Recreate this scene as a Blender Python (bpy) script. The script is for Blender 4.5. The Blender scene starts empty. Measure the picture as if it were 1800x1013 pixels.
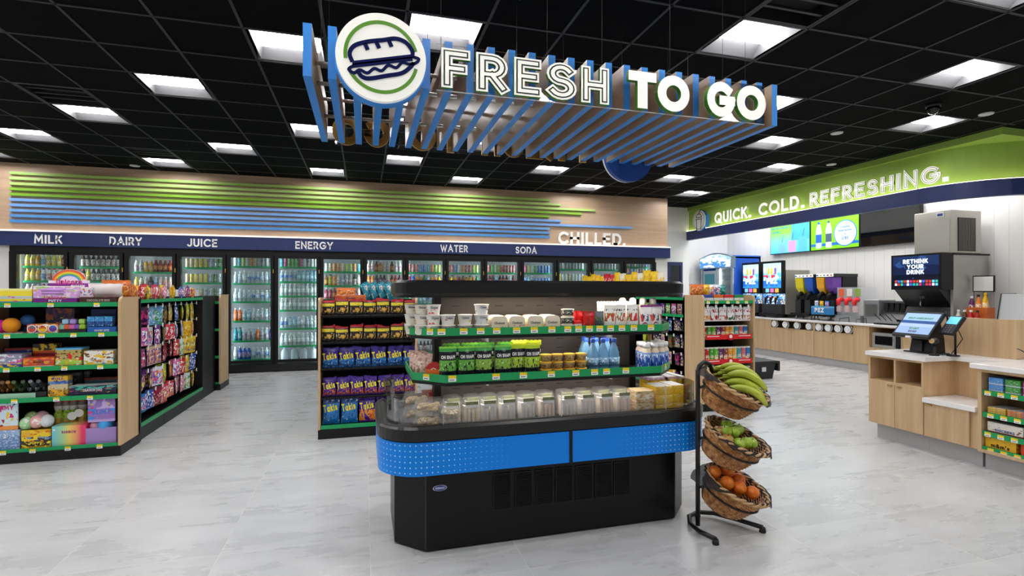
import bpy, bmesh, math, random
from math import sin, cos, pi, radians, atan, sqrt
from mathutils import Vector, Matrix
random.seed(7)
SC = bpy.context.scene
COL = SC.collection
# ---------------------------------------------------------------- camera, world, exposure
FPX = 913.6
cam_d = bpy.data.cameras.new('camera'); cam = bpy.data.objects.new('camera', cam_d); COL.objects.link(cam)
cam_d.sensor_fit = 'HORIZONTAL'; cam_d.sensor_width = 36; cam_d.lens = 36 * FPX / 1800
cam_d.shift_y = 5.5 / 1800; cam_d.clip_start = .02
cam.location = (0, 0, 1.457); cam.rotation_euler = (pi / 2, 0, -atan(260 / 913.6))
SC.camera = cam
W = bpy.data.worlds.new('world'); SC.world = W; W.use_nodes = True
W.node_tree.nodes['Background'].inputs[0].default_value = (.9, .95, 1, 1)
W.node_tree.nodes['Background'].inputs[1].default_value = .25
SC.view_settings.view_transform = 'Standard'; SC.view_settings.look = 'None'
SC.view_settings.gamma = 1; SC.view_settings.use_curve_mapping = False
SC.view_settings.exposure = 1.25
SC.cycles.max_bounces = 8; SC.cycles.diffuse_bounces = 4; SC.cycles.glossy_bounces = 3
SC.cycles.transparent_max_bounces = 12; SC.cycles.transmission_bounces = 4
SC.cycles.caustics_reflective = False; SC.cycles.caustics_refractive = False
SC.cycles.sample_clamp_indirect = 6
LAMP = 17.0       # strength of the ceiling light diffusers

# ---------------------------------------------------------------- materials
def hx(h):
    if not isinstance(h, str): return tuple(h)[:3]
    h = h.lstrip('#'); r = []
    for i in (0, 2, 4):
        c = int(h[i:i + 2], 16) / 255
        r.append(c / 12.92 if c <= .04045 else ((c + .055) / 1.055) ** 2.4)
    return tuple(r)
MATS = {}
def newmat(key):
    m = bpy.data.materials.new(key); m.use_nodes = True
    nt = m.node_tree; b = nt.nodes['Principled BSDF']
    return m, nt, b
def mat(h, rough=.5, metal=0, em=0, spec=.5, emc=None):
    k = (h, rough, metal, em, spec, emc)
    if k in MATS: return MATS[k]
    m, nt, b = newmat('paint_%s' % str(h).strip('#'))
    b.inputs['Base Color'].default_value = (*hx(h), 1)
    b.inputs['Roughness'].default_value = rough; b.inputs['Metallic'].default_value = metal
    b.inputs['Specular IOR Level'].default_value = spec
    if em:
        b.inputs['Emission Color'].default_value = (*hx(emc or h), 1); b.inputs['Emission Strength'].default_value = em
    MATS[k] = m; return m
def nd(nt, t, **kw):
    n = nt.nodes.new(t)
    for k, v in kw.items(): setattr(n, k, v)
    return n
def link(nt, a, b): nt.links.new(a, b)
def glass(h='ffffff', refl=.09, rough=.02, tint=1.0, key=''):
    """clear thin pane: mostly see-through with a weak mirror reflection"""
    k = ('glass', h, refl, rough, tint)
    if k in MATS: return MATS[k]
    m, nt, b = newmat('clear_' + h); nt.nodes.remove(b)
    out = nt.nodes['Material Output']
    t = nd(nt, 'ShaderNodeBsdfTransparent'); c = hx(h); t.inputs[0].default_value = (c[0] * tint, c[1] * tint, c[2] * tint, 1)
    g = nd(nt, 'ShaderNodeBsdfGlossy'); g.inputs['Roughness'].default_value = rough
    f = nd(nt, 'ShaderNodeFresnel'); f.inputs[0].default_value = 1.45
    mu = nd(nt, 'ShaderNodeMath', operation='MULTIPLY_ADD'); mu.inputs[1].default_value = .8; mu.inputs[2].default_value = refl - .04
    mx = nd(nt, 'ShaderNodeMixShader')
    link(nt, f.outputs[0], mu.inputs[0]); link(nt, mu.outputs[0], mx.inputs[0])
    link(nt, t.outputs[0], mx.inputs[1]); link(nt, g.outputs[0], mx.inputs[2]); link(nt, mx.outputs[0], out.inputs[0])
    MATS[k] = m; return m
def film(h, alpha, rough=.15):
    """cloudy plastic: part see-through"""
    k = ('film', h, alpha, rough)
    if k in MATS: return MATS[k]
    m, nt, b = newmat('plastic_' + h)
    b.inputs['Base Color'].default_value = (*hx(h), 1); b.inputs['Roughness'].default_value = rough
    out = nt.nodes['Material Output']; t = nd(nt, 'ShaderNodeBsdfTransparent'); mx = nd(nt, 'ShaderNodeMixShader'); mx.inputs[0].default_value = alpha
    link(nt, t.outputs[0], mx.inputs[1]); link(nt, b.outputs[0], mx.inputs[2]); link(nt, mx.outputs[0], out.inputs[0])
    MATS[k] = m; return m
def ramp(nt, stops, interp='CONSTANT'):
    r = nd(nt, 'ShaderNodeValToRGB'); e = r.color_ramp; e.interpolation = interp
    while len(e.elements) < len(stops): e.elements.new(.5)
    for el, (p, c) in zip(e.elements, stops): el.position = p; el.color = (*hx(c), 1)
    return r
def art(stops, blobs=(), rough=.35, axis=2, interp='CONSTANT', em=0):
    """printed packaging: bands of colour along one axis of the thing with blots of other colours.
    blobs: (colour, scale, lo, hi, threshold) limited to the part lo..hi along the axis"""
    k = ('art', tuple(stops), tuple(blobs), rough, axis, interp, em)
    if k in MATS: return MATS[k]
    m, nt, b = newmat('print_%d' % len(MATS)); b.inputs['Roughness'].default_value = rough
    tc = nd(nt, 'ShaderNodeTexCoord'); sp = nd(nt, 'ShaderNodeSeparateXYZ'); link(nt, tc.outputs['Generated'], sp.inputs[0])
    r = ramp(nt, stops, interp); link(nt, sp.outputs[axis], r.inputs[0]); cur = r.outputs[0]
    for i, (c, sc, lo, hi, th) in enumerate(blobs):
        mp = nd(nt, 'ShaderNodeMapping'); mp.inputs['Location'].default_value = (i * 3.7 + len(MATS), i * 1.9, i * 5.3)
        link(nt, tc.outputs['Generated'], mp.inputs[0])
        no = nd(nt, 'ShaderNodeTexNoise'); no.inputs['Scale'].default_value = sc; no.inputs['Detail'].default_value = 1
        link(nt, mp.outputs[0], no.inputs['Vector'])
        g = nd(nt, 'ShaderNodeMath', operation='GREATER_THAN'); g.inputs[1].default_value = th; link(nt, no.outputs[0], g.inputs[0])
        a = nd(nt, 'ShaderNodeMath', operation='GREATER_THAN'); a.inputs[1].default_value = lo; link(nt, sp.outputs[axis], a.inputs[0])
        z = nd(nt, 'ShaderNodeMath', operation='LESS_THAN'); z.inputs[1].default_value = hi; link(nt, sp.outputs[axis], z.inputs[0])
        p = nd(nt, 'ShaderNodeMath', operation='MULTIPLY'); link(nt, a.outputs[0], p.inputs[0]); link(nt, z.outputs[0], p.inputs[1])
        q = nd(nt, 'ShaderNodeMath', operation='MULTIPLY'); link(nt, p.outputs[0], q.inputs[0]); link(nt, g.outputs[0], q.inputs[1])
        mx = nd(nt, 'ShaderNodeMixRGB'); mx.inputs[2].default_value = (*hx(c), 1)
        link(nt, q.outputs[0], mx.inputs[0]); link(nt, cur, mx.inputs[1]); cur = mx.outputs[0]
    link(nt, cur, b.inputs['Base Color'])
    if em: link(nt, cur, b.inputs['Emission Color']); b.inputs['Emission Strength'].default_value = em
    MATS[k] = m; return m
def wood(c1, c2, axis=2, scale=14, rough=.45, stretch=.06):
    """straight-grained laminate"""
    k = ('wood', c1, c2, axis, scale)
    if k in MATS: return MATS[k]
    m, nt, b = newmat('wood_' + c1); b.inputs['Roughness'].default_value = rough
    tc = nd(nt, 'ShaderNodeTexCoord'); mp = nd(nt, 'ShaderNodeMapping')
    s = [scale] * 3; s[axis] = scale * stretch; mp.inputs['Scale'].default_value = s
    no = nd(nt, 'ShaderNodeTexNoise'); no.inputs['Scale'].default_value = 1; no.inputs['Detail'].default_value = 5; no.inputs['Roughness'].default_value = .65
    r = ramp(nt, [(.3, c1), (.7, c2)], 'LINEAR')
    link(nt, tc.outputs['Object'], mp.inputs[0]); link(nt, mp.outputs[0], no.inputs['Vector']); link(nt, no.outputs[0], r.inputs[0]); link(nt, r.outputs[0], b.inputs['Base Color'])
    MATS[k] = m; return m
BLACK = mat('0e0e10', .42, spec=.35); BLACKM = mat('09090b', .6, spec=.3); DARK = mat('1c1c1f', .5); CHROME = mat('b9bbbd', .25, 1); STEEL = mat('a8a6a0', .3, 1)
WHITE = mat('f2f2f0', .5); GREEN = mat('109a58', .35); TAGY = mat('f4d21c', .5); TAGW = mat('f4f4f0', .5); NAVY = mat('1d2f63', .4); OAK = wood('bd9b72', 'd6b78e')
QUARTZ = mat('efeeec', .2); RED = mat('d31522', .4); SKY = mat('2f86cf', .4)

# ---------------------------------------------------------------- mesh building
class MB:
    def __init__(s): s.v = []; s.f = []; s.m = []; s.sm = []
    def face(s, idx, m=0, sm=False): s.f.append(tuple(idx)); s.m.append(m); s.sm.append(sm)
    def box(s, x0, x1, y0, y1, z0, z1, m=0):
        x0, x1 = min(x0, x1), max(x0, x1); y0, y1 = min(y0, y1), max(y0, y1); z0, z1 = min(z0, z1), max(z0, z1)
        b = len(s.v)
        s.v += [(x0, y0, z0), (x1, y0, z0), (x1, y1, z0), (x0, y1, z0), (x0, y0, z1), (x1, y0, z1), (x1, y1, z1), (x0, y1, z1)]
        for f in ((0, 3, 2, 1), (4, 5, 6, 7), (0, 1, 5, 4), (1, 2, 6, 5), (2, 3, 7, 6), (3, 0, 4, 7)): s.face([b + i for i in f], m)
        return s
    def rbox(s, x0, x1, y0, y1, z0, z1, r=.005, m=0):
        """box with chamfered vertical edges and top/bottom rims"""
        pl = rrect(x0, x1, y0, y1, r, 2); pi_ = rrect(x0 + r, x1 - r, y0 + r, y1 - r, r * .5, 2)
        return s.loft([[(x, y, z0) for x, y in pi_], [(x, y, z0 + r) for x, y in pl], [(x, y, z1 - r) for x, y in pl], [(x, y, z1) for x, y in pi_]], m)
    def loft(s, rings, m=0, caps=True, closed=True, sm=False, ms=None):
        b = len(s.v); n = len(rings[0])
        for r in rings: s.v += [tuple(p) for p in r]
        for i in range(len(rings) - 1):
            mm = ms[i] if ms else m
            for j in range(n if closed else n - 1):
                k = (j + 1) % n
                s.face((b + i * n + j, b + i * n + k, b + (i + 1) * n + k, b + (i + 1) * n + j), mm, sm)
        if caps:
            s.face([b + j for j in reversed(range(n))], ms[0] if ms else m)
            s.face([b + (len(rings) - 1) * n + j for j in range(n)], ms[-1] if ms else m)
        return s
    def prism(s, poly, z0, z1, m=0, ax=2):
        def P(p, h): return (p[0], p[1], h) if ax == 2 else ((p[0], h, p[1]) if ax == 1 else (h, p[0], p[1]))
        return s.loft([[P(p, z0) for p in poly], [P(p, z1) for p in poly]], m)
    def lathe(s, prof, n=16, ms=None, m=0, c=(0, 0, 0), sm=True, sx=1, sy=1):
        rings = [[(c[0] + r * sx * cos(2 * pi * j / n), c[1] + r * sy * sin(2 * pi * j / n), c[2] + z) for j in range(n)] for r, z in prof]
        return s.loft(rings, m, True, True, sm, ms)
    def tube(s, pts, r, n=8, m=0, closed=False, sm=True):
        pts = [Vector(p) for p in pts]; N = len(pts); rings = []; up = None
        for i, p in enumerate(pts):
            a = pts[i - 1] if (i or closed) else pts[0]; c = pts[(i + 1) % N] if (i < N - 1 or closed) else pts[-1]
            t = (c - a).normalized()
            if up is None:
                up = Vector((0, 0, 1)) if abs(t.z) < .9 else Vector((1, 0, 0))
            x = t.cross(up)
            if x.length < 1e-4: x = t.orthogonal()
            x.normalize(); y = x.cross(t).normalized(); up = y
            rr = r[i] if isinstance(r, (list, tuple)) else r
            rings.append([p + rr * (cos(2 * pi * j / n) * x + sin(2 * pi * j / n) * y) for j in range(n)])
        if closed: rings.append(rings[0]); return s.loft(rings, m, False, True, sm)
        return s.loft(rings, m, True, True, sm)
    def sphere(s, c, r, n=12, k=8, m=0, sc=(1, 1, 1), f=None):
        rings = []
        for i in range(k + 1):
            a = -pi / 2 + pi * (.03 + .94 * i / k)
            rings.append([(c[0] + r * sc[0] * cos(a) * cos(2 * pi * j / n), c[1] + r * sc[1] * cos(a) * sin(2 * pi * j / n), c[2] + r * sc[2] * sin(a)) for j in range(n)])
        return s.loft(rings, m, True, True, True)
    def ring(s, outer, inner, z0, z1, m=0):
        """closed wall between two outlines of the same point count"""
        n = len(outer); b = len(s.v)
        for pl, z in ((outer, z0), (outer, z1), (inner, z1), (inner, z0)): s.v += [(p[0], p[1], z) for p in pl]
        for q in range(4):
            for j in range(n):
                k = (j + 1) % n; r = (q + 1) % 4
                s.face((b + q * n + j, b + q * n + k, b + r * n + k, b + r * n + j), m)
        return s
    def xf(s, M, start=0):
        for i in range(start, len(s.v)): s.v[i] = tuple(M @ Vector(s.v[i]))
        return s
    def mesh(s, name, mats):
        me = bpy.data.meshes.new(name); me.from_pydata(s.v, [], s.f)
        for q in (mats if isinstance(mats, (list, tuple)) else [mats]): me.materials.append(q)
        me.polygons.foreach_set('material_index', s.m); me.polygons.foreach_set('use_smooth', s.sm)
        bm = bmesh.new(); bm.from_mesh(me); bmesh.ops.recalc_face_normals(bm, faces=bm.faces); bm.to_mesh(me); bm.free()
        me.update(); return me
    def build(s, name, mats, parent=None, loc=None, rz=0):
        o = bpy.data.objects.new(name, s.mesh(name, mats)); COL.objects.link(o)
        if parent is not None:
            o.parent = parent; o.location = loc if loc is not None else -Vector(parent.location)
        elif loc is not None: o.location = loc
        o.rotation_euler.z = rz
        return o
def B(*a, **k): return MB().box(*a, **k)
def arcp(cx, cy, rx, ry, a0, a1, n):
    return [(cx + rx * cos(radians(a0 + (a1 - a0) * i / n)), cy + ry * sin(radians(a0 + (a1 - a0) * i / n))) for i in range(n + 1)]
def rrect(x0, x1, y0, y1, r, n=6):
    return arcp(x0 + r, y0 + r, r, r, 180, 270, n) + arcp(x1 - r, y0 + r, r, r, 270, 360, n) + arcp(x1 - r, y1 - r, r, r, 0, 90, n) + arcp(x0 + r, y1 - r, r, r, 90, 180, n)
def chbox(x0, x1, y0, y1, c): return [(x0 + c, y0), (x1 - c, y0), (x1, y0 + c), (x1, y1 - c), (x1 - c, y1), (x0 + c, y1), (x0, y1 - c), (x0, y0 + c)]

# ---------------------------------------------------------------- things, labels
def tag(o, label, cat, group=None, kind=None):
    o['label'] = label; o['category'] = cat
    if group: o['group'] = group
    if kind: o['kind'] = kind
    return o
def thing(name, label, cat, loc=(0, 0, 0), rz=0, group=None):
    o = bpy.data.objects.new(name, None); COL.objects.link(o); o.location = loc; o.rotation_euler.z = rz
    o.empty_display_size = .1
    return tag(o, label, cat, group)
def struct(name, mb, m, label):
    o = mb.build(name, m); o['kind'] = 'structure'; o['label'] = label; o['category'] = name.split('_')[0]; return o
ORD = 'first second third fourth fifth sixth seventh eighth ninth tenth eleventh twelfth thirteenth fourteenth fifteenth sixteenth'.split()
class Proto:
    """one kind of product: a main mesh and child parts, copied object by object"""
    def __init__(s, name, mesh): s.name = name; s.mesh = mesh; s.kids = []
    def kid(s, name, mb, m, loc=(0, 0, 0), rot=(0, 0, 0)):
        s.kids.append((name, mb.mesh(name, m), loc, rot)); return s
    def put(s, loc, label, cat, group, rz=0, sc=1, tilt=(0, 0)):
        o = bpy.data.objects.new(s.name, s.mesh); COL.objects.link(o)
        o.location = loc; o.rotation_euler = (tilt[0], tilt[1], rz); o.scale = sc if isinstance(sc, (tuple, list)) else (sc,) * 3
        for n, me, l, r in s.kids:
            c = bpy.data.objects.new(n, me); COL.objects.link(c); c.parent = o; c.location = l; c.rotation_euler = r
        return tag(o, label, cat, group)

# ---------------------------------------------------------------- stroke lettering
def _glyphs():
    A = arcp; g = {}
    g['A'] = (.86, [[(0, 0), (.43, 1), (.86, 0)], [(.16, .32), (.7, .32)]])
    g['B'] = (.6, [[(0, 0), (0, 1), (.32, 1)] + A(.32, .765, .24, .235, 90, -90, 8) + [(0, .53)], [(.3, .53)] + A(.34, .265, .27, .265, 90, -90, 8) + [(0, 0)]])
    g['C'] = (.84, [A(.5, .5, .5, .5, 48, 312, 18)])
    g['D'] = (.72, [[(.3, 0), (0, 0), (0, 1), (.3, 1)] + A(.28, .5, .46, .5, 86, -86, 14) + [(.3, 0), (.1, 0)]])
    g['E'] = (.56, [[(.56, 1), (0, 1), (0, 0), (.56, 0)], [(0, .52), (.48, .52)]])
    g['F'] = (.55, [[(.55, 1), (0, 1), (0, 0)], [(0, .5), (.46, .5)]])
    g['G'] = (.92, [A(.5, .5, .5, .5, 48, 352, 20), [(1.0, .47), (.6, .47)]])
    g['H'] = (.7, [[(0, 0), (0, 1)], [(.7, 0), (.7, 1)], [(0, .5), (.7, .5)]])
    g['I'] = (0, [[(0, 0), (0, 1)]])
    g['J'] = (.5, [[(.5, 1), (.5, .3)] + A(.24, .27, .26, .27, 0, -150, 9)])
    g['K'] = (.62, [[(0, 0), (0, 1)], [(.6, 1), (.04, .45)], [(.22, .62), (.64, 0)]])
    g['L'] = (.5, [[(0, 1), (0, 0), (.5, 0)]])
    g['M'] = (.9, [[(0, 0), (.06, 1), (.45, .3), (.84, 1), (.9, 0)]])
    g['N'] = (.72, [[(0, 0), (0, 1), (.72, 0), (.72, 1)]])
    g['O'] = (1.0, ['c'] + [A(.5, .5, .5, .5, 0, 360, 26)[:-1]])
    g['P'] = (.58, [[(0, 0), (0, 1), (.3, 1)] + A(.3, .72, .28, .28, 90, -90, 8) + [(0, .44)]])
    g['Q'] = (1.0, ['c'] + [A(.5, .5, .5, .5, 0, 360, 26)[:-1], [(.6, .3), (.94, -.04)]])
    g['R'] = (.6, [[(0, 0), (0, 1), (.3, 1)] + A(.3, .72, .28, .28, 90, -90, 8) + [(0, .44)], [(.28, .44), (.6, 0)]])
    g['S'] = (.6, [A(.3, .755, .27, .245, 30, 250, 10) + A(.3, .255, .3, .255, 80, -150, 11)])
    g['T'] = (.66, [[(0, 1), (.66, 1)], [(.33, 1), (.33, 0)]])
    g['U'] = (.66, [[(0, 1), (0, .33)] + A(.33, .33, .33, .33, 180, 360, 10) + [(.66, 1)]])
    g['V'] = (.8, [[(0, 1), (.4, 0), (.8, 1)]])
    g['W'] = (1.15, [[(0, 1), (.3, 0), (.575, .85), (.85, 0), (1.15, 1)]])
    g['X'] = (.7, [[(0, 0), (.7, 1)], [(0, 1), (.7, 0)]])
    g['Y'] = (.76, [[(0, 1), (.38, .45), (.76, 1)], [(.38, .45), (.38, 0)]])
    g['Z'] = (.6, [[(0, 1), (.6, 1), (0, 0), (.6, 0)]])
    g['0'] = (.66, ['c'] + [A(.33, .5, .33, .5, 0, 360, 20)[:-1]])
    g['1'] = (.25, [[(0, .8), (.25, 1), (.25, 0)]])
    g['2'] = (.56, [A(.28, .72, .27, .28, 170, -35, 10) + [(0, 0), (.58, 0)]])
    g['3'] = (.54, [A(.27, .76, .24, .24, 150, -80, 9), A(.27, .26, .27, .27, 80, -150, 10)])
    g['4'] = (.62, [[(.46, 0), (.46, 1), (0, .28), (.62, .28)]])
    g['5'] = (.54, [[(.5, 1), (.08, 1), (.04, .56)] + A(.25, .31, .29, .31, 120, -145, 10)])
    g['$'] = (.6, g['S'][1] + [[(.3, -.1), (.3, 1.1)]])
    g['/'] = (.4, [[(0, -.05), (.4, 1.05)]]); g['.'] = (.02, [[(0, 0), (.02, 0.001)]]); g['!'] = (0, [[(0, 1), (0, .34)], [(0, .06), (0, 0)]])
    g['&'] = (.7, [[(.7, 0), (.16, .68)] + A(.3, .8, .17, .2, 200, -60, 9) + A(.26, .25, .26, .26, 100, 320, 9) + [(.68, .42)]]); g["'"] = (0, [[(0, 1), (0, .75)]]); g['-'] = (.4, [[(0, .4), (.4, .4)]])
    x = .62
    g['a'] = (.52, ['c', A(.26, .3, .26, .3, 0, 360, 16)[:-1], [(.52, .6), (.52, 0)]])
    g['b'] = (.52, ['c', A(.26, .3, .26, .3, 0, 360, 16)[:-1], [(0, 1), (0, 0)]])
    g['h'] = (.46, [[(0, 1), (0, 0)], [(0, .36)] + A(.23, .37, .23, .23, 180, 0, 8) + [(.46, 0)]])
    g['i'] = (0, [[(0, .6), (0, 0)], [(0, .84), (0, .76)]])
    g['k'] = (.46, [[(0, 0), (0, 1)], [(.44, .62), (.03, .26)], [(.16, .38), (.46, 0)]])
    g['m'] = (.86, [[(0, .6), (0, 0)], [(0, .36)] + A(.215, .385, .215, .215, 180, 0, 8) + [(.43, 0)], [(.43, .36)] + A(.645, .385, .215, .215, 180, 0, 8) + [(.86, 0)]])
    g['n'] = (.46, [[(0, .6), (0, 0)], [(0, .36)] + A(.23, .37, .23, .23, 180, 0, 8) + [(.46, 0)]])
    g['o'] = (.58, ['c', A(.29, .3, .29, .3, 0, 360, 16)[:-1]])
    g['s'] = (.42, [A(.21, .45, .19, .155, 30, 250, 8) + A(.21, .155, .21, .155, 80, -150, 8)])
    g['e'] = (.56, [[(.02, .3), (.56, .3)] + A(.28, .3, .28, .3, 10, 310, 14)]); g['t'] = (.36, [[(.18, .9), (.18, 0)], [(0, .6), (.36, .6)]])
    g['w'] = (.8, [[(0, .6), (.2, 0), (.4, .55), (.6, 0), (.8, .6)]]); g['r'] = (.3, [[(0, .6), (0, 0)], [(0, .3)] + A(.22, .36, .22, .22, 180, 70, 5)])
    g['c'] = (.48, [A(.29, .3, .29, .3, 50, 310, 12)]); g['v'] = (.5, [[(0, .6), (.25, 0), (.5, .6)]])
    return g
GLY = _glyphs()
def sweep(mb, pts, hw, y0, y1, mf, ms, closed=False, ext=0.0):
    """one pen stroke in the x,z plane, hw half the pen width, from y0 (front) back to y1"""
    P = []
    for p in pts:
        if not P or (Vector(p) - P[-1]).length > 1e-5: P.append(Vector(p))
    if not closed and ext:
        P[0] = P[0] + (P[0] - P[1]).normalized() * ext; P[-1] = P[-1] + (P[-1] - P[-2]).normalized() * ext
    n = len(P); L = []; R = []
    for i in range(n):
        a = P[i - 1] if (i or closed) else None; c = P[(i + 1) % n] if (i < n - 1 or closed) else None
        d1 = (P[i] - a).normalized() if a is not None else None; d2 = (c - P[i]).normalized() if c is not None else None
        if d1 is None: d1 = d2
        if d2 is None: d2 = d1
        n1 = Vector((-d1.y, d1.x)); n2 = Vector((-d2.y, d2.x)); mm = n1 + n2
        if mm.length < .3: mm = n1
        mm.normalize(); k = hw / max(.42, mm.dot(n1))
        L.append(P[i] + mm * k); R.append(P[i] - mm * k)
    b = len(mb.v)
    for q in (L, R):
        for y in (y0, y1): mb.v += [(p.x, y, p.y) for p in q]
    Lf, Lb, Rf, Rb = b, b + n, b + 2 * n, b + 3 * n
    for i in range(n if closed else n - 1):
        j = (i + 1) % n
        mb.face((Lf + i, Lf + j, Rf + j, Rf + i), mf); mb.face((Lb + i, Lb + j, Rb + j, Rb + i), mf)
        mb.face((Lf + i, Lf + j, Lb + j, Lb + i), ms); mb.face((Rf + i, Rf + j, Rb + j, Rb + i), ms)
    if not closed:
        for i in (0, n - 1): mb.face((Lf + i, Rf + i, Rb + i, Lb + i), ms)
def letter(mb, ch, x, h, w, d, mf=0, ms=0, inline=False, sx=1, z0=0):
    """adds one letter of cap height h with its left edge at x; returns its advance width"""
    if ch == ' ': return .42 * h
    wd, strokes = GLY.get(ch) or GLY[ch.upper()]
    hw = w / 2; H = h - w; closed = False; first = True
    if ch == '.':
        mb.box(x, x + w, -d, 0, z0, z0 + w, mf); return w
    for s in strokes:
        if s == 'c': closed = True; continue
        pts = [(x + hw + px * H * sx, z0 + hw + pz * H) for px, pz in s]
        layers = [(1, 0, d, mf, ms)]
        if inline: layers += [(.62, d, d + .0012, 2, 2), (.34, d, d + .0024, mf, mf)]
        for f, da, db, m1, m2 in layers:
            sweep(mb, pts, hw * f, -db, -da, m1, m2, closed and first, hw * (f if f < 1 else 1) * (1 if not closed else 1))
        first = False
    return wd * H * sx + w
def words(s, h, w, d=.004, gap=None, inline=False, sx=1):
    """list of (char, MB) and the total width, letters standing at their place along x"""
    x = 0; out = []; gap = h * .16 if gap is None else gap
    for ch in s:
        mb = MB(); a = letter(mb, ch, x, h, w, d, 0, 1, inline, sx)
        if mb.v: out.append((ch, mb))
        x += a + (gap if ch != ' ' else 0)
    return out, x - gap
def text_mb(s, h, w, d=.002, gap=None, sx=1, center=False, width=None):
    out, W_ = words(s, h, w, d, gap, False, sx); mb = MB()
    f = width / W_ if width else 1
    for _, q in out:
        b = len(mb.v); mb.v += [((p[0] - (W_ / 2 if center else 0)) * f, p[1], p[2]) for p in q.v]
        for fc in q.f: mb.face([b + i for i in fc], 0)
    return mb
# ================================================================ ROOM SHELL
CEIL = 3.522; PX = .61; PY = .598; Y0 = 5.98
m, nt, b_ = newmat('floor_tile')
def _floor(nt, b):
    tc = nd(nt, 'ShaderNodeTexCoord'); mp = nd(nt, 'ShaderNodeMapping'); mp.inputs['Location'].default_value = (-.033, -.2, 0)
    link(nt, tc.outputs['Object'], mp.inputs[0])
    br = nd(nt, 'ShaderNodeTexBrick'); br.offset = 0; br.inputs['Scale'].default_value = 1
    br.inputs['Brick Width'].default_value = .8; br.inputs['Row Height'].default_value = .6; br.inputs['Mortar Size'].default_value = .0022; br.inputs['Mortar Smooth'].default_value = .1
    br.inputs['Color1'].default_value = (1, 1, 1, 1); br.inputs['Color2'].default_value = (.0, .0, .0, 1); br.inputs['Mortar'].default_value = (.5, .5, .5, 1)
    link(nt, mp.outputs[0], br.inputs[0])
    m2 = nd(nt, 'ShaderNodeMapping'); m2.inputs['Scale'].default_value = (.7, 2.6, 1); m2.inputs['Rotation'].default_value = (0, 0, .12); link(nt, tc.outputs['Object'], m2.inputs[0])
    off = nd(nt, 'ShaderNodeVectorMath', operation='MULTIPLY_ADD'); off.inputs[1].default_value = (3, 2, 0); link(nt, br.outputs[0], off.inputs[0]); link(nt, m2.outputs[0], off.inputs[2])
    n1 = nd(nt, 'ShaderNodeTexNoise'); n1.inputs['Scale'].default_value = 1.9; n1.inputs['Detail'].default_value = 7; n1.inputs['Roughness'].default_value = .62; link(nt, off.outputs[0], n1.inputs['Vector'])
    r = ramp(nt, [(.2, 'b8babd'), (.45, 'bfc1c2'), (.6, 'c8cacb'), (.8, 'd2d4d4')], 'LINEAR'); link(nt, n1.outputs[0], r.inputs[0])
    mx = nd(nt, 'ShaderNodeMixRGB'); mx.inputs[2].default_value = (*hx('dcdcda'), 1); link(nt, br.outputs['Fac'], mx.inputs[0]); link(nt, r.outputs[0], mx.inputs[1])
    link(nt, mx.outputs[0], b.inputs['Base Color'])
    ro = nd(nt, 'ShaderNodeMapRange'); ro.inputs['To Min'].default_value = .22; ro.inputs['To Max'].default_value = .34; link(nt, n1.outputs[0], ro.inputs[0]); link(nt, ro.outputs[0], b.inputs['Roughness'])
_floor(nt, b_); FLOOR = m
struct('floor', B(-6.7, 9.7, -3.2, 12.2, -.05, 0), FLOOR, 'pale grey stone-look tile floor with light joints')
def plank_wall():
    m, nt, b = newmat('white_boards'); b.inputs['Roughness'].default_value = .45
    tc = nd(nt, 'ShaderNodeTexCoord'); sp = nd(nt, 'ShaderNodeSeparateXYZ'); link(nt, tc.outputs['Object'], sp.inputs[0])
    mo = nd(nt, 'ShaderNodeMath', operation='PINGPONG'); mo.inputs[1].default_value = .1; link(nt, sp.outputs[1], mo.inputs[0])
    g = nd(nt, 'ShaderNodeMath', operation='LESS_THAN'); g.inputs[1].default_value = .0025; link(nt, mo.outputs[0], g.inputs[0])
    mx = nd(nt, 'ShaderNodeMixRGB'); mx.inputs[1].default_value = (*hx('e9e8e5'), 1); mx.inputs[2].default_value = (*hx('c3c2bf'), 1)
    link(nt, g.outputs[0], mx.inputs[0]); link(nt, mx.outputs[0], b.inputs['Base Color']); return m
WALLW = mat('e6e4e1', .6)
struct('wall_right', B(9.55, 9.7, -3.2, 12.2, 0, CEIL), plank_wall(), 'white boarded wall behind the drinks counter')
struct('wall_back', B(6.52, 7.75, 11.2, 11.3, 0, CEIL).box(7.65, 9.7, 12.06, 12.2, 0, CEIL).box(7.65, 7.75, 11.3, 12.06, 0, CEIL), WALLW, 'plain white wall right of the drinks coolers')
struct('wall_cooler', B(-6.7, 6.52, 10.22, 11.2, 2.43, CEIL), wood('b4967a', 'cdb094', 0, 9), 'wood-look panel wall above the drinks coolers')
struct('wall_cooler_end', B(-6.7, -5.47, 10.22, 11.2, 0, 2.43).box(6.2, 6.52, 10.22, 11.2, 0, 2.43), WALLW, 'white wall ends either side of the drinks coolers')
struct('wall_left', B(-6.8, -6.7, -3.2, 11.2, 0, CEIL), WALLW, 'white side wall')
struct('wall_front', B(-6.8, 9.7, -3.3, -3.2, 0, CEIL), WALLW, 'white wall behind the viewpoint')
# door in the back wall
d = thing('door_1', 'dark navy-framed doorway in the white wall right of coolers', 'door', (7.35, 11.2, 0)); d['kind'] = 'structure'
B(7.14, 7.2, 11.15, 11.2, 0, 2.17).box(7.48, 7.54, 11.15, 11.2, 0, 2.17).box(7.2, 7.48, 11.15, 11.2, 2.09, 2.17).build('door_frame', mat('1b2a55', .4), d)
B(7.2, 7.48, 11.17, 11.2, 0, 2.09).build('door_panel', mat('15161b', .3), d)
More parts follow.
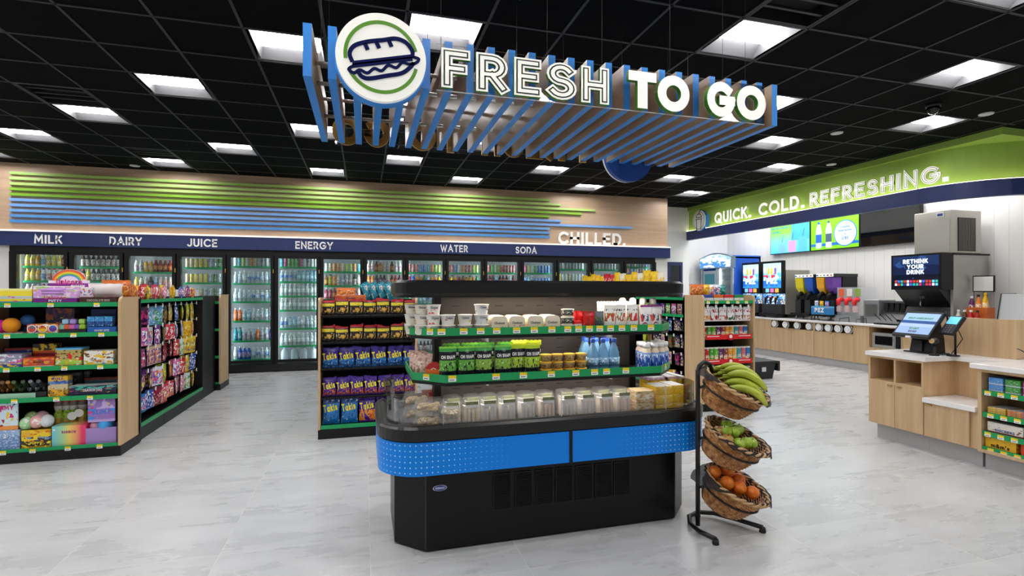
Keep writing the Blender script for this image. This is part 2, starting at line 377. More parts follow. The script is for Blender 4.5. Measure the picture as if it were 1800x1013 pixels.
# soffit over the drinks counter
LIME = mat('9fc155', .6)
def arc_path(x, y1, y2, R):
    """straight run along y at x from y1 down to y2 then a quarter bend towards larger x and on to the right wall"""
    p = [(x, y1), (x, y2)]
    for i in range(1, 13):
        a = pi + (pi / 2) * i / 12; p.append((x + R + R * cos(a), y2 + R * sin(a)))
    p.append((9.55, p[-1][1])); return p
def band(path, t, z0, z1):
    out = [Vector(p) for p in path]; inn = []
    for i, p in enumerate(out):
        a = out[max(i - 1, 0)]; c = out[min(i + 1, len(out) - 1)]; tt = (c - a).normalized(); inn.append(p + Vector((-tt.y, tt.x)) * t)
    mb = MB().prism([(p.x, p.y) for p in out] + [(p.x, p.y) for p in reversed(inn)], z0, z1)
    for j in range(len(out), 2 * len(out) - 1): mb.m[j] = 1      # the side towards the counter
    return mb
struct('wall_soffit', band(arc_path(7.75, 12.06, 5.65, 1.05), .12, 2.8, CEIL), [LIME, WALLW], 'lime green curved soffit wall over the drinks counter')
struct('trim_1', MB().prism([(7.71, 12.06), (7.71, 4.59), (9.55, 4.59)] + [(p[0] + .06, p[1] + .03) for p in reversed(arc_path(7.75, 12.0, 5.65, 1.05))], 3.43, CEIL), LIME, 'lime green square-cornered bulkhead at the ceiling over the drinks counter')
struct('trim_2', band(arc_path(7.68, 12.0, 5.6, 1.1), .1, 2.715, 2.93), [NAVY, NAVY], 'navy curved band along the foot of the green soffit')
struct('trim_3', band(arc_path(7.69, 11.98, 5.6, 1.09), .035, 2.93, 2.937), [mat('fff6d8', .5, em=2.2)] * 2, 'thin uplight strip on top of the navy soffit band')
# navy header over the coolers with its lit ledge
struct('trim_4', B(-6.7, 6.54, 10.14, 10.22, 2.19, 2.415), NAVY, 'navy header band above the cooler doors')
struct('trim_5', B(-6.7, 6.54, 10.12, 10.22, 2.418, 2.44), mat('fff4ea', .5, em=.35), 'thin lit ledge on top of the navy cooler header')
# ceiling: black tiles with openings for lights and vents
LIGHTS = []
for k in range(-4, 6):
    yi = round(9.82 + 1.96 * (k - 1), 2)
for k in range(-5, 5):                 # rows; k=0 is the row at y = 5.98
    for xi in list(range(-9, 16, 2)) + [13.8]:
        if (xi + 3 + 2 * k) % 4 == 0 and -6.2 < xi * PX < 7.5 or (xi in (13.8, 15) and k > -1): LIGHTS.append((xi, 2 * k))  # columns behind the soffit are unseen lights added to brighten the right wall
LIGHTS[LIGHTS.index((1, -4))] = (1, -3)
VENTS = [(-5, 1), (-5, 5), (5, -5)]
cells = set((xi, yj) for xi, yj in LIGHTS); vcells = set(VENTS)
cb = MB()
for xi in range(-11, 16):
    for yj in range(-15, 10):
        if (xi, yj) in cells or (xi, yj) in vcells or (xi in (13, 14) and yj in (0, 2, 4, 6, 8)): continue
        x0, x1 = (xi - .5) * PX, (xi + .5) * PX; y0, y1 = Y0 + (yj - .5) * PY, Y0 + (yj + .5) * PY
        b = len(cb.v); cb.v += [(x0, y0, CEIL), (x1, y0, CEIL), (x1, y1, CEIL), (x0, y1, CEIL)]; cb.face((b, b + 1, b + 2, b + 3))
cb.box(-6.8, 9.7, -3.3, 12.2, CEIL + .14, CEIL + .2)
struct('ceiling', cb, mat('050506', .85, spec=.08), 'black suspended ceiling tiles')
gb = MB()
for xi in range(-11, 16): gb.box((xi - .5) * PX - .011, (xi - .5) * PX + .011, -3.2, 11.2, CEIL - .006, CEIL + .002)
for yj in range(-15, 10): gb.box(-6.7, 7.75, Y0 + (yj - .5) * PY - .011, Y0 + (yj - .5) * PY + .011, CEIL - .006, CEIL + .002)
struct('ceiling_grid', gb, mat('29292b', .6), 'thin dark metal grid holding the ceiling tiles')
# ceiling lights
def proj(p):
    a = atan(260 / 913.6); s, c = sin(a), cos(a); d = p[0] * s + p[1] * c; u = p[0] * c - p[1] * s
    if d < .05: return None
    return (900 + FPX * u / d, 512 - FPX * (p[2] - 1.457) / d)
def inview(p, mg=0):
    q = proj(p); return q is not None and -mg < q[0] < 1800 + mg and -mg < q[1] < 1013 + mg
def make_light():
    h = .293; pan = MB(); P = [(-h, 0), (-h + .02, 0), (-h + .02, .0), (-.13, .085), (.13, .085), (h - .02, 0), (h, 0)]
    rings = [[(-h, y, z) for y, z in P], [(-h + .02, y, z) for y, z in P], [(-h + .03, y * .97, z + .001) for y, z in P], [(h - .03, y * .97, z + .001) for y, z in P], [(h - .02, y, z) for y, z in P], [(h, y, z) for y, z in P]]
    pan.loft(rings, 0, False, False)
    for sx in (-1, 1):
        b = len(pan.v); pan.v += [(sx * (h - .025), -h, 0), (sx * (h - .025), h, 0), (sx * (h - .06), .13, .085), (sx * (h - .06), -.13, .085)]; pan.face((b, b + 1, b + 2, b + 3))
    lens = MB(); lens.loft([[(x, -.115, .07), (x, -.08, .035), (x, 0, .022), (x, .08, .035), (x, .115, .07), (x, 0, .08)] for x in (-h + .06, h - .06)])
    return pan.mesh('light_pan', mat('666668', .6)), lens.mesh('diffuser', mat('ffffff', .5, em=LAMP, emc='fdfbfb'))
lp, ll = make_light()
rows = {}
for xi, yj in LIGHTS: rows.setdefault(yj, []).append(xi)
vis_rows = sorted((yj for yj in rows if any(inview((xi * PX, Y0 + yj * PY, CEIL)) for xi in rows[yj])), reverse=True)
for yj in rows:
    seen = [xi for xi in sorted(rows[yj]) if xi < 13 and inview((xi * PX, Y0 + yj * PY, CEIL), 30)]
    for xi in rows[yj]:
        if xi in seen and yj in vis_rows: lab = 'square recessed ceiling light, %s from left in the %s row out from the coolers' % (ORD[seen.index(xi)], ORD[vis_rows.index(yj)]); gr = None
        elif xi in (13.8, 15): lab, gr = 'square recessed ceiling light added unseen behind the green soffit to brighten the drinks counter', 'added ceiling lights behind the soffit'
        else: lab = 'square recessed ceiling light above the floor outside the picture'; gr = 'ceiling lights outside the picture'
        t = thing('ceiling_light', lab, 'ceiling light', (xi * PX, Y0 + yj * PY, CEIL), 0, gr or 'square ceiling lights')
        for nme, me in (('light_pan', lp), ('diffuser', ll)):
            o = bpy.data.objects.new(nme, me); COL.objects.link(o); o.parent = t
for (xi, yj), lab in zip(VENTS, ('black slotted ceiling vent in front of the second-row light at far left', 'black slotted ceiling vent nearest the cooler wall at left', 'black slotted ceiling vent above right of the hanging sign')):
    t = thing('ceiling_vent', lab, 'vent', (xi * PX, Y0 + yj * PY, CEIL)); h = .29
    mb = MB(); mb.ring([(-h, -h), (h, -h), (h, h), (-h, h)], [(-h + .02, -h + .02), (h - .02, -h + .02), (h - .02, h - .02), (-h + .02, h - .02)], -.005, .1)
    mb.build('vent_frame', mat('1a1a1c', .5), t, (0, 0, 0))
    B(-h, h, -h, h, .1, .11).build('vent_back', mat('060607', .8), t, (0, 0, 0))
    for k in (-1, 0, 1): MB().box(-h + .02, h - .02, k * .14 - .012, k * .14 + .012, .01, .03).build('louvre', mat('19191b', .5), t, (0, 0, 0))
for n, (x, y) in (('speaker beside the row of lights above the green lettering', (5.92, 5.35)), ('sensor near the wood panel at left', (-3.62, 9.9)), ('sensor near the bulkhead corner at right', (6.95, 4.3)), ('sensor close to the green soffit', (7.3, 6.7))):
    t = tag(MB().lathe([(.075, .012), (.07, 0), (.03, -.008), (.02, -.008)][::-1], 14).build('ceiling_sensor', mat('d8d8d6', .5), None, (x, y, CEIL - .014)), 'small round white ceiling ' + n, 'sensor')
t = thing('security_camera', 'small black dome camera on the ceiling above the drinks counter', 'camera', (6.05, 4.25, CEIL))
MB().lathe([(.03, -.035), (.07, -.03), (.075, 0)], 16).build('camera_mount', mat('1b1b1d', .5), t, (0, 0, 0)); MB().sphere((0, 0, -.05), .062, 14, 8).build('dome', mat('050506', .06), t, (0, 0, 0))

# ================================================================ WALL GRAPHICS
def sign_word(name, s, h, w, d, loc, rz, mats, label, cat='sign', gap=None, inline=False, width=None, group=None, part='letter'):
    t = thing(name, label, cat, loc, rz, group); out, W_ = words(s, h, w, d, gap, inline); f = width / W_ if width else 1
    for ch, mb in out:
        for i, p in enumerate(mb.v): mb.v[i] = (p[0] * f, p[1], p[2])
        mb.build(part, mats, t, (0, 0, 0))
    return t
LW = mat('f5f5f2', .5)
for s, x, wd in (('MILK', -5.10, .375), ('DAIRY', -4.07, .467), ('JUICE', -2.93, .465), ('ENERGY', -1.2, .645), ('WATER', 1.433, .54), ('SODA', 2.96, .452)):
    sign_word('header_lettering', s, .14, .026, .006, (x, 10.139, 2.224), 0, [LW, LW], 'white raised %s lettering on the navy cooler header' % s, 'lettering', width=wd)
sign_word('wall_lettering', 'CHILLED.', .26, .055, .035, (3.9, 10.218, 2.445), 0, [mat('fbfaf4', .5), mat('e8e4d8', .5)], 'large white CHILLED lettering standing on the header at the right of the wood panel', 'lettering', width=1.56)
cols = ['a2c763', 'b0cf74', 'b0cf74', '83b52c', '83b52c', '7fb0ec', '7fb0ec', '78aee8', '5f9fe0', '4f95dc']
ends = [3.71, 3.95, 4.739, 4.425, 3.71, 3.963, 5.615, 3.71, 3.71, 3.71]
for i in range(10):
    zc = 3.349 - .0853 * i
    nm = ['pale green', 'bright green', 'light blue', 'mid blue'][0 if i < 3 else 1 if i < 5 else 2 if i < 8 else 3]
    o = B(-5.443, ends[i], 10.165, 10.22, zc - .022, zc + .022).build('wall_slat', mat(cols[i], .5)); tag(o, 'long %s horizontal strip on the wood panel, %s from the top' % (nm, ORD[i]), 'wall strip', 'green and blue wall strips')
    o['label'] = o['label'].replace('pale green', 'yellow-green') if i == 0 else o['label']
# QUICK. COLD. REFRESHING. on the soffit
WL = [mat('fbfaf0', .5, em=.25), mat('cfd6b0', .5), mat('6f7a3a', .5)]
RZ = -pi / 2
sign_word('soffit_lettering', 'QUICK.', .245, .05, .03, (7.69, 10.1, 2.985), RZ, WL, 'white raised QUICK lettering on the green soffit', 'lettering', width=1.13)
sign_word('soffit_lettering', 'COLD.', .245, .05, .03, (7.69, 8.73, 2.975), RZ, WL, 'white raised COLD lettering on the green soffit', 'lettering', width=1.11)
sign_word('soffit_lettering', 'REFRESHING.', .245, .058, .03, (7.69, 7.48, 2.965), RZ, WL, 'double-lined white REFRESHING lettering on the green soffit', 'lettering', inline=True, width=2.28)
t = thing('drink_disc_sign', 'round white sign with iced drink cup drawing at far end of green soffit', 'sign', (7.64, 10.62, 3.13), RZ)
def disc(r, y0, y1, n=40, m=0): mb = MB(); return mb.loft([[(r * cos(2 * pi * i / n), y, r * sin(2 * pi * i / n)) for i in range(n)] for y in (y0, y1)], m)
def hoop(r, w, y, a0=0, a1=360, n=40, th=.003):
    mb = MB(); pts = [(r * cos(radians(a0 + (a1 - a0) * i / n)), r * sin(radians(a0 + (a1 - a0) * i / n))) for i in range(n + (0 if a1 - a0 >= 360 else 1))]
    sweep(mb, pts, w / 2, y - th, y, 0, 0, a1 - a0 >= 360); return mb
disc(.25, 0, .05).build('sign_rim', SKY, t, (0, 0, 0)); disc(.24, -.02, 0).build('sign_face', LW, t, (0, 0, 0)); hoop(.205, .012, -.02).build('sign_ring', mat('7ba23a'), t, (0, 0, 0))
mb = MB()
for st in ([(-.07, .0), (-.055, -.19)], [(.07, 0), (.055, -.19)], [(-.09, 0), (.09, 0)], [(-.085, .03), (.085, .03)], [(0, .08), (.03, .14), (.08, .16)]): sweep(mb, [(a * 1.35, b_ * 1.35 + .03) for a, b_ in st], .0075, -.026, -.02, 0, 0)
sweep(mb, arcp(0, .07, .1, .088, 0, 180, 12), .0075, -.026, -.02, 0, 0); mb.build('drink_cup_drawing', mat('20242e'), t, (0, 0, 0))
B(.3, .36, -.05, 0, -.19, .09).build('mounting_block', SKY, t, (0, 0, 0))
# ================================================================ DRINKS COOLERS
ND = 15; CX0 = -5.43; BW = 11.62 / ND
CL = thing('drinks_cooler', 'long run of black-framed glass-door drinks coolers along the back wall', 'drinks cooler', (CX0, 10.22, 0))
fr = MB(); fr.box(CX0 - .03, 6.2, 10.2, 10.3, 2.1, 2.19); fr.box(CX0 - .03, 6.2, 10.24, 10.32, 0, .15)
for j in range(ND + 1):
    x = CX0 + BW * j; fr.box(x - .045, x + .045, 10.215, 10.32, .15, 2.1)
fr.build('cooler_frame', BLACK, CL)
sh = MB(); sh.box(CX0, 6.19, 11.0, 11.04, .1, 2.19); sh.box(CX0, 6.19, 10.32, 11.0, .1, .15); sh.box(CX0, 6.19, 10.32, 11.0, 2.15, 2.19); sh.box(CX0 - .02, CX0, 10.32, 11, .1, 2.19); sh.box(6.19, 6.2, 10.32, 11, .1, 2.19)
sh.build('cooler_lining', mat('d6dadd', .5), CL)
for j in range(ND + 1):
    x = CX0 + BW * j + (.012 if j == 0 else -.012 if j == ND else 0); B(x - .012, x + .012, 10.322, 10.335, .2, 2.08).build('cooler_lamp', mat('eef6ff', .5, em=13), CL)
B(CX0, 6.19, 10.18, 10.24, .02, .14).build('kick_plate', mat('101012', .35), CL)
GL = glass('eef6f4', .05, .01)
for j in range(ND):
    x0 = CX0 + BW * j + .012; x1 = x0 + BW - .024; y0, y1 = 10.165, 10.205; f = .05
    d = MB(); o4 = [(x0, .17), (x1, .17), (x1, 2.1), (x0, 2.1)]; i4 = [(x0 + f, .22), (x1 - f, .22), (x1 - f, 2.05), (x0 + f, 2.05)]
    d.ring(o4, i4, y0, y1); d.v = [(p[0], p[2], p[1]) for p in d.v]
    do = d.build('cooler_door', BLACKM, CL)
    p = B(x0 + f, x1 - f, 10.18, 10.19, .22, 2.05).build('door_pane', GL, do, (0, 0, 0))
    MB().tube([(x1 - .03, 10.15, .95), (x1 - .03, 10.125, .98), (x1 - .03, 10.125, 1.38), (x1 - .03, 10.15, 1.41)], .009).build('door_handle', DARK, do, (0, 0, 0))
    B(x1 - .008, x1 + .004, 10.158, 10.168, 1.78, 1.85).build('warning_strip', mat('c9a21a'), do, (0, 0, 0))
# ---- products
def bottle(body, label, cap, h=.205, r=.033, body_m=None, n=12, square=False, neck=.45, l0=.2, l1=.58):
    bm = body_m or mat(body, .2); nr = r * neck
    pr = [(r * .86, 0), (r, .012), (r, h * l0), (r * 1.01, h * l0), (r * 1.01, h * l1), (r, h * l1), (r * .97, h * .66), (nr * 1.1, h * .86), (nr, h * .9), (nr * 1.15, h * .9), (nr * 1.15, h)]
    mb = MB().lathe(pr, n, [0, 0, 0, 1, 1, 0, 0, 0, 2, 2])
    return Proto('drink_bottle', mb.mesh('drink_bottle', [bm, label if not isinstance(label, str) else mat(label, .4), mat(cap, .4)]))
def can(a, h=.157, r=.029, top='c9cbcd'):
    pr = [(r * .8, 0), (r, .01), (r, h * .9), (r * .85, h * .98), (r * .85, h)]
    return Proto('drink_can', MB().lathe(pr, 12, [0, 0, 0, 1]).mesh('drink_can', [a if not isinstance(a, str) else mat(a, .3, .3), mat(top, .3, .8)]))
def la(c, b1, b2='ffffff', th=.55): return art([(0, c)], [(b1, 9, 0, 1, th), (b2, 14, .2, .55, .58)])
CLEAR = film('d3e2ea', .62, .1)
DR = {
 'my': (bottle('f2e06a', la('f3e22f', 'e04b2c'), 'e3c21c'), 'yellow flavoured milk bottle'),
 'mo': (bottle('f6d9a0', la('f09a1e', 'f7e06a'), 'd84a20'), 'orange-labelled milk bottle'),
 'mb': (bottle('f1f3f5', la('2f74c8', '8fc1ee'), '2457a6'), 'blue-labelled milk bottle'),
 'mr': (bottle('f0e9e4', la('d8412f', 'f7d8d0'), 'c22f25'), 'red-labelled milk bottle'),
 'pw': (bottle('2a1c18', la('f0eeea', '3a2a26', '9c1f2b'), '1b1414', l0=.1, l1=.62), 'dark protein bottle with white label'),
 'pr': (bottle('3c1e1a', la('eae5df', 'a3222a', '401c18'), 'b32027', l0=.1, l1=.62), 'red-capped dark shake bottle'),
 'cr': (bottle('efe3cf', la('f5ecd8', 'b98a4a', '7a4a26'), '7c4a24'), 'cream coffee-drink bottle'),
 'jo': (bottle('f3b52c', la('f6d33c', 'e85a1e'), 'f2f2f0'), 'yellow-orange juice bottle'),
 'jw': (bottle('e9e2d8', la('dfe5ea', '7a4a90', 'c3203a'), 'efefef'), 'pale juice bottle'),
 'jr': (bottle('8d1a22', la('d8292c', 'f4d23a', '7c1420'), 'c81e24'), 'red juice bottle'),
 'jp': (bottle('5a1230', la('3b2a6a', 'e4e0ea', 'b01c40'), '241a3a'), 'purple juice bottle'),
 'jb': (bottle('b7d7ef', la('1f6cc0', 'eaf3fb', '0f3f88'), 'f4f4f4'), 'blue-labelled clear bottle'),
 'jk': (bottle('efc3bb', la('e88a8a', 'f8ece8'), 'f4f4f4'), 'pink juice bottle'),
 'ye': (can(la('f3cf3a', 'f9efb8', 'e58a22')), 'yellow tea can'), 'cc': (can(la('e9dcbf', 'c79a58', '8a5a2a')), 'cream coffee can'),
 'sv': (can(la('c7cbd0', '50555c', 'e8e9ea')), 'silver energy drink can'), 'bk': (can(la('24262a', '6ac03a', 'b8bcc0')), 'black energy drink can'),
 'gn': (can(la('56b948', 'd6efc8', '1f7a38')), 'green drink can'), 'bl': (can(la('2a6fc2', 'bfe0f6', '153f86')), 'blue drink can'),
 'pk': (can(la('d9488c', 'f6c3da', '7a2a9a')), 'pink drink can'), 'rd': (can(la('c81d25', 'f1efe9', '8a1018')), 'red drink can'),
 'tq': (can(la('2ba6c0', 'd8f2f4', '0f5c90')), 'turquoise drink can'), 'or': (can(la('ee8a2a', 'f9e0b4', 'd64a1c')), 'orange drink can'),
 'wh': (can(la('eef0ee', '9fb2bc', 'c8d6a8')), 'white drink can'), 'lm': (can(la('b8cf3c', 'eef3c8', '6a9a22')), 'lime drink can'),
 'w1': (bottle('d3e2ea', la('e4edf2', '2a5cb0', '9ac4e4', .57), 'f2f4f6', body_m=CLEAR, l0=.34, l1=.6), 'clear water bottle'),
 'w2': (bottle('d3e2ea', la('3466b8', 'dbe8f4', '1c3f88', .57), 'eef2f5', body_m=CLEAR, l0=.34, l1=.62), 'blue-labelled water bottle'),
 'w3': (bottle('b8dcea', la('9fd4e4', '3f9ac4', 'ffffff'), '4aa0cc', body_m=film('a9d8ea', .6, .1), l0=.3, l1=.6), 'pale blue water bottle'),
 'w4': (bottle('dfe8ea', la('e8eeee', 'a9b6bc', 'f8fafa'), 'fafafa', h=.225, r=.035, body_m=film('dfe8ec', .6, .1), l0=.3, l1=.62), 'tall clear water bottle'),
 'po': (bottle('e8733a', la('ee7a3a', 'f7d9c8', 'd84a2a'), 'f4f4f4', h=.225), 'orange sports drink bottle'),
 'pt': (bottle('2a8f9c', la('1f7c92', 'bfe6ea', '0d5068'), '2a6f8c', h=.235), 'teal sports drink bottle'),
 'pc': (bottle('d3dfe8', la('e5e8ec', '3b4c9a', 'b8352c', .56), 'e8eaee', h=.225, body_m=CLEAR), 'clear sports drink bottle'),
 'pb': (bottle('2a5cc0', la('2a55c0', 'd8e4f6', 'c8202c'), 'e8eaee', h=.225), 'blue and red water bottle'),
 'kg': (bottle('7a3a1a', la('a8321f', 'f3d23c', '7a9a22'), '3a2a1a', h=.2), 'amber tea bottle'), 'ky': (bottle('c8a024', la('cfd63a', 'd8402c', '8a9a22'), '2a2a1a'), 'yellow tea bottle'),
 'kw': (bottle('d8cfc6', la('f0e8e2', 'd84a4a', '3a4a9a'), 'e8e4e0'), 'white tea bottle'), 'kr': (bottle('a81c3c', la('c8244a', 'f2c8d0', '7a1428'), 'e8e0e0'), 'magenta drink bottle'),
 'so': (bottle('e8892a', la('f0922c', 'f8e8d0', 'd8441c'), 'f0f0f0'), 'orange soda bottle'), 'sb': (bottle('201418', la('2a2140', '8a2a6a', 'd8d0e0'), '1a1a2a'), 'dark cola bottle'), 'sg': (bottle('2f8a4a', la('2f8f4a', 'd8e8c8', 'f0d83a'), '2f8f4a'), 'green soda bottle'), 'sr': (bottle('40120f', la('c8202a', 'f4f0ea', '8a1018'), 'c8202a'), 'red-labelled cola bottle'),
}
jug = MB().lathe([(.06, 0), (.07, .02), (.07, .13), (.05, .18), (.02, .205), (.02, .215), (.024, .215), (.024, .235)], 12, [0, 0, 0, 0, 0, 1, 1])
DR['jg'] = (Proto('water_jug', jug.mesh('water_jug', [film('dbe8f0', .75, .15), mat('9ac4e4')])), 'large clear water jug')
ROWS = {   # door: list of (shelf height, contents from left to right)
 0: [(1.86, 'my my jo mb my my my jr pw'), (1.62, 'my my jo mb mr mr mo pr my'), (1.36, 'jw jk jw mr mr jw jk jw jw')],
 1: [(1.86, 'pr pr pw pw pr pw pr pw pw'), (1.62, 'pr my pw pw pw pw pw pw pw'), (1.36, 'cr cr cr cr cr kw cr cr cr')],
 2: [(1.78, 'jw jw jo jo jr jr jr jr jr'), (1.49, 'my cr kw sb jb jk jk jk jw')],
 3: [(1.87, 'cc cc ye ye ye sv sv bk sv'), (1.6, 'cc ye ye ye ye sv bk sv sv'), (1.34, 'wh wh cc cc sv sv bk sv sv'), (1.05, 'kw kw kw kw pw pw pw kw kw'), (.75, 'ky ky kr kr kg kg gn gn kg'), (.45, 'wh wh wh kw kw sv sv wh kw')],
 4: [(1.9, 'wh tq lm wh or cc sv sv wh sv'), (1.59, 'w1 w1 w4 w2 w2 w2 w1 w1 w2'), (1.26, 'w4 w4 w1 w1 w2 w1 w2 w1 w2'), (.91, 'po po w1 w3 pc w1 pc w1 pc'), (.55, 'pt pt pc pc pc po pc pc pb'), (.21, 'w4 pb pb pb w1 w2 w1 w2 w1')],
 5: [(1.9, 'tq pk gn gn gn pk wh sv wh wh'), (1.625, 'w2 w2 w2 w2 w3 w3 w3 w3 w3'), (1.36, 'w4 w4 w4 w4 w4 w4 w4 w4 w4'), (1.1, 'w4 w4 w4 w4 w4 w4 w4 w4 w4'), (.76, 'w2 w2 w3 w3 w1 w4 w1 w4 w4'), (.44, 'w4 w4 w4 w4 w4 w4 w4 w4 w4'), (.17, 'jg jg jg jg')],
 6: [(1.82, 'wh cc or or cc lm lm or tq'), (1.555, 'kg ky so kw w1 pc kw pw kw'), (1.3, 'kr kr jr so kw kw kr kr kw')],
 7: [(1.82, 'kw kw kg so kw kw kg kw kw'), (1.555, 'so so sb jp jp kw jr jr jp')],
 8: [(1.82, 'rd rd rd bl bl tq or lm lm'), (1.555, 'kr pb so so sg jb so so ky'), (1.2, 'w1 w2 w1 w3 w1 w2 w1 w1 w2'), (.9, 'po pc po pb po pc pc po pc'), (.6, 'w2 w2 w1 w1 w1 w2 w2 w1 w1'), (.25, 'sr sr pw pw sr pw pw sr pw')],
 9: [(1.82, 'rd rd bl wh or rd rd lm lm'), (1.555, 'so ky so kr kg so ky so sg')],
 10: [(1.83, 'or rd gn wh lm rd rd rd rd rd'), (1.57, 'sr sr sr jb sr sr sr w1 sr')],
 11: [(1.83, 'or pk lm wh gn bl bl bl bl'), (1.57, 'bl bl w3 w2 bl bl bl bl bl')],
 12: [(1.92, 'wh sv wh sv wh sv wh sv wh'), (1.66, 'wh ye wh wh cc wh wh wh wh')],
 13: [(1.92, 'wh wh sv wh wh sv wh wh sv'), (1.66, 'sv wh wh wh sv wh wh wh wh')],
 14: [(1.985, 'pk rd or bl or wh tq rd bl'), (1.82, 'tq wh rd bl tq wh pk wh tq'), (1.6, 'wh bl wh rd wh bl wh wh wh')]}
SHELF_DEF = [1.86, 1.6, 1.33, 1.05, .75, .45]
for j in range(ND):
    x0 = CX0 + BW * j + .06; x1 = CX0 + BW * (j + 1) - .06; rows_ = ROWS.get(j, [])
    lv = [z for z, _ in rows_]; lv += [z for z in SHELF_DEF if z < min(lv) - .2]
    for z in lv:
        if z < .18: continue
        s = B(x0, x1, 10.39, 10.95, z - .012, z - .001).build('cooler_shelf', mat('b9bcbf', .4, .5), CL)
        B(x0, x1, 10.372, 10.388, z - .022, z + .012).build('price_rail', GREEN, s, (0, 0, 0))
    for li, (z, sp) in enumerate(rows_):
        ks = sp.split(); n = len(ks); w = (x1 - x0) / n
        for i, k in enumerate(ks):
            pr, ds = DR[k]
            sc = min(1, (.255 if z > 1.9 else .25) / .235) if k in ('w4', 'pt') else 1
            if j == 14 and z > 1.9: sc = .75
            if j == 14 and li == 1: sc = .85
            hh = .94 if k != 'jg' else 1
            pr.put((x0 + w * (i + .5), 10.425 + (.035 if k == 'jg' else 0), z), '%s, %s along the %s shelf, %s cooler door from left' % (ds, ORD[i], ORD[li], ORD[j]), 'can' if pr.name == 'drink_can' else 'jug' if k == 'jg' else 'bottle', 'drinks in the cooler behind door ' + ORD[j], random.uniform(0, 6), (1.04 * sc, 1.04 * sc, 1.06 * sc))
# ================================================================ PACKAGES
def bag_y(u, v, t):
    """half thickness of a filled bag at u,v in 0..1"""
    if v < .05 or v > .95: return .0015
    return .0015 + t / 2 * max(0, sin(pi * u)) ** .55 * max(0, sin(pi * (v - .05) / .9)) ** .45
def bag_mb(w, h, t, nx=9, nz=11, skew=0, wav=0):
    mb = MB(); vs = [0, .05] + [.05 + .9 * i / (nz - 2) for i in range(1, nz - 2)] + [.95, 1]
    for side in (-1, 1):
        b = len(mb.v)
        for v in vs:
            for i in range(nx):
                u = i / (nx - 1); ww = w * (1 - .06 * sin(pi * v))
                mb.v.append(((u - .5) * ww + skew * w * v * v, side * bag_y(u, v, t), v * h + (.004 if (i % 2 and v in (0, 1)) else 0) + wav * h * v * (u - .5) + abs(wav) * h * .25 * v * sin(7 * u)))
        n = len(vs)
        for a in range(n - 1):
            for i in range(nx - 1): mb.face((b + a * nx + i, b + a * nx + i + 1, b + (a + 1) * nx + i + 1, b + (a + 1) * nx + i), 0, True)
    return mb
def on_bag(mb, w, h, t, dx, z, rot=0):
    """lays flat lettering onto the front of a bag"""
    c, s = cos(rot), sin(rot)
    for i, p in enumerate(mb.v):
        x, zz = p[0] * c - p[2] * s + dx, p[0] * s + p[2] * c + z
        u = min(.98, max(.02, x / w + .5)); v = min(.94, max(.06, zz / h)); mb.v[i] = (x, -bag_y(u, v, t) - .002 + p[1], zz)
    return mb
def bag(w, h, t, a, name='snack_bag', txt=None, tc='f7e51c', th=.2, tz=.5, rot=.12, tw=.8, sw=.2, skew=0, wav=0):
    p = Proto(name, bag_mb(w, h, t, skew=skew, wav=wav).mesh(name, a if not isinstance(a, str) else mat(a, .3)))
    if txt:
        q = text_mb(txt, h * th, h * th * sw, .001, width=w * tw, center=True); on_bag(q, w, h, t, 0, h * tz, rot); p.kid('lettering', q, mat(tc, .4))
    return p
def carton(w, h, d, a, name='box', txt=None, tc='ffffff', th=.2, tz=.2, tw=.7, r=.003):
    mb = MB()
    if 'tray' in name:      # open on top
        mb.ring(rrect(-w / 2, w / 2, 0, d, .004, 2), rrect(-w / 2 + .003, w / 2 - .003, .003, d - .003, .002, 2), 0, h); mb.box(-w / 2 + .002, w / 2 - .002, .002, d - .002, 0, .003)
    else: mb.rbox(-w / 2, w / 2, 0, d, 0, h, r)
    p = Proto(name, mb.mesh(name, a if not isinstance(a, str) else mat(a, .4)))
    if txt:
        q = text_mb(txt, h * th, h * th * .2, .0015, width=w * tw, center=True)
        for i, v in enumerate(q.v): q.v[i] = (v[0], v[1], v[2] + h * tz)
        p.kid('lettering', q, mat(tc, .4))
    return p
TAGM = None
def price_tags(parent, xs, y, z, rz=0, along='x'):
    """small price tickets, yellow above white, clipped to a shelf edge"""
    global TAGM
    if TAGM is None:
        mb = MB().box(-.022, .022, -.0015, 0, -.002, .014, 0).box(-.022, .022, -.0015, 0, -.02, -.002, 1).box(-.015, .012, -.002, -.0015, -.013, -.009, 2)
        TAGM = mb.mesh('price_tag', [TAGY, TAGW, mat('55565a')])
    for x in xs:
        o = bpy.data.objects.new('price_tag', TAGM); COL.objects.link(o); o.parent = parent
        o.location = (x, y, z) if along == 'x' else (y, x, z); o.rotation_euler.z = rz
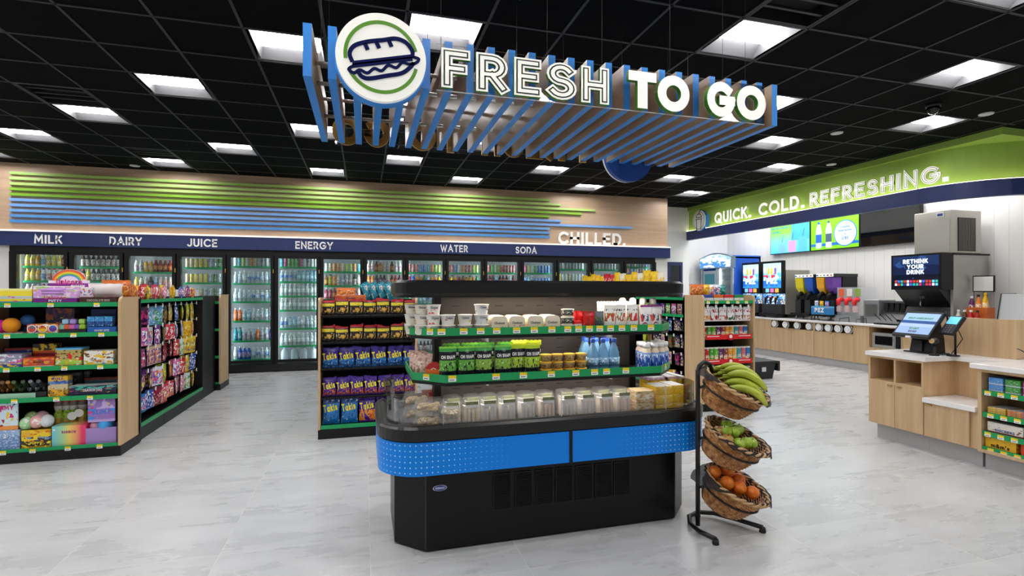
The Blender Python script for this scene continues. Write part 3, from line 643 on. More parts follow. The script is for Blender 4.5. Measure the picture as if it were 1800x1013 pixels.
# ================================================================ GONDOLAS
def side_panel(y0, y1, x0, x1, z0, z1, r=.05):
    pl = [(y0, z0), (y1, z0), (y1, z1)] + arcp(y0 + r, z1 - r, r, r, 90, 180, 5); return MB().prism(pl, x0, x1, 0, 0)
def endcap(name, label, x0, x1, yf, yb, top, shelves, rail=GREEN, base_h=.09, tags=(), wire=False):
    t = thing(name, label, 'store shelving', ((x0 + x1) / 2, (yf + yb) / 2, 0))
    B(x0, x1, yf - .01, yb, 0, base_h).build('base', BLACK, t)
    B(x0, x1, yb - .03, yb, base_h, top).build('back_panel', BLACKM, t)
    for s, (a, b) in enumerate(((x0, x0 + .022), (x1 - .022, x1))): side_panel(yf - .005, yb, a, b, base_h, top + .02).build('side_panel', OAK, t)
    xs = x0 + .025, x1 - .025
    for i, z in enumerate(shelves):
        s = B(xs[0], xs[1], yf + .01, yb - .03, z - .02, z - .004).build('shelf', BLACKM, t)
        if wire and i < len(shelves) - 1:
            mb = MB()
            for q in (.0, .03): mb.tube([(xs[0], yf, z + q), (xs[1], yf, z + q)], .003, 6)
            k = 24
            for a in range(k + 1): x = xs[0] + (xs[1] - xs[0]) * a / k; mb.tube([(x, yf, z - .012), (x, yf, z + .03)], .0018, 4)
            mb.build('wire_fence', DARK, s, -Vector(t.location) * 0)
        else:
            B(xs[0], xs[1], yf - .008, yf + .01, z - .03, z + .008).build('price_rail', rail, s, (0, 0, 0))
        if tags and i < len(tags): price_tags(s, tags[i], yf - .009, z - .012)
    return t
def run(name, label, xf, xb, y0, y1, face, top=1.36, base_h=.13, hooks=()):
    """shelving run along y; face = +1 looks to +x, -1 to -x; xf front of base, xb back panel"""
    t = thing(name, label, 'store shelving', ((xf + xb) / 2, (y0 + y1) / 2, 0)); s = face
    B(xb - s * .25, xf, y0, y1, 0, base_h).build('base', BLACK, t)
    B(xb, xb - s * .03, y0, y1, base_h, top).build('back_panel', BLACKM, t)
    ts = B(xb, xf + s * -.01, y0, y1, top - .012, top).build('top_shelf', BLACKM, t)
    B(xf - s * .012, xf + s * .004, y0, y1, top - .02, top + .014).build('price_rail', GREEN, ts, (0, 0, 0))
    B(xf - s * .012, xf + s * .004, y0, y1, base_h - .005, base_h + .03).build('price_rail', GREEN, t)
    return t
def hook_mesh():
    mb = MB().tube([(0, .26, 0), (0, 0, .0), (0, -.015, .012)], .003, 6, 0); mb.box(-.014, .014, -.02, -.017, -.012, .028, 1); return mb.mesh('peg_hook', [mat('c8c8c8', .3, 1), TAGW])
HOOK = hook_mesh()
# ---- toys, left foreground
TX0, TX1, TYF, TYB = -3.1, -2.072, 5.38, 5.78
toys = endcap('display_shelving', 'black toy shelving unit with green shelf edges and pale wood side at far left', TX0, TX1, TYF, TYB, 1.385, [1.352, 1.09, .805, .54, .11],
    tags=[[-2.888, -2.586, -2.251], [-2.891, -2.650, -2.422, -2.217], [-2.895, -2.678, -2.488, -2.225], [-2.841, -2.545, -2.301], [-2.919, -2.714, -2.463, -2.230]])
def P(x0, x1): return (x0 + x1) / 2, abs(x1 - x0)
def toy(px0, px1, h, z, d, a, name, label, cat, txt=None, tc='ffffff', th=.25, tz=.15, tw=.6, y=5.41):
    cx, w = P(px0, px1); return carton(w, h, d, a, name, txt, tc, th, tz, tw).put((cx, y, z), label, cat, 'toys on the left shelving')
ZT = (1.353, 1.091, .806, .541, .111)
toy(-3.014, -2.738, .125, ZT[0], .22, art([(0, '2a9fb8'), (.14, 'f6dc2a'), (.3, 'c3c9cc'), (.5, 'f6e03a'), (.85, 'f3ec9a')], [('e05a8a', 6, .1, .5, .62)]), 'toy_box', 'yellow toy box with teal corner at the left of the top toy shelf', 'toy box')
cx, w = P(-2.730, -2.415)
t = carton(w, .148, .12, art([(0, '7d1f8e'), (.3, 'b9d67a'), (.97, 'f4e6f6')], [('d9a3e0', 5, .32, .95, .42), ('f2dcf4', 9, .3, .95, .55), ('f6a23a', 6, .5, .97, .66)]), 'putty_box', 'PUTTY', 'ffffff', .14, .07, .3)
q = text_mb('Unicorn', .03, .006, .0015, width=w * .5, center=True); q.v = [(v[0], v[1], v[2] + .035) for v in q.v]; t.kid('lettering', q, mat('e0408a')); t.kid('play_putty', MB().tube([(-w * .3, -.004, .115), (w * .2, -.004, .115)], .012, 8).tube([(-w * .3, -.004, .09), (w * .2, -.004, .09)], .012, 8), mat('cf9be0', .3))
t.put((cx, 5.41, ZT[0]), 'purple and lime putty box lying in front of the rainbow display header', 'toy box', 'toys on the left shelving')
# rainbow display standing behind it
cx, w = P(-2.694, -2.383)
t = thing('display_stand', 'rainbow topped display stand with arched header on the top toy shelf', 'display stand', (cx, 5.56, ZT[0]))
B(-w / 2, w / 2, 0, .12, 0, .11).build('display_box', art([(0, 'e9dff0'), (.1, 'c6e08e')], [('e0559a', 6, 0, 1, .6)]), t, (0, 0, 0))
MB().prism([(-w / 2, .1), (w / 2, .1), (w / 2, .2)] + arcp(0, .2, w / 2 * .82, .1, 0, 180, 14) + [(-w / 2, .2)], 0, .004, 0, 1).build('header_card', mat('f3e4f2', .5), t, (0, 0, 0))
for i, c_ in enumerate(('e8402c', 'f29a2a', 'f6e03a', '6fbf4a', '4a90d8')):
    mb = MB(); sweep(mb, arcp(0, .19, w / 2 * (.78 - .07 * i), .1 - .011 * i, 12, 175, 16), .006, -.003, 0, 0, 0); mb.build('rainbow_stripe', mat(c_), t, (0, 0, 0))
B(-w / 2, w / 2, -.003, 0, .12, .175).build('header_banner', mat('8a2394'), t, (0, 0, 0))
q = text_mb('Unicorn', .05, .01, .003, width=w * .62, center=True); q.v = [(v[0], v[1] - .003, v[2] + .165) for v in q.v]; q.build('lettering', mat('e03d8f'), t, (0, 0, 0))
q = text_mb('PUTTY', .03, .007, .003, width=w * .34, center=True); q.v = [(v[0] + w * .22, v[1] - .003, v[2] + .13) for v in q.v]; q.build('lettering', mat('ffffff'), t, (0, 0, 0))
toy(-2.424, -2.336, .09, ZT[0] + .05, .08, art([(0, 'f5d7e2'), (.12, 'f6eef2')], [('e8603a', 4, .2, .9, .58), ('4a90d8', 5, .2, .9, .62)]), 'putty_box', 'small white box with rainbow picture on the brown tray', 'toy box', y=5.47)
toy(-2.398, -2.113, .05, ZT[0], .2, '4a241c', 'candy_tray', 'dark brown tray with pale lettering beside the putty box', 'tray', 'CHOCOLATE BOX', 'cbb9b0', .4, .25, .6)
bag(.27, .12, .1, film('f3ece8', .8, .1), 'wrapped_pack').put((-2.257, 5.55, ZT[0] + .0505), 'white see-through wrapped pack on the brown tray', 'pack', 'toys on the left shelving', 0)
# second shelf
for px, py, r, c_, nm in ((2, 577, .055, 'd61c9c', 'magenta'), (20, 575, .062, 'f29a1f', 'orange'), (42, 570, .052, '4a8fe0', 'blue')):
    mb = MB().sphere((0, 0, r), r, 18, 12)
    for i, p in enumerate(mb.v):
        v = Vector(p) - Vector((0, 0, r)); v *= 1 + .06 * (sin(13 * p[0] / r) * sin(11 * p[2] / r)); mb.v[i] = tuple(v + Vector((0, 0, r)))
    tag(mb.build('plush_ball', mat(c_, .9), None, ({2: -2.989, 20: -2.913, 42: -2.872}[px], 5.47 if px < 40 else 5.62, ZT[1] + {2: .012, 20: .012, 42: .055}[px])), '%s nubbly plush ball on the second toy shelf' % nm, 'plush ball', 'plush balls')
toy(-3.007, -2.810, .012, ZT[1], .2, art([(0, 'ede4e0')], [('e8453a', 8, 0, 1, .55), ('58b0a0', 9, 0, 1, .6)]), 'card_tray', 'patterned card tray under the plush balls', 'tray')
toy(-2.877, -2.800, .054, ZT[1], .12, '2a3566', 'toy_box', 'small navy box under the blue plush ball', 'toy box', y=5.56)
cx, w = P(-2.774, -2.552)
t = carton(w, .082, .14, art([(0, 'e8501f'), (.1, 'f08a2a')], [('f3eee8', 4, 0, 1, .58), ('7a2a9a', 5, 0, 1, .62)]), 'toy_box')
for i, (c1, c2) in enumerate((('e04a3a', '2a7a8a'), ('f2c21c', 'c03a2a'), ('6a2a8a', '3a70c0'))):
    x = (-.34 + .34 * i) * w; q = disc(.034, -.0015, 0, 18); q.v = [(p[0] + x, p[1], p[2] + .042) for p in q.v]; t.kid('picture_circle', q, mat('f4f2ee')); q = disc(.028, -.003, 0, 18); q.v = [(p[0] + x, p[1], p[2] + .042) for p in q.v]; t.kid('picture_circle', q, art([(0, c1), (.5, c2)], [(c1, 6, .3, 1, .55)]))
t.put((cx, 5.41, ZT[1]), 'orange toy box with three picture circles on the second shelf', 'toy box', 'toys on the left shelving')
toy(-2.734, -2.517, .215, ZT[1], .1, art([(0, '2a2a5a')], [('a8552a', 4, .1, 1, .55), ('d8c84a', 7, .2, .6, .64), ('7a2a6a', 5, .4, 1, .6)]), 'toy_box', 'tall dark toy box at the back of the second shelf', 'toy box', y=5.6)
toy(-2.543, -2.348, .028, ZT[1], .16, '23242a', 'toy_tray', 'low dark tray of small pastel toys on the second shelf', 'tray')
k = 0
for zz, row in ((.028, (('7fd0bf', 110), ('e8703a', 119), ('e06ab0', 128), ('8a5ab8', 136), ('9ac83a', 144))), (.075, (('a9d2f0', 114), ('b59be0', 128), ('a9d66a', 143)))):
    for c_, px in row:
        x = {110: -2.539, 119: -2.502, 128: -2.464, 136: -2.426, 144: -2.389, 114: -2.521, 143: -2.399}[px]; nm = {'7fd0bf': 'mint', 'e8703a': 'orange', 'e06ab0': 'pink', '8a5ab8': 'purple', '9ac83a': 'lime', 'a9d2f0': 'pale blue', 'b59be0': 'lilac', 'a9d66a': 'pale green'}[c_]
        tag(MB().rbox(-.024, .024, 0, .05, 0, .045, .008).build('squeeze_toy', mat(c_, .5), None, (x, 5.42 + zz * .4, ZT[1] + zz)), 'small %s squeeze toy in the %s row of the pastel tray' % (nm, 'front' if zz < .05 else 'top'), 'squeeze toy', 'squeeze toys')
toy(-2.339, -2.122, .05, ZT[1], .16, mat('2262b8', .4), 'display_tray', 'blue display tray holding three blue boxes at the right of second shelf', 'tray', 'SHARK BITE', 'ffffff', .35, .2, .5)
for i in range(3): toy((-2.357, -2.297, -2.227)[i], (-2.301, -2.232, -2.166)[i], .09, ZT[1] + .051, .06, art([(0, '1d4f9c'), (.5, '3f9ad8')], [('8fd0f0', 5, 0, 1, .6), ('f2a02a', 9, .2, .5, .7)]), 'toy_box', 'small blue sea-picture box, %s of three in the blue display tray' % ORD[i], 'toy box', y=5.45)
toy(-2.417, -2.220, .2, ZT[1], .06, art([(0, '0f2c5a'), (.6, '16458a')], [('d8802a', 7, .3, .6, .7)]), 'toy_box', 'dark blue box behind the three small blue boxes', 'toy box', y=5.66)
# third shelf
toy(-3.014, -2.810, .115, ZT[2], .14, art([(0, '3a4a9a'), (.25, '8f96b0')], [('f2d02a', 6, 0, .35, .5), ('e84a9a', 5, .3, .9, .6), ('e9e6ee', 7, .3, 1, .55)]), 'toy_box', 'blue and pink toy box at the left of the third shelf', 'toy box')
toy(-2.802, -2.580, .078, ZT[2], .13, art([(0, 'f6e3da'), (.12, 'e2512a')], [('3a5a9a', 5, .2, .9, .64), ('f0a03a', 6, .2, 1, .58)]), 'toy_box', 'long orange-red box with yellow name panel on the third shelf', 'toy box', 'SMASHERS', '5a1a10', .3, .4, .34)
toy(-2.815, -2.640, .185, ZT[2], .1, art([(0, '8f1518'), (.55, 'e0662a'), (.68, '3a3230')], [('f0d028', 4, .66, 1, .5)]), 'toy_box', 'dark red box with yellow top behind the long orange-red box', 'toy box', y=5.57)
toy(-3.032, -2.839, .15, ZT[2], .1, art([(0, '8fa6b0'), (.3, '1f3f96'), (.85, 'b03a3a')], [('9ab4d0', 5, .4, .9, .58)]), 'toy_box', 'wide blue box at the back left of the third shelf', 'toy box', y=5.6)
toy(-2.572, -2.381, .155, ZT[2], .14, art([(0, 'd8402c'), (.06, 'a9d24a'), (.33, 'b8a85a'), (.9, '58b4e8')], [('f2e3da', 5, 0, .5, .58), ('e01f22', 4, .3, .7, .55), ('5a3a22', 6, .4, .9, .6), ('f2bb2a', 6, .1, .4, .6)]), 'toy_box', 'busy green toy box with red burst in the middle of the third shelf', 'toy box')
toy(-2.365, -2.143, .125, ZT[2], .14, art([(0, 'e9c72c'), (.1, 'f2efe6')], [('f0c42a', 4, .1, 1, .55), ('7a4a2a', 6, .2, 1, .6), ('3f9ad8', 6, .05, .5, .63)]), 'toy_box', 'white and yellow animal toy box at the right of the third shelf', 'toy box', 'MONKEY', 'e8902a', .16, .22, .4)
# fourth shelf
toy(-3.014, -2.637, .05, ZT[3], .24, mat('1d1e20', .4), 'toy_tray', 'black tray of dinosaur figures on the fourth toy shelf', 'tray')
tag(B(-.14, .14, -.003, 0, 0, .042).build('name_plate', mat('9fcdb0', .5), None, (-2.850, 5.406, ZT[3] + .003)), 'pale green name plate on the front of the black dinosaur tray', 'sign')
for i, (px, c_, nm) in enumerate(((2, 'c98a2a', 'amber'), (12, '6a4a2e', 'brown'), (20, 'a9742a', 'tan'), (33, '4a6a3a', 'green'), (48, '3a4f33', 'dark green'), (62, '7c8288', 'grey'), (74, '53575c', 'slate'))):
    x = {2: -3.001, 12: -2.963, 20: -2.925, 33: -2.877, 48: -2.821, 62: -2.763, 74: -2.706}[px]
    mb = MB().sphere((0, 0, .045), .024, 10, 8, 0, (.8, 1.6, .9)).tube([(0, -.03, .055), (0, -.06, .085), (0, -.075, .09)], [.018, .014, .016], 8).tube([(0, .04, .045), (0, .1, .03)], [.014, .004], 6)
    for sx in (-1, 1):
        for yy in (-.025, .025): mb.tube([(sx * .018, yy, .03), (sx * .022, yy, 0)], .008, 6)
    tag(mb.build('dinosaur_toy', mat(c_, .5), None, (x, 5.5, ZT[3] + .05), random.uniform(-.2, .2)), '%s dinosaur figure standing in the black tray' % nm, 'toy figure', 'dinosaur figures')
toy(-2.625, -2.481, .18, ZT[3], .08, art([(0, 'b98a3a'), (.35, 'd8c69a'), (.6, '6a8ac0'), (.75, 'e0b22c')], [('f0b01c', 4, 0, .4, .5), ('5a3a2a', 7, 0, .8, .62), ('3a5ab0', 5, .5, 1, .6)]), 'toy_box', 'upright tan and yellow toy box on the fourth shelf', 'toy box', 'ROLL', '3a3fa0', .1, .82, .6)
for i in range(3): toy(-2.595 + .07 * i, -2.511 + .05 * i, .185, ZT[3], .05, art([(0, '26272c'), (.85, '55575c')], [('c8b04a', 7, .5, 1, .7)]), 'toy_box', 'dark upright toy box, %s in the line behind the tan box' % ORD[i], 'toy box', y=5.5 + .06 * i)
toy(-2.473, -2.122, .085, ZT[3], .14, art([(0, '23203f')], [('3fb8a8', 5, .55, 1, .5), ('d8b02a', 5, .1, .9, .68), ('c8305a', 6, .1, .9, .68)]), 'toy_box', 'long dark purple box with colourful creatures on the fourth shelf', 'toy box', 'DRAGON EGG', 'e6c8d8', .25, .4, .4)
toy(-2.443, -2.187, .13, ZT[3], .06, art([(0, '3c6a78'), (.8, '8a2a1f')]), 'toy_box', 'muted teal box with red edge behind the long dark purple box', 'toy box', y=5.6)
# bottom shelf
toy(-3.014, -2.826, .165, ZT[4], .2, art([(0, '6d8fc8'), (.7, '8fb2dc')], [('b6c8e6', 12, 0, 1, .55), ('e8eaf0', 7, .6, 1, .6)]), 'toy_tray', 'light blue tray of eggs at the left of the bottom toy shelf', 'tray')
toy(-3.026, -2.837, .26, ZT[4] + .166, .015, art([(0, 'e89a4a'), (.14, 'd8ecf6'), (.9, 'a9d4f0')], [('f2d02a', 4, .2, .8, .6), ('d8307a', 5, .4, .8, .6), ('2a7ac8', 5, .5, 1, .62), ('a8221f', 4, 0, .35, .6)]), 'header_card', 'light blue picture header card standing above the egg tray', 'sign', 'SLIMY', 'd8307a', .14, .66, .7)
def egg(x, y, z, r, c_, nm, lab): tag(MB().sphere((0, 0, r), r, 14, 10, 0, (1, 1, 1.12)).build('toy_egg', c_ if not isinstance(c_, str) else mat(c_, .35), None, (x, y, z), 0), lab, 'toy egg', 'toy eggs')
egg(-2.929, 5.5, ZT[4] + .12, .048, art([(0, 'f2eee8'), (.6, 'f0c0a8')]), '', 'white and peach egg in the light blue tray')
toy(-2.814, -2.605, .155, ZT[4], .2, art([(0, 'b98a1f'), (.1, '2b2822'), (.42, '6a9ac0'), (.6, 'e8b42a')], [('f2d22a', 3.5, 0, 1, .52), ('e0781c', 5, 0, 1, .62), ('3a2a1a', 6, .1, .6, .6)]), 'toy_tray', 'yellow and black tray filled with pastel eggs', 'tray', 'PUPPY', 'f2e23a', .14, .2, .4)
for i, (px, y, z, c_, nm) in enumerate(((47, 5.45, .13, 'a4dc9a', 'mint green'), (65, 5.45, .14, 'f4b6b0', 'pink'), (82, 5.46, .14, 'dfe3ea', 'white'), (56, 5.54, .16, 'b8d88a', 'yellow green'), (73, 5.54, .16, 'eec0c0', 'rosy'))):
    x = {47: -2.795, 65: -2.722, 82: -2.653, 56: -2.804, 73: -2.730}[px]; egg(x, y, ZT[4] + z + .026, .05, art([(0, c_)], [('f6f6f0', 4, 0, 1, .6)]), nm, '%s speckled egg in the yellow and black tray' % nm)
cx, w = P(-2.597, -2.348)
carton(w, .175, .14, art([(0, '6ac8e0'), (.3, 'a8d8a0'), (.5, 'f2d66a'), (.72, 'f2a06a'), (.88, 'e83a6a')], [('ffffff', 6, 0, .2, .65)], axis=0, interp='LINEAR'), 'candy_box', 'RAINBOW', 'a8327a', .13, .62, .42).put((cx, 5.41, ZT[4]), 'rainbow coloured candy box in the middle of the bottom shelf', 'candy box', 'toys on the left shelving')
for i, px in enumerate((-2.633, -2.573, -2.517, -2.452)):
    mb = MB().lathe([(.03, 0), (.036, .02), (.036, .12), (.026, .14), (.034, .17), (.036, .2), (.03, .225), (.034, .23), (.034, .26), (.01, .27)], 14, [0, 0, 0, 0, 0, 0, 1, 1, 1])
    tag(mb.build('candy_bottle', [art([(0, 'c9a04a'), (.3, 'b8cf3a'), (.55, 'd8d2c6'), (.7, '7a6a60')], [('6aa83a', 5, .2, .6, .58)]), RED], None, (px, 5.6, ZT[4] + .13)), 'red-capped candy bottle, %s of four behind the rainbow box' % ORD[i], 'candy bottle', 'red-capped candy bottles')
toy(-2.653, -2.417, .125, ZT[4], .12, '26262a', 'riser', 'dark riser box under the red-capped candy bottles', 'box', y=5.56)
for i, px in enumerate((-2.510, -2.455)):
    q = disc(.036, -.004, 0, 20); tag(q.build('price_disc', TAGW, None, (px, 5.545 - .006 * i, ZT[4] + .23 + .025 * i)), '%s round white tag hanging in front of the candy bottles' % ('lower' if i == 0 else 'upper'), 'tag', 'round white tags')
toy(-2.352, -2.122, .14, ZT[4], .2, mat('a58ac8', .4), 'toy_tray', 'lilac tray holding a blue egg at the right of the bottom shelf', 'tray')
toy(-2.335, -2.130, .235, ZT[4] + .19, .015, art([(0, 'b7a3dc'), (.1, '9a78c4')], [('f2d02a', 5, .1, .9, .66), ('e0307a', 5, .1, .7, .62), ('3f8fe0', 4, .1, .5, .6), ('c8b4e6', 4, .5, 1, .55)]), 'header_card', 'purple picture header card standing above the lilac tray', 'sign', 'SLIMY', '3f7fe0', .16, .3, .7)
egg(-2.220, 5.46, ZT[4] + .1, .058, '3fa3ec', '', 'bright blue egg in the lilac tray'); egg(-2.297, 5.47, ZT[4] + .1, .045, 'e8a4b8', '', 'pink egg in the lilac tray')
# ================================================================ CANDY RUN (left, facing the aisle)
cr = run('candy_shelving', 'black peg-wall candy shelving along the left aisle full of hanging candy bags', -2.1, -2.46, 5.8, 7.9, 1)
B(-2.46, -2.08, 5.782, 5.835, 0, 1.4).build('upright', BLACK, cr); B(-2.46, -2.1, 7.9, 8.52, 0, 1.385).build('end_panel', BLACK, cr); B(-3.0, -2.46, 7.9, 8.5, 0, 1.36).build('end_panel', BLACKM, cr)
for y in (6.5, 7.15): B(-2.102, -2.098, y, y + .004, 0, .125).build('base_seam', DARK, cr)
end2 = endcap('display_shelving', 'far end shelving unit with pale wood side beyond the candy bags', -3.05, -2.03, 8.53, 9.02, 1.385, [1.3, .9, .5, .11])
price_tags(cr, [5.9 + .2 * i for i in range(10)], -2.094, 1.362, pi / 2, 'y')
price_tags(cr, [5.95 + .3 * i for i in range(7)], -2.094, .145, pi / 2, 'y')
def cb(c, *bl, n=None): return art([(0, c)], [(b, s, lo, hi, th) for b, s, lo, hi, th in bl], .25)
def mix(c, a, b, d='ffffff'): return cb(c, (a, 5, .05, .8, .52), (b, 8, .1, .7, .58), (d, 6, .35, .8, .6))
CAND = {
 'ro': ('red and orange', mix('c4202a', 'e8a030', 'e04a2a')), 'dp': ('dark purple', mix('4a1238', 'b02a6a', '2a1a5a', 'c8407a')), 'lb': ('light blue', mix('8fc0ea', '4a8fd0', 'd8eaf8')), 'bg': ('blue and green', mix('6aa8d8', '3f9a4a', 'c8e2f0')),
 'br': ('brown', mix('3a2416', '6a4a2a', 'c8a84a', 'a88a5a')), 'yt': ('tan and yellow', mix('c8a860', 'e8d04a', '8a6a3a', 'f0e8c8')), 'bl': ('blue', mix('2a52b0', 'c8d4ec', '1a2f7a')), 'li': ('lime', mix('b8d82a', '5a9a2a', 'e84a2a', 'f6f08a')), 'ye': ('yellow', mix('f0d02a', 'c89a1a', '2f5ab0', 'f6e88a')),
 'yo': ('golden yellow', mix('eebc1e', 'd8901a', 'f6e04a', 'f8e89a')), 'pw': ('pink and white', mix('e06ab0', 'f4f0f8', '2a3a9a')), 'pu': ('purple', mix('7a3a9a', 'e8e0f0', 'd84a8a')), 'gd': ('dark green', mix('3a5a2a', '8a2a3a', '5a8a3a', 'b83a4a')), 'rw': ('red and white', mix('d8404e', 'f2e8e4', 'c81f30')), 'wb': ('white and blue', mix('e4ecf4', '4a8ac8', 'd8403a')), 'ym': ('yellow and magenta', mix('f0c82a', 'c8287a', 'e8902a', '8a2a8a')),
 'gw': ('green and white', mix('4aa83a', 'f2f6e8', 'c8e03a')), 'pr': ('purple and red', mix('8a3a7a', 'd8304a', 'c8a8d8')), 'tp': ('tan and purple', mix('d8b090', '7a4a9a', 'e8903a')), 'dr': ('dark red', mix('7a1428', 'c02a4a', 'e8d8d8', 'a8203a')), 're': ('red', mix('c81f2a', 'e84a3a', 'f4e8e0')), 'wg': ('white and green', mix('dcebe2', '3f9a5a', 'e8d84a')),
 'mu': ('purple multicolour', mix('6a2f8a', 'e8d84a', 'd84a3a', 'f2f2f2')), 'wm': ('white multicolour', mix('e2e4f0', 'e0508a', '3a6ad0', 'f0c83a')), 'or': ('orange', mix('d8702a', 'a8401a', 'f0b04a', 'e8a87a')), 'bp': ('blue and pink', mix('2a7ad0', 'e06a9a', 'f2d8e8')), 'rp': ('red and pink', mix('d8304a', 'f0a0b8', 'f6e04a')), 'pk': ('pink', mix('e89ab8', 'f6e0e8', 'd83a6a')), 'na': ('navy', mix('1c2348', 'c89a4a', 'e8e0d0', '3a4a8a')), 'te': ('teal', mix('1f7a7a', '6ac8b8', '0f4a5a', '2a9a8a'))}
GRID = ['ro dp lb bg br yt bl li li ye', 'yo pw wm pu gd rw wb wb yo ym', 'gw pr tp tp dr dr re wg ye ye', 're mu mu wm li or pw re ye bl', 'bp bp bl dr rp rp pk pk wg ye']
def peg_bags(grid, zs, ys, xh, face, where, group, w=.185, h=.2, parent=None):
    protos = {}
    for r, line in enumerate(grid):
        for c, k in enumerate(line.split()):
            y = ys[c]; z = zs[r] - .01 * random.random()
            o = bpy.data.objects.new('peg_hook', HOOK); COL.objects.link(o); o.parent = parent; o.location = Vector((xh, y, z + .0)) - Vector(parent.location); o.rotation_euler.z = face * pi / 2
            hw = w * (.86 + .16 * ((r * 7 + c * 3) % 4) / 3); hh = h * (.92 + .14 * ((r * 5 + c * 11) % 5) / 4); key = (k, round(hw, 3), round(hh, 3))
            if key not in protos: protos[key] = bag(hw, hh, .035, CAND[k][1], 'candy_bag', skew=(.03, -.04, 0)[c % 3], wav=(.05, -.04, 0)[r % 3])
            n = 1 + ((r + c) % 2)
            for q in range(n):
                lab = '%s candy bag, %s peg along, %s row down, %s%s' % (CAND[k][0], ORD[c], ORD[r], where, '' if q == 0 else ', behind another')
                protos[key].put((xh - face * (.035 + .05 * q), y, z - hh - .004), lab, 'candy bag', group, face * pi / 2 + (random.uniform(-.3, .3) if q == 0 else 0), 1, (random.uniform(-.05, .05), 0))
YS = [5.955 + .2 * i for i in range(10)]
peg_bags(GRID, [1.3, 1.085, .875, .64, .415], YS, -2.15, 1, 'left aisle', 'hanging candy bags on the left aisle wall', parent=cr)
# bags standing on top of the candy run and the first end unit
for i, (k, y, w, h) in enumerate((('or', 5.87, .2, .16), ('re', 6.06, .17, .165), ('ye', 6.22, .14, .155), ('rw', 6.45, .22, .17), ('pk', 6.68, .16, .165), ('yo', 6.95, .24, .165), ('bp', 7.25, .2, .165), ('pr', 7.48, .17, .17), ('ym', 7.68, .13, .15))):
    bag(w, h, .06, CAND[k][1], 'candy_bag').put((-2.16, y, 1.361), '%s candy bag standing on top of the left candy shelving, %s along' % (CAND[k][0], ORD[i]), 'candy bag', 'candy bags on top of the left shelving', pi / 2 + .25)
    if i < 7: bag(w, h, .06, CAND[('ro', 'or', 'yo', 're', 'rp', 'ye', 'wm')[i]][1], 'candy_bag').put((-2.28, y + .06, 1.361), '%s candy bag in the rear row on top of the left candy shelving' % CAND[('ro', 'or', 'yo', 're', 'rp', 'ye', 'wm')[i]][0], 'candy bag', 'candy bags on top of the left shelving', pi / 2 + .1)
bag(.22, .17, .07, CAND['or'][1], 'candy_bag').put((-2.2, 5.62, 1.387), 'orange candy bag on the wood-sided toy shelving beside the brown tray', 'candy bag', None, .5)
carton(.42, .09, .3, film('e8e8ec', .7, .15), 'plastic_tray').put((-2.28, 8.2, 1.387), 'clear plastic tray lying on the black end of the candy shelving', 'tray', None, pi / 2)

# ================================================================ CHIP RACK (middle)
KX0, KX1, KYF, KYB = -.435, .53, 5.43, 5.83
chips = endcap('chip_rack', 'black chip rack with wire shelf fronts and wood sides behind the cold display', KX0, KX1, KYF, KYB, 1.37, [1.212, .95, .69, .402, .125], wire=True)
krun = run('snack_shelving', 'black snack shelving run behind the chip rack', .5, .1, 5.84, 9.0, 1); B(-.35, .1, 5.84, 9.0, 0, 1.35).build('rear_panel', BLACKM, krun)
pop = art([(0, '2a2422'), (.52, '2a2422'), (.56, 'f0dc3a'), (.74, '3a2a26'), (.8, 'b8222f')], [('e8b84a', 4, .12, .48, .55), ('c8902a', 5, .1, .45, .6), ('f4ecdc', 9, .3, .52, .62), ('2a2422', 9, .58, .72, .66)], .3)
PBS = [bag(.128, .16, .05, pop, 'snack_bag', skew=s_, wav=w_) for s_, w_ in ((.05, .1), (-.06, -.08), (.02, .16), (-.02, -.14))]
for r, (z, n) in enumerate(((1.212, 7), (.95, 7))):
    for i in range(n): PBS[(i * 3 + r * 2 + i // 3) % 4].put((KX0 + .09 + .134 * i, 5.5 - .008 * (i % 3), z), 'black popcorn bag with yellow band, %s from left in the %s row' % (ORD[i], ('top', 'second')[r]), 'snack bag', 'black and yellow popcorn bags', random.uniform(-.16, .16), (1, 1, .95 + .1 * ((i * 5 + r) % 3) / 2))
tk_b = art([(0, '1d6fb8'), (.3, '2f7fc8'), (.42, '3f2a96'), (1, '3f2a96')], [('123f86', 6, 0, .4, .58), ('9ad0f0', 9, .05, .35, .66), ('2a1c6a', 5, .45, 1, .56)], .25)
tk_p = art([(0, '4a2292'), (.42, '4b2597')], [('c8503a', 5, .06, .36, .5), ('f0a02a', 8, .1, .36, .62), ('2f1668', 5, .45, 1, .55)], .25)
tk_l = art([(0, '1f78c0'), (.6, '2a80c8'), (.8, '1f5aa8')], [('dcebf6', 9, .1, .3, .66), ('0f4a90', 5, 0, .5, .58), ('f2f2f2', 9, .86, .95, .6)], .25)
tk_f = art([(0, '4a2292'), (.55, '4f28a0')], [('e8922a', 4, .06, .5, .44), ('d0402a', 6, .06, .5, .58), ('2f1668', 5, .6, 1, .55)], .25)
VAR = ((.05, .08), (-.05, -.06), (.01, .13))
TBS = [bag(.153, .2, .055, tk_b, 'chip_bag', 'Takis', th=.36, tz=.42, rot=.16, tw=.86, skew=s_, wav=w_) for s_, w_ in VAR]; TPS = [bag(.13, .19, .05, tk_p, 'chip_bag', 'Takis', th=.36, tz=.42, rot=.16, tw=.88, skew=s_, wav=w_) for s_, w_ in VAR]
TL = bag(.166, .245, .07, tk_l, 'chip_bag', 'Takis', th=.3, tz=.54, rot=.16, skew=.04, wav=.06); TF = bag(.166, .248, .07, tk_f, 'chip_bag', 'Takis', th=.3, tz=.54, rot=.16, skew=-.03, wav=-.05)
for i in range(6): TBS[(i * 2 + i // 3) % 3].put((KX0 + .11 + .158 * i, 5.5, .69), 'purple and blue chip bag with yellow lettering, %s from left in the third row' % ORD[i], 'chip bag', 'chip bags with yellow lettering', random.uniform(-.08, .08))
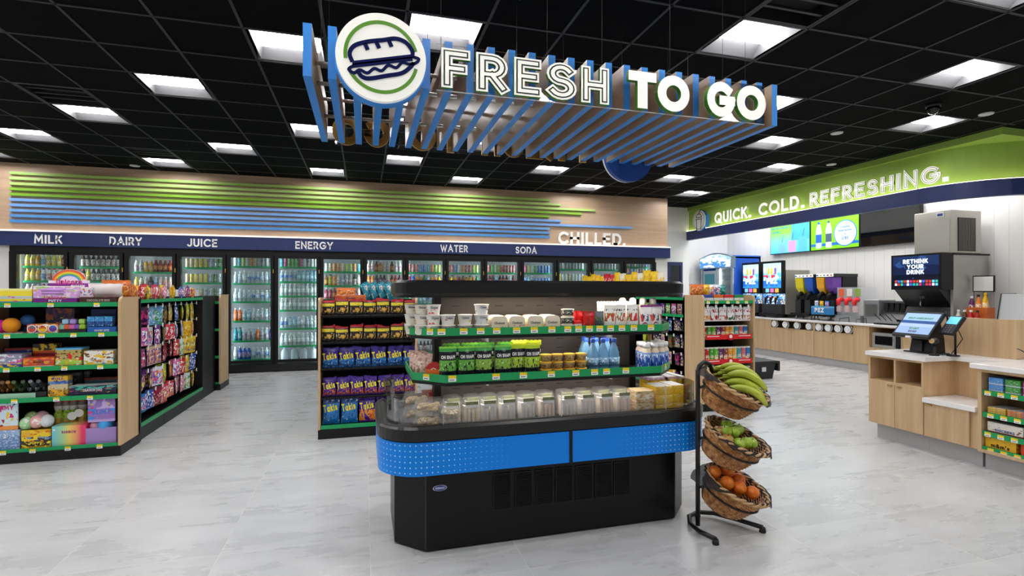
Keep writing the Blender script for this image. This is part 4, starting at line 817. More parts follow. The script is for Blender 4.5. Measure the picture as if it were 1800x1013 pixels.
for i in range(7): TPS[(i * 2 + i // 3) % 3].put((KX0 + .1 + .134 * i, 5.5, .402), 'purple chip bag with yellow lettering, %s from left in the fourth row' % ORD[i], 'chip bag', 'chip bags with yellow lettering', random.uniform(-.08, .08))
for i, p in enumerate((TL, TL, TF, TF, TF)): p.put((KX0 + .115 + .176 * i, 5.51, .125), '%s chip bag with yellow lettering, %s from left in the bottom row' % ('bright blue' if i < 2 else 'large purple', ORD[i]), 'chip bag', 'chip bags with yellow lettering', random.uniform(-.06, .06))
t = carton(.3, .065, .16, art([(0, 'd8662a')], [('e8a05a', 5, 0, 1, .6)]), 'snack_box', 'PEANUT', '3a2a6a', .3, .35, .3); t.put((-.13, 5.5, 1.353), 'orange snack box lying on top of the chip rack', 'snack box', None)
bag(.2, .12, .07, CAND['or'][1], 'snack_bag').put((-.18, 5.74, 1.37), 'orange snack bag behind the orange box on the chip rack', 'snack bag', None, .2)
tealbag = art([(0, '1f93ac'), (.5, '2aa0b8')], [('e8ecec', 5, .2, .9, .55), ('d8c85a', 6, .3, .8, .62), ('0f6a88', 5, 0, 1, .6)], .3)
tbg = bag(.1, .19, .04, tealbag, 'snack_bag')
for i in range(4): tbg.put((.06 + .075 * i, 5.55, 1.365), 'teal and white snack bag leaning on the chip rack, %s from left' % ORD[i], 'snack bag', 'teal snack bags on the chip rack', .5, 1, (0, -.38))

# ================================================================ RIGHT END UNIT (canned crisps) AND ITS CANDY RUN
QX0, QX1, QYF, QYB = 3.93, 4.68, 5.4, 5.8
cans_u = endcap('crisp_rack', 'black shelving unit of crisp cans with wood sides right of the cold display', QX0, QX1, QYF, QYB, 1.39, [1.335, .9, .6, .36, .11], tags=[[4.0, 4.12, 4.28, 4.42, 4.55], [4.02, 4.3, 4.45, 4.6], [4.3, 4.5, 4.58], [], []])
for z, i in ((.9, 1), (.6, 2), (.36, 3), (.11, 4)):
    s = [c for c in cans_u.children if c.name.startswith('shelf')][i]
    B(QX0 + .03, QX1 - .06, QYF - .03, QYF - .012, z - .03, z + .028).build('red_rail', RED, s, (0, 0, 0)) if i < 4 else None
    if i < 3:
        q = disc(.042, -.006, 0, 20); q.v = [(p[0] + 4.3, p[1] + QYF - .03, p[2] + z) for p in q.v]; q.build('rail_badge', mat('c4101f', .4), s, (0, 0, 0))
        q = disc(.022, -.003, 0, 16); q.v = [(p[0] + 4.3, p[1] + QYF - .036, p[2] + z + .004) for p in q.v]; q.build('rail_badge', mat('f2e6e2', .4), s, (0, 0, 0))
        for xx in (3.97, 4.42): B(xx, xx + .17, QYF - .0315, QYF - .03, z + .004, z + .014).build('rail_print', mat('f6d8d8', .4), s, (0, 0, 0))
for i, c_ in enumerate(('2a4a9a', 'd8682a', 'c82a2f', '1f8a4a')):
    carton(.135, .075, .1, art([(0, 'f0eeea'), (.45, 'f4f2ee'), (.5, c_)], [(c_, 8, .1, .4, .62)]), 'candy_box').put((QX0 + .1 + .148 * i, 5.43, 1.337), '%s and white candy box on top of the crisp can unit' % ('blue', 'orange', 'red', 'green')[i], 'candy box', 'candy boxes on the crisp can unit')
for i, c_ in enumerate(('e08a2a', 'a8322a', 'c85a3a', '3a6a4a', '8a6a5a', 'b8702a')):
    a = art([(0, 'e4e2e2')], [(c_, 4, .08, .4, .5), ('a82238', 8, .58, .78, .52), ('f4f4f4', 7, .2, .9, .66)], .25)
    bag(.115, .175, .045, a, 'snack_bag', skew=(.04, -.05, .02)[i % 3], wav=(.06, -.1, .08)[i % 3]).put((QX0 + .085 + .118 * i, 5.45, 1.085), 'silver white snack bag with %s picture, %s from left above the crisp cans' % (('orange', 'red', 'rust', 'green', 'brown', 'amber')[i], ORD[i]), 'snack bag', 'silver white snack bags', 0)
    o = bpy.data.objects.new('peg_hook', HOOK); COL.objects.link(o); o.parent = cans_u; o.location = Vector((QX0 + .085 + .118 * i, 5.44, 1.262)) - Vector(cans_u.location)
CC = [('c4202a', 'red'), ('3fa83a', 'green'), ('5cc02a', 'bright green'), ('6a2a6a', 'purple'), ('8a3a4a', 'plum'), ('f0a01f', 'orange'), ('e8b42a', 'golden'), ('3fa8b8', 'teal'), ('e0707a', 'pink'), ('2f7fd0', 'blue')]
CR = {}
def crisp_can(c):
    if c not in CR:
        mb = MB().lathe([(.034, 0), (.036, .004), (.036, .012), (.0345, .014), (.0345, .19), (.036, .192), (.036, .206), (.03, .212)], 14, [1, 1, 1, 0, 0, 2, 2])
        p = Proto('crisp_can', mb.mesh('crisp_can', [art([(0, c)], [('f0dc9a', 3, .08, .36, .55), ('f4f0e8', 4, .55, .85, .66)], .3), mat('c8cacc', .3, .8), mat('e6e2dc', .3)]))
        q = MB(); m2 = []
        for i in range(9):
            a = radians(-130 + 80 * i / 8); m2.append((.0352 * cos(a), .0352 * sin(a)))
        b = len(q.v); q.v += [(x, y, z) for z in (.06, .1) for x, y in m2]
        for i in range(8): q.face((i, i + 1, 10 + i, 9 + i))
        p.kid('picture_panel', q, art([(0, 'f2e8d0')], [('2a2422', 4, .4, 1, .55), (c, 5, 0, .6, .6)])); CR[c] = p
    return CR[c]
for r, z in enumerate((.9, .6, .36)):
    for i, (c, nm) in enumerate(CC if r < 2 else [CC[k] for k in (4, 9, 6, 3, 7, 5, 8, 0, 2, 1)]):
        crisp_can(c).put((QX0 + .075 + .066 * i, 5.44 + (.05 if r == 0 else 0), z - .003), '%s crisp can, %s from left on the %s red-edged shelf' % (nm, ORD[i], ORD[r]), 'crisp can', 'crisp cans', 0, (1, 1, .62 if r == 0 else .82 if r == 1 else .8))
qr = run('candy_shelving', 'black peg-wall candy shelving facing the cold display at right', 3.97, 4.33, 5.83, 9.3, -1); B(4.33, 4.62, 5.83, 9.3, 0, 1.36).build('rear_panel', BLACKM, qr); B(4.0, 4.33, 5.805, 5.83, 0, 1.37).build('upright', BLACK, qr)
B(4.0, 4.33, 5.84, 8.2, 1.13, 1.142).build('shelf', BLACKM, qr); B(3.985, 4.0, 5.84, 8.2, 1.115, 1.15).build('price_rail', GREEN, qr)
peg_bags(['te na bl na li te na', 'na na gd tp na gd li', 'na dp tp na pu pw bl', 'na mu yo na tp na mu'], [1.09, .86, .63, .38], [5.95 + .17 * i for i in range(7)], 4.02, -1, 'right aisle', 'hanging candy bags on the right aisle wall', .14, .17, qr)
for i, k in enumerate('mu tp pw gw pu bl wm li'.split()): bag(.11, .14, .04, CAND[k][1], 'candy_bag').put((4.06, 5.93 + .14 * i, 1.145), '%s small bag standing on upper shelf of the right aisle, %s along' % (CAND[k][0], ORD[i]), 'candy bag', 'small bags on the right aisle upper shelf', -pi / 2)
ylb = art([(0, 'f2ece0'), (.5, 'f2c81f')], [('d8a01a', 5, .5, 1, .6), ('c8402a', 6, .1, .6, .62), ('f8f4ec', 6, .1, .6, .5)], .3)
for i in range(15):
    y = 6.6 + .19 * i; k = (ylb, 'yellow and white') if i < 8 and i % 3 else (mix('e8e0cc', 'f0c81f', 'c8402a', 'f2b81f'), 'white and yellow') if i < 8 else (CAND['ro'][1], 'red and orange') if i < 10 else (CAND['yo'][1], 'golden')
    bag(.15 + .07 * ((i * 3) % 4) / 3, .36 + .05 * ((i * 7) % 5) / 4, .08, k[0], 'snack_bag').put((4.1, y, 1.361), '%s snack bag on top of right aisle shelving, %s from near end' % (k[1], ORD[i]), 'snack bag', 'snack bags on top of the right aisle shelving', -pi / 2 + .1)
for i, (c1, nm) in enumerate((('orange', 'or'), ('amber', 'yo'), ('white', 'wm'), ('pale blue', 'wb'), ('teal', 'te'))): bag(.17, .15, .08, CAND[nm][1], 'snack_bag').put((4.0 + .12 * i, 5.62 + .05 * i, 1.39 if i < 4 else 1.39), '%s snack bag lying on top behind the candy boxes at right' % c1, 'snack bag', 'snack bags behind the candy boxes', -.6)
# ================================================================ COLD DISPLAY ISLAND
DX, DY = 1.115, 3.295
deli = thing('cold_display_case', 'black open cold display island with a blue dotted band in the middle of the floor', 'cold display case', (DX, DY, 0))
def dp(name, mb, m, par=None): return mb.build(name, m, par or deli, None if par is None else (0, 0, 0))
bx = (.168, 2.067, 2.909, 3.68)
BODY = mat('09090b', .34, spec=.3)
dp('base_cabinet', MB().prism(chbox(*bx, .16), .012, .66), BODY)
for x, y in ((.35, 2.95), (1.9, 2.95), (.35, 3.63), (1.9, 3.63)): dp('foot', MB().lathe([(.02, 0), (.02, .014)], 10, c=(x, y, 0)), CHROME)
dp('corner_trim', B(.325, .333, 2.905, 2.912, .02, .46), mat('2c2c30', .3)); dp('corner_trim', B(1.902, 1.91, 2.905, 2.912, .02, .46), mat('2c2c30', .3))
VX = [(.715, .821), (.845, .95), (.971, 1.081), (1.096, 1.205), (1.224, 1.335), (1.351, 1.465), (1.477, 1.586)]
for a, b_ in VX:
    g = dp('grille', MB().ring([(a, .196), (b_, .196), (b_, .404), (a, .404)], [(a + .004, .2), (b_ - .004, .2), (b_ - .004, .4), (a + .004, .4)], 2.9, 2.91), mat('0b0b0c', .4)); 
    me = g.data
    for v in me.vertices: v.co = (v.co.x, v.co.z, v.co.y)
    q = MB()
    for k in range(22): q.box(a + .004, b_ - .004, 2.902, 2.908, .203 + .009 * k, .2065 + .009 * k)
    dp('grille_slat', q, mat('050506', .6), g)
em = MB(); ov = lambda s, y: [(.407 + .04 * s * cos(2 * pi * i / 24), y, .357 + .017 * s * sin(2 * pi * i / 24)) for i in range(24)]
e = dp('emblem', em.loft([ov(1, 2.908), ov(1, 2.902)]), mat('c9ccd2', .2, .8)); dp('emblem_plate', MB().loft([ov(.86, 2.902), ov(.86, 2.900)]), mat('2a4aa0', .3), e)
q = text_mb('HUSSMANN', .011, .0025, .001, width=.05, center=True); q.v = [(v[0] + .407, v[1] + 2.9, v[2] + .352) for v in q.v]; dp('lettering', q, mat('e6e8f0'), e)
# blue dotted band
def dotted():
    m, nt, b = newmat('blue_band'); b.inputs['Roughness'].default_value = .4; b.inputs['Specular IOR Level'].default_value = .25
    uv = nd(nt, 'ShaderNodeUVMap'); sp = nd(nt, 'ShaderNodeSeparateXYZ'); link(nt, uv.outputs[0], sp.inputs[0])
    def M(op, a, b_=None, c=None):
        n = nd(nt, 'ShaderNodeMath', operation=op)
        for i, v in enumerate((a, b_, c)):
            if v is None: continue
            if isinstance(v, (int, float)): n.inputs[i].default_value = v
            else: link(nt, v, n.inputs[i])
        return n.outputs[0]
    P_ = .0298
    fu = M('SUBTRACT', M('FRACT', M('DIVIDE', sp.outputs[0], P_)), .5); fv = M('SUBTRACT', M('FRACT', M('DIVIDE', sp.outputs[1], P_)), .5)
    d = M('SQRT', M('ADD', M('MULTIPLY', fu, fu), M('MULTIPLY', fv, fv)))
    rad = M('MINIMUM', M('MULTIPLY', M('SUBTRACT', M('ABSOLUTE', sp.outputs[0]), .18), .21), .12)
    dot = M('LESS_THAN', d, rad)
    mx = nd(nt, 'ShaderNodeMixRGB'); mx.inputs[1].default_value = (*hx('0a88f2'), 1); mx.inputs[2].default_value = (*hx('bfe0fb'), 1)
    link(nt, dot, mx.inputs[0]); link(nt, mx.outputs[0], b.inputs['Base Color']); return m
RX = (.075, 2.155, 2.81, 3.78)
ol = rrect(*RX, .24, 12); il = rrect(RX[0] + .015, RX[1] - .015, RX[2] + .015, RX[3] - .015, .225, 12)
bo = dp('blue_band', MB().ring(ol, il, .462, .643), dotted())
me = bo.data; uvl = me.uv_layers.new(name='UVMap'); arc = []; L = 0
n = len(ol); i0 = 12   # end of the first corner = start of the front edge
pts2 = [(p[0] - DX, p[1] - DY) for p in ol]; 
cum = {}; s_ = 0
mid = (1.115 - DX, RX[2] - DY)
seq = list(range(n)); L1 = 0; cum[12] = pts2[12][0] - mid[0]
for k in range(1, n):
    i = (12 - k) % n; j = (i + 1) % n; cum[i] = cum[j] - sqrt((pts2[i][0] - pts2[j][0]) ** 2 + (pts2[i][1] - pts2[j][1]) ** 2)
    if k > n // 2: break
cum[13] = pts2[13][0] - mid[0]
for i in range(14, n):
    if i in cum: break
    cum[i] = cum[i - 1] + sqrt((pts2[i][0] - pts2[i - 1][0]) ** 2 + (pts2[i][1] - pts2[i - 1][1]) ** 2)
for poly in me.polygons:
    for li in poly.loop_indices:
        v = me.vertices[me.loops[li].vertex_index].co; vi = me.loops[li].vertex_index % n
        uvl.data[li].uv = (cum.get(vi, 0), v.z + DY * 0 - .4635)
dp('band_divider', B(1.146, 1.164, 2.804, 2.815, .46, .65), BLACK)
# rim and well
rim = MB()
def rr(i, z): return [(x, y, z) for x, y in rrect(RX[0] - .006 + i, RX[1] + .006 - i, RX[2] - .006 + i, RX[3] + .006 - i, max(.05, .245 - i), 10)]
rim.loft([rr(.02, .643), rr(0, .65), rr(0, .712), rr(.012, .724), rr(.03, .724), rr(.035, .716), rr(.05, .716), rr(.055, .722), rr(.075, .722), rr(.08, .706), rr(.1, .706), rr(.105, .7), rr(.125, .7), rr(.14, .664), rr(.15, .66)], 0, False, True, False, [0, 0, 0, 0, 1, 1, 1, 1, 1, 1, 1, 1, 1, 1])
dp('case_rim', rim, [mat('0e0e10', .3), mat('2b2b2e', .35)])
well = MB(); a = rr(.148, .661); b0 = len(well.v); well.v += a; well.face(range(b0, b0 + len(a))); dp('case_well', well, mat('36363a', .4))
for side, (a0, a1) in enumerate(((0, 1),)):
    go = rrect(RX[0] + .045, RX[1] - .045, RX[2] + .045, RX[3] - .045, .2, 10); gi = rrect(RX[0] + .05, RX[1] - .05, RX[2] + .05, RX[3] - .05, .195, 10)
    dp('glass_guard', MB().ring(go, gi, .716, .865), glass('ffffff', .045, .01))
    for x in (.42, 1.115, 1.81): dp('guard_joint', B(x - .002, x + .002, RX[2] + .043, RX[2] + .052, .72, .865), film('e8eef0', .4))
# centre wall with slots
TAUPE = mat('4f4843', .5)
sl = []
for yy, s in ((3.2445, 'f'), (3.3455, 'b')):
    q = MB()
    for zz in (.72, .78, .84, .90, 1.02, 1.08, 1.14, 1.30, 1.36):
        for k in range(9): q.box(.53 + .14 * k, .58 + .14 * k, yy - .0006, yy + .0006, zz, zz + .005)
    sl.append(q)
q = B(.45, 1.79, 3.245, 3.345, .66, 1.43)
for s_ in sl:
    b0 = len(q.v); q.v += s_.v
    for fc in s_.f: q.face([b0 + i for i in fc], 1)
dp('centre_wall', q, [TAUPE, mat('151312')])
for x in (.44, 1.79): dp('upright', B(x - .02, x + .022, 3.235, 3.355, .66, 1.43), BLACK)
def oct_shelf(x0, x1, y0, y1, c, z, tags):
    s = dp('shelf', MB().prism(chbox(x0 + .006, x1 - .006, y0 + .006, y1 - .006, c), z - .012, z - .0008), mat('1b1b1d', .4))
    dp('price_rail', MB().ring(chbox(x0, x1, y0, y1, c), chbox(x0 + .006, x1 - .006, y0 + .006, y1 - .006, c), z - .001, z + .042), GREEN, s)
    dp('shelf_edge', MB().ring(chbox(x0 + .004, x1 - .004, y0 + .004, y1 - .004, c), chbox(x0 + .02, x1 - .02, y0 + .02, y1 - .02, c), z - .02, z - .002), BLACK, s)
    loc = Vector((DX, DY, 0))
    for x in tags:
        if TAGM is None: price_tags(s, [], 0, 0)
        o = bpy.data.objects.new('price_tag', TAGM); COL.objects.link(o); o.parent = s
        if x0 + c <= x <= x1 - c: o.location = Vector((x, y0 - .001, z + .026))
        elif x < x0 + c: o.location = Vector((x, y0 + (x0 + c - x) - .001, z + .026)); o.rotation_euler.z = -pi / 4
        else: o.location = Vector((x, y0 + (x - x1 + c) - .001, z + .026)); o.rotation_euler.z = pi / 4
    return s
S1, S2, S0 = 1.2038, .9458, .6628
sA = oct_shelf(.255, 1.975, 2.93, 3.66, .14, S1, [.3, .36, 0.420, 0.547, 0.646, 0.741, 0.862, 0.971, 1.082, 1.184, 1.255, 1.326, 1.395, 1.468, 1.546, 1.629, 1.749])
sB = oct_shelf(.265, 1.965, 2.88, 3.71, .17, S2, [.34, 0.473, 0.725, 0.888, 1.060, 1.215, 1.337, 1.416, 1.546, 1.87])
for z in (S1, S2):
    for y in (3.0, 3.58): dp('shelf_lamp', B(.5, 1.74, y - .008, y + .008, z - .018, z - .0125), mat('fff6ea', .5, em=14))  # unseen glowing strips added under the shelves to brighten the food below
    for x in (.7, 1.5): dp('bracket', B(x - .006, x + .006, 2.98, 3.245, z - .045, z - .02), mat('cfd0d2', .3, .9))
can_ = MB(); can_.loft([[(x, y, z) for x, y in rrect(.17 + i, 2.06 - i, 2.95 + i, 3.64 - i, .13, 8)] for i, z in ((.012, 1.43), (0, 1.445), (0, 1.505), (.015, 1.52))]); can_.ring(rrect(.182, 2.048, 2.962, 3.628, .12, 8), rrect(.192, 2.038, 2.972, 3.618, .11, 8), 1.42, 1.4305); dp('canopy', can_, mat('101013', .32, spec=.4))
dp('canopy_lamp', B(.5, 1.74, 3.02, 3.05, 1.4293, 1.4305), mat('fff3e0', .5, em=14)); dp('canopy_lamp', B(.5, 1.74, 3.54, 3.57, 1.4293, 1.4305), mat('fff3e0', .5, em=14))

# ---- yogurt cups, top shelf left
def cup(c, f, h=.058, r=.043, name='yogurt_cup', txt='Chobani'):
    mb = MB().lathe([(r * .78, 0), (r * .8, .003), (r * .97, h - .006), (r * 1.04, h - .004), (r * 1.04, h), (r * .9, h + .0005)], 20, [0, 0, 0, 1, 1])
    p = Proto(name, mb.mesh(name, [art([(0, c), (.0, c)], [(f, 3.2, .1, .55, .62)]), mat('f3efe8', .3)]))
    if txt:
        q = text_mb(txt, .012, .0022, .0006, width=.045, center=True)
        q.v = [((r * .93) * sin(v[0] / r), -(r * .93) * cos(v[0] / r) - .003 + v[1] * .5, v[2] + h * .6) for v in q.v]; p.kid('lettering', q, mat('2b3550'))
    return p
YC = [cup('ece6da', 'e8b030'), cup('f0ebe2', 'd8402f'), cup('eeeae4', 'd8702a'), cup('eeeae2', 'e8c02f'), cup('ecebea', '2a2a4a')]
for col, (px, y, n, k, nm) in enumerate(((0.272, 3.12, 3, 0, 'yellow'), (0.323, 3.045, 3, 0, 'yellow'), (0.383, 2.995, 3, 1, 'red'), (0.465, 2.985, 2, 2, 'orange'), (0.565, 2.985, 2, 3, 'yellow-red'), (0.663, 2.985, 3, 4, 'blueberry'))):
    for i in range(n): YC[k].put((px, y, S1 + .0592 * i), 'white yogurt cup with %s fruit print, %s tier of the %s stack' % (nm, ('bottom', 'middle' if n == 3 else 'top', 'top')[i], ORD[col]), 'yogurt cup', 'stacked yogurt cups', random.uniform(-.15, .15))
def rpack(w, h, d, a, name, txt=None, tc='222831', th=.14, tz=.55):
    mb = MB().loft([[(x, y, z) for x, z in [(-w / 2, 0), (w / 2, 0)] + arcp(w / 2 - .025, h - .025, .025, .025, 0, 90, 5) + arcp(-w / 2 + .025, h - .025, .025, .025, 90, 180, 5)] for y in (0, d)]); p = Proto(name, mb.mesh(name, a))
    if txt:
        q = text_mb(txt, h * th, h * th * .18, .001, width=w * .62, center=True); q.v = [(v[0], v[1], v[2] + h * tz) for v in q.v]; p.kid('lettering', q, mat(tc, .4))
    return p
for i, (px, c_, nm) in enumerate(((0.768, 'e89a6a', 'peach'), (0.876, 'e8885a', 'blue and orange'), (0.991, 'e8d04a', 'yellow'), (1.100, 'c85a4a', 'brown and red'))):
    rpack(.098, .105, .1, art([(0, 'f1e2cb')], [(c_, 5, .1, .5, .6), ('5ab0c0' if i < 2 else 'c8d86a', 6, .1, .5, .68)]), 'yogurt_multipack', 'Chobani').put((px, 2.965, S1), 'cream rounded yogurt multipack with %s print, %s of four' % (nm, ORD[i]), 'yogurt pack', 'cream yogurt multipacks')
    rpack(.098, .105, .1, art([(0, 'f1e2cb')]), 'yogurt_multipack').put((px + .02, 3.07, S1), 'cream yogurt multipack standing behind the %s of four front packs' % ORD[i], 'yogurt pack', 'cream yogurt multipacks')
CC_ = cup('e9e3c4', '2a2a30', .047, .041, 'cream_cheese_tub', None); CC_.kid('label_band', MB().lathe([(.0372, .008), (.0405, .04), (.0403, .04), (.037, .008)], 20), art([(0, '2b2b33')], [('e9e3c4', 9, .2, .8, .6)]))
for i in range(3): CC_.put((1.205, 2.985, S1 + .0485 * i), 'black-labelled cream cheese tub, %s of the stack of three' % ('bottom', 'middle', 'top')[i], 'tub', 'cream cheese tubs')
carton(.052, .07, .05, art([(0, 'd8e0e4'), (.3, 'f0d8d4'), (.75, 'd8201f')], [('d83a30', 5, .1, .7, .6)]), 'snack_box').put((1.261, 2.95, S1), 'small white and red box left of the red pouches', 'snack box', None)
redp = art([(0, 'd42020')], [('b01418', 5, 0, 1, .6), ('f0a8a0', 8, .1, .45, .68)], .3)
for i in range(3): bag(.085, .125, .035, redp, 'snack_pouch').put((1.346 - .03 * i, 2.99 + .04 * i, S1), 'red snack pouch, %s of the three red ones' % ('front', 'middle', 'rear')[i], 'pouch', 'red snack pouches', .1 * i)
bag(.06, .125, .035, art([(0, '4c5560'), (.7, '6a727a')], [('9ab83a', 7, .5, .7, .6), ('2a3038', 5, .1, .4, .55)]), 'snack_pouch').put((1.419, 2.985, S1), 'grey snack pouch between the red and white pouches', 'pouch', None)
for i, (px, c_, g) in enumerate(((1071, 'c8582a', 'b7cf5a'), (1090, 'd8442a', 'd86a3a'), (1111, 'd8302a', 'c0cf6a'))):
    a = art([(0, g), (.1, 'f4f2ee')], [(c_, 4, .38, .68, .5), ('6a9a3a', 7, .4, .7, .62), ('2a2a2a', 9, .76, .84, .56)], .3); x = {1071: 1.485, 1090: 1.560, 1111: 1.644}[px]
    bag(.076, .165, .04, a, 'snack_pouch').put((x, 2.975, S1), 'white pouch with %s fruit picture, %s of the white ones' % (('brown', 'orange', 'strawberry')[i], ORD[i]), 'pouch', 'white fruit pouches', random.uniform(-.1, .1))
    bag(.085, .185, .04, art([(0, 'f2efea')], [('d8c8c0', 6, .2, .8, .6)]), 'snack_pouch').put((x - .01, 3.05, S1), 'plain white pouch behind the %s fruit pouch' % ORD[i], 'pouch', 'white fruit pouches', 0)
pu = art([(0, '8a1f6a'), (.06, 'f3f1f0'), (.92, '9a2a8a')], [('d8402f', 4, .35, .62, .54), ('2f4a7a', 6, .38, .65, .66)], .3)
for i, px in enumerate((1.750, 1.853)):
    p = bag(.088, .16, .04, pu, 'snack_pouch'); q = disc(.019, -.003, 0, 16); q.v = [(v[0] - .022, v[1] - .021, v[2] + .035) for v in q.v]; p.kid('number_badge', q, mat('8a1f5a'))
    q = text_mb('10', .02, .004, .001, center=True); q.v = [(v[0] - .022, v[1] - .0245, v[2] + .025) for v in q.v]; p.kid('lettering', q, mat('ffffff'))
    p.put((px, 2.985 + .05 * i, S1), 'purple-edged white berry pouch marked 10, %s of the two' % ('left' if i == 0 else 'right'), 'pouch', 'purple-edged berry pouches', .12 * i)
for i in range(3): bag(.08, .165, .04, art([(0, 'b8cf5a'), (.12, 'eef0e6')], [('8ab03a', 5, .2, .8, .6)]), 'snack_pouch').put((1.9, 3.12 + .09 * i, S1), 'green and white pouch on the right end of the upper cold shelf, %s back' % ORD[i], 'pouch', 'green end pouches', 1.2)
for i in range(4): tag(MB().lathe([(.02, 0), (.024, .005), (.022, .035), (.012, .045)], 12).build('pouch_cap', mat('f1efec', .4), None, (1.64 + .075 * i, 3.1, S1 + .165)), 'white rounded package top above the berry pouches, %s from left' % ORD[i], 'package', 'white packages behind the berry pouches'); 
for i in range(4): carton(.06, .164, .05, 'dedad4', 'white_carton').put((1.64 + .075 * i, 3.08, S1), 'plain white carton behind the berry pouches, %s from left' % ORD[i], 'carton', 'white packages behind the berry pouches')
# ---- lower shelf
def veg(c1, c2, tp): return art([(0, '161a22'), (.3, c1), (.6, '161a22'), (.84, c2), (.93, tp)], [('1f2a18', 9, .3, .55, .6), ('d8e8b0', 12, .32, .56, .64), ('55606a', 10, .08, .24, .62)], .25)
VG = [bag(.1, .195, .045, veg('5fa83f', '3f9a44', '8fd04a'), 'vegetable_pouch', 'OH SNAP!', 'f4f4f0', .1, .66, 0, .78, .2), bag(.1, .195, .045, veg('8ab63f', '4aa052', '7fc84a'), 'vegetable_pouch', 'OH SNAP!', 'f4f4f0', .1, .66, 0, .78, .2), bag(.1, .2, .045, veg('a8c82f', 'b4d02a', 'e0e63a'), 'vegetable_pouch', 'OH SNAP!', 'f4f4f0', .1, .66, 0, .78, .2)]
for i, (px, k) in enumerate(((0.457, 0), (0.565, 0), (0.665, 1), (0.781, 1), (0.875, 2), (0.960, 2))):
    VG[k].put((px, 2.935 + (.02 if i == 4 else 0), S2), '%s and black pickled vegetable pouch, %s from left in the front row' % (('green', 'mid green', 'lime')[k], ORD[i]), 'pouch', 'pickled vegetable pouches', random.uniform(-.08, .08))
    VG[k].put((px + .03, 3.0 + (.02 if i == 4 else 0), S2), '%s and black pickled vegetable pouch in the row behind, %s from left' % (('green', 'mid green', 'lime')[k], ORD[i]), 'pouch', 'pickled vegetable pouches', random.uniform(-.08, .08), (1, 1, 1.06))
# egg and fruit packs on the left end
for i in range(3): bag(.12, .14, .05, art([(0, 'dcb8a8')], [('b88a7a', 5, 0, 1, .56), ('f0d8cc', 6, 0, 1, .58)]), 'snack_pack').put((.34 - .01 * i, 3.11 + .08 * i, S2), 'pale pink wrapped snack pack on left end of the lower cold shelf, %s back' % ORD[i], 'snack pack', 'pale pink snack packs', -.6)
p = thing('snack_cup', 'round red and orange snack pack leaning on the left of the lower shelf', 'snack pack', (.385, 2.985, S2), -.5)
disc(.052, 0, .03, 24).build('pack_body', art([(0, 'e8d8c0'), (.3, 'e0702a'), (.6, 'b02018')], [('f0e0c8', 7, .5, .8, .64)]), p, (0, 0, .052))
carton(.075, .115, .05, art([(0, 'e8dcc8')], [('f0b02a', 3.5, .45, 1, .55), ('a83a2a', 6, .2, .6, .6)]), 'egg_pack').put((.455, 2.985, S2), 'cream pack with egg yolk picture beside the first vegetable pouch', 'snack pack', None, -.3)
# dip cups with yellow lids
DC = Proto('dip_cup', MB().lathe([(.027, 0), (.034, .034), (.034, .036), (.036, .036), (.036, .043), (.03, .044)], 18, [0, 0, 1, 1, 1]).mesh('dip_cup', [art([(0, 'c9a86a')], [('6a5a4a', 5, .1, .7, .52), ('a88a5a', 6, .1, .7, .55)]), mat('e8b838', .4)]))
for i, px in enumerate((1.049, 1.122, 1.200, 1.278)):
    for k in range(3): DC.put((px, 2.945, S2 + .0445 * k), 'small dip cup with yellow lid, %s tier of the %s stack' % (('bottom', 'middle', 'top')[k], ORD[i]), 'dip cup', 'dip cups with yellow lids', random.uniform(0, 6))
# sparkling water
gb_ = film('7fb4d8', .62, .05)
SB = Proto('water_bottle', MB().lathe([(.03, 0), (.035, .006), (.036, .05), (.036, .1), (.032, .13), (.02, .165), (.0135, .185), (.013, .195)], 18).mesh('water_bottle', [gb_]))
SB.kid('bottle_label', MB().lathe([(.0366, .045), (.0366, .1), (.0363, .1), (.0363, .045)], 18), art([(0, '5f97c4'), (.5, '7fb0d4')], [('e4eef6', 5, .2, .95, .52), ('2f62a8', 7, 0, .7, .6)]))
SB.kid('neck_label', MB().lathe([(.0205, .148), (.017, .172), (.0168, .172), (.02, .148)], 14), art([(0, '8fb8d8')], [('e07a3a', 3, 0, 1, .56)])); SB.kid('bottle_cap', MB().lathe([(.0145, .19), (.0155, .192), (.0155, .212), (.013, .215)], 14), mat('2f5cc0', .3))
for i, (px, y) in enumerate(((1.367, 2.97), (1.437, 2.97), (1.511, 2.97), (1.357, 3.05), (1.428, 3.05), (1.504, 3.05), (1.376, 3.13), (1.449, 3.13), (1.519, 3.13))):
    SB.put((px, y, S2), 'blue glass sparkling water bottle, %s from left in the %s row' % (ORD[i % 3], ('front', 'middle', 'rear')[i // 3]), 'water bottle', 'sparkling water bottles', random.uniform(-.5, .5))
SH = Proto('shake_bottle', MB().lathe([(.026, 0), (.029, .006), (.029, .125), (.02, .142), (.02, .15), (.024, .15), (.024, .175), (.02, .178)], 14, [0, 0, 0, 0, 0, 1, 1]).mesh('shake_bottle', [art([(0, '2f66c8'), (.55, '7fa4dc'), (.66, 'f0dcc4'), (.82, 'e6d8cc'), (.845, '2a56b8')], [('e8f0fa', 5, .05, .6, .58), ('1a3f98', 6, 0, .5, .6)]), mat('f3f4f6', .35)]))
for r in range(3):
    for c in range(4): SH.put((1.745 + .058 * c + .012 * r, 2.975 + .062 * r + max(0, .05 * (c - 1.6)), S2), 'blue and cream shake bottle, %s from left, %s row at the right end' % (ORD[c], ('front', 'middle', 'rear')[r]), 'shake bottle', 'shake bottles')
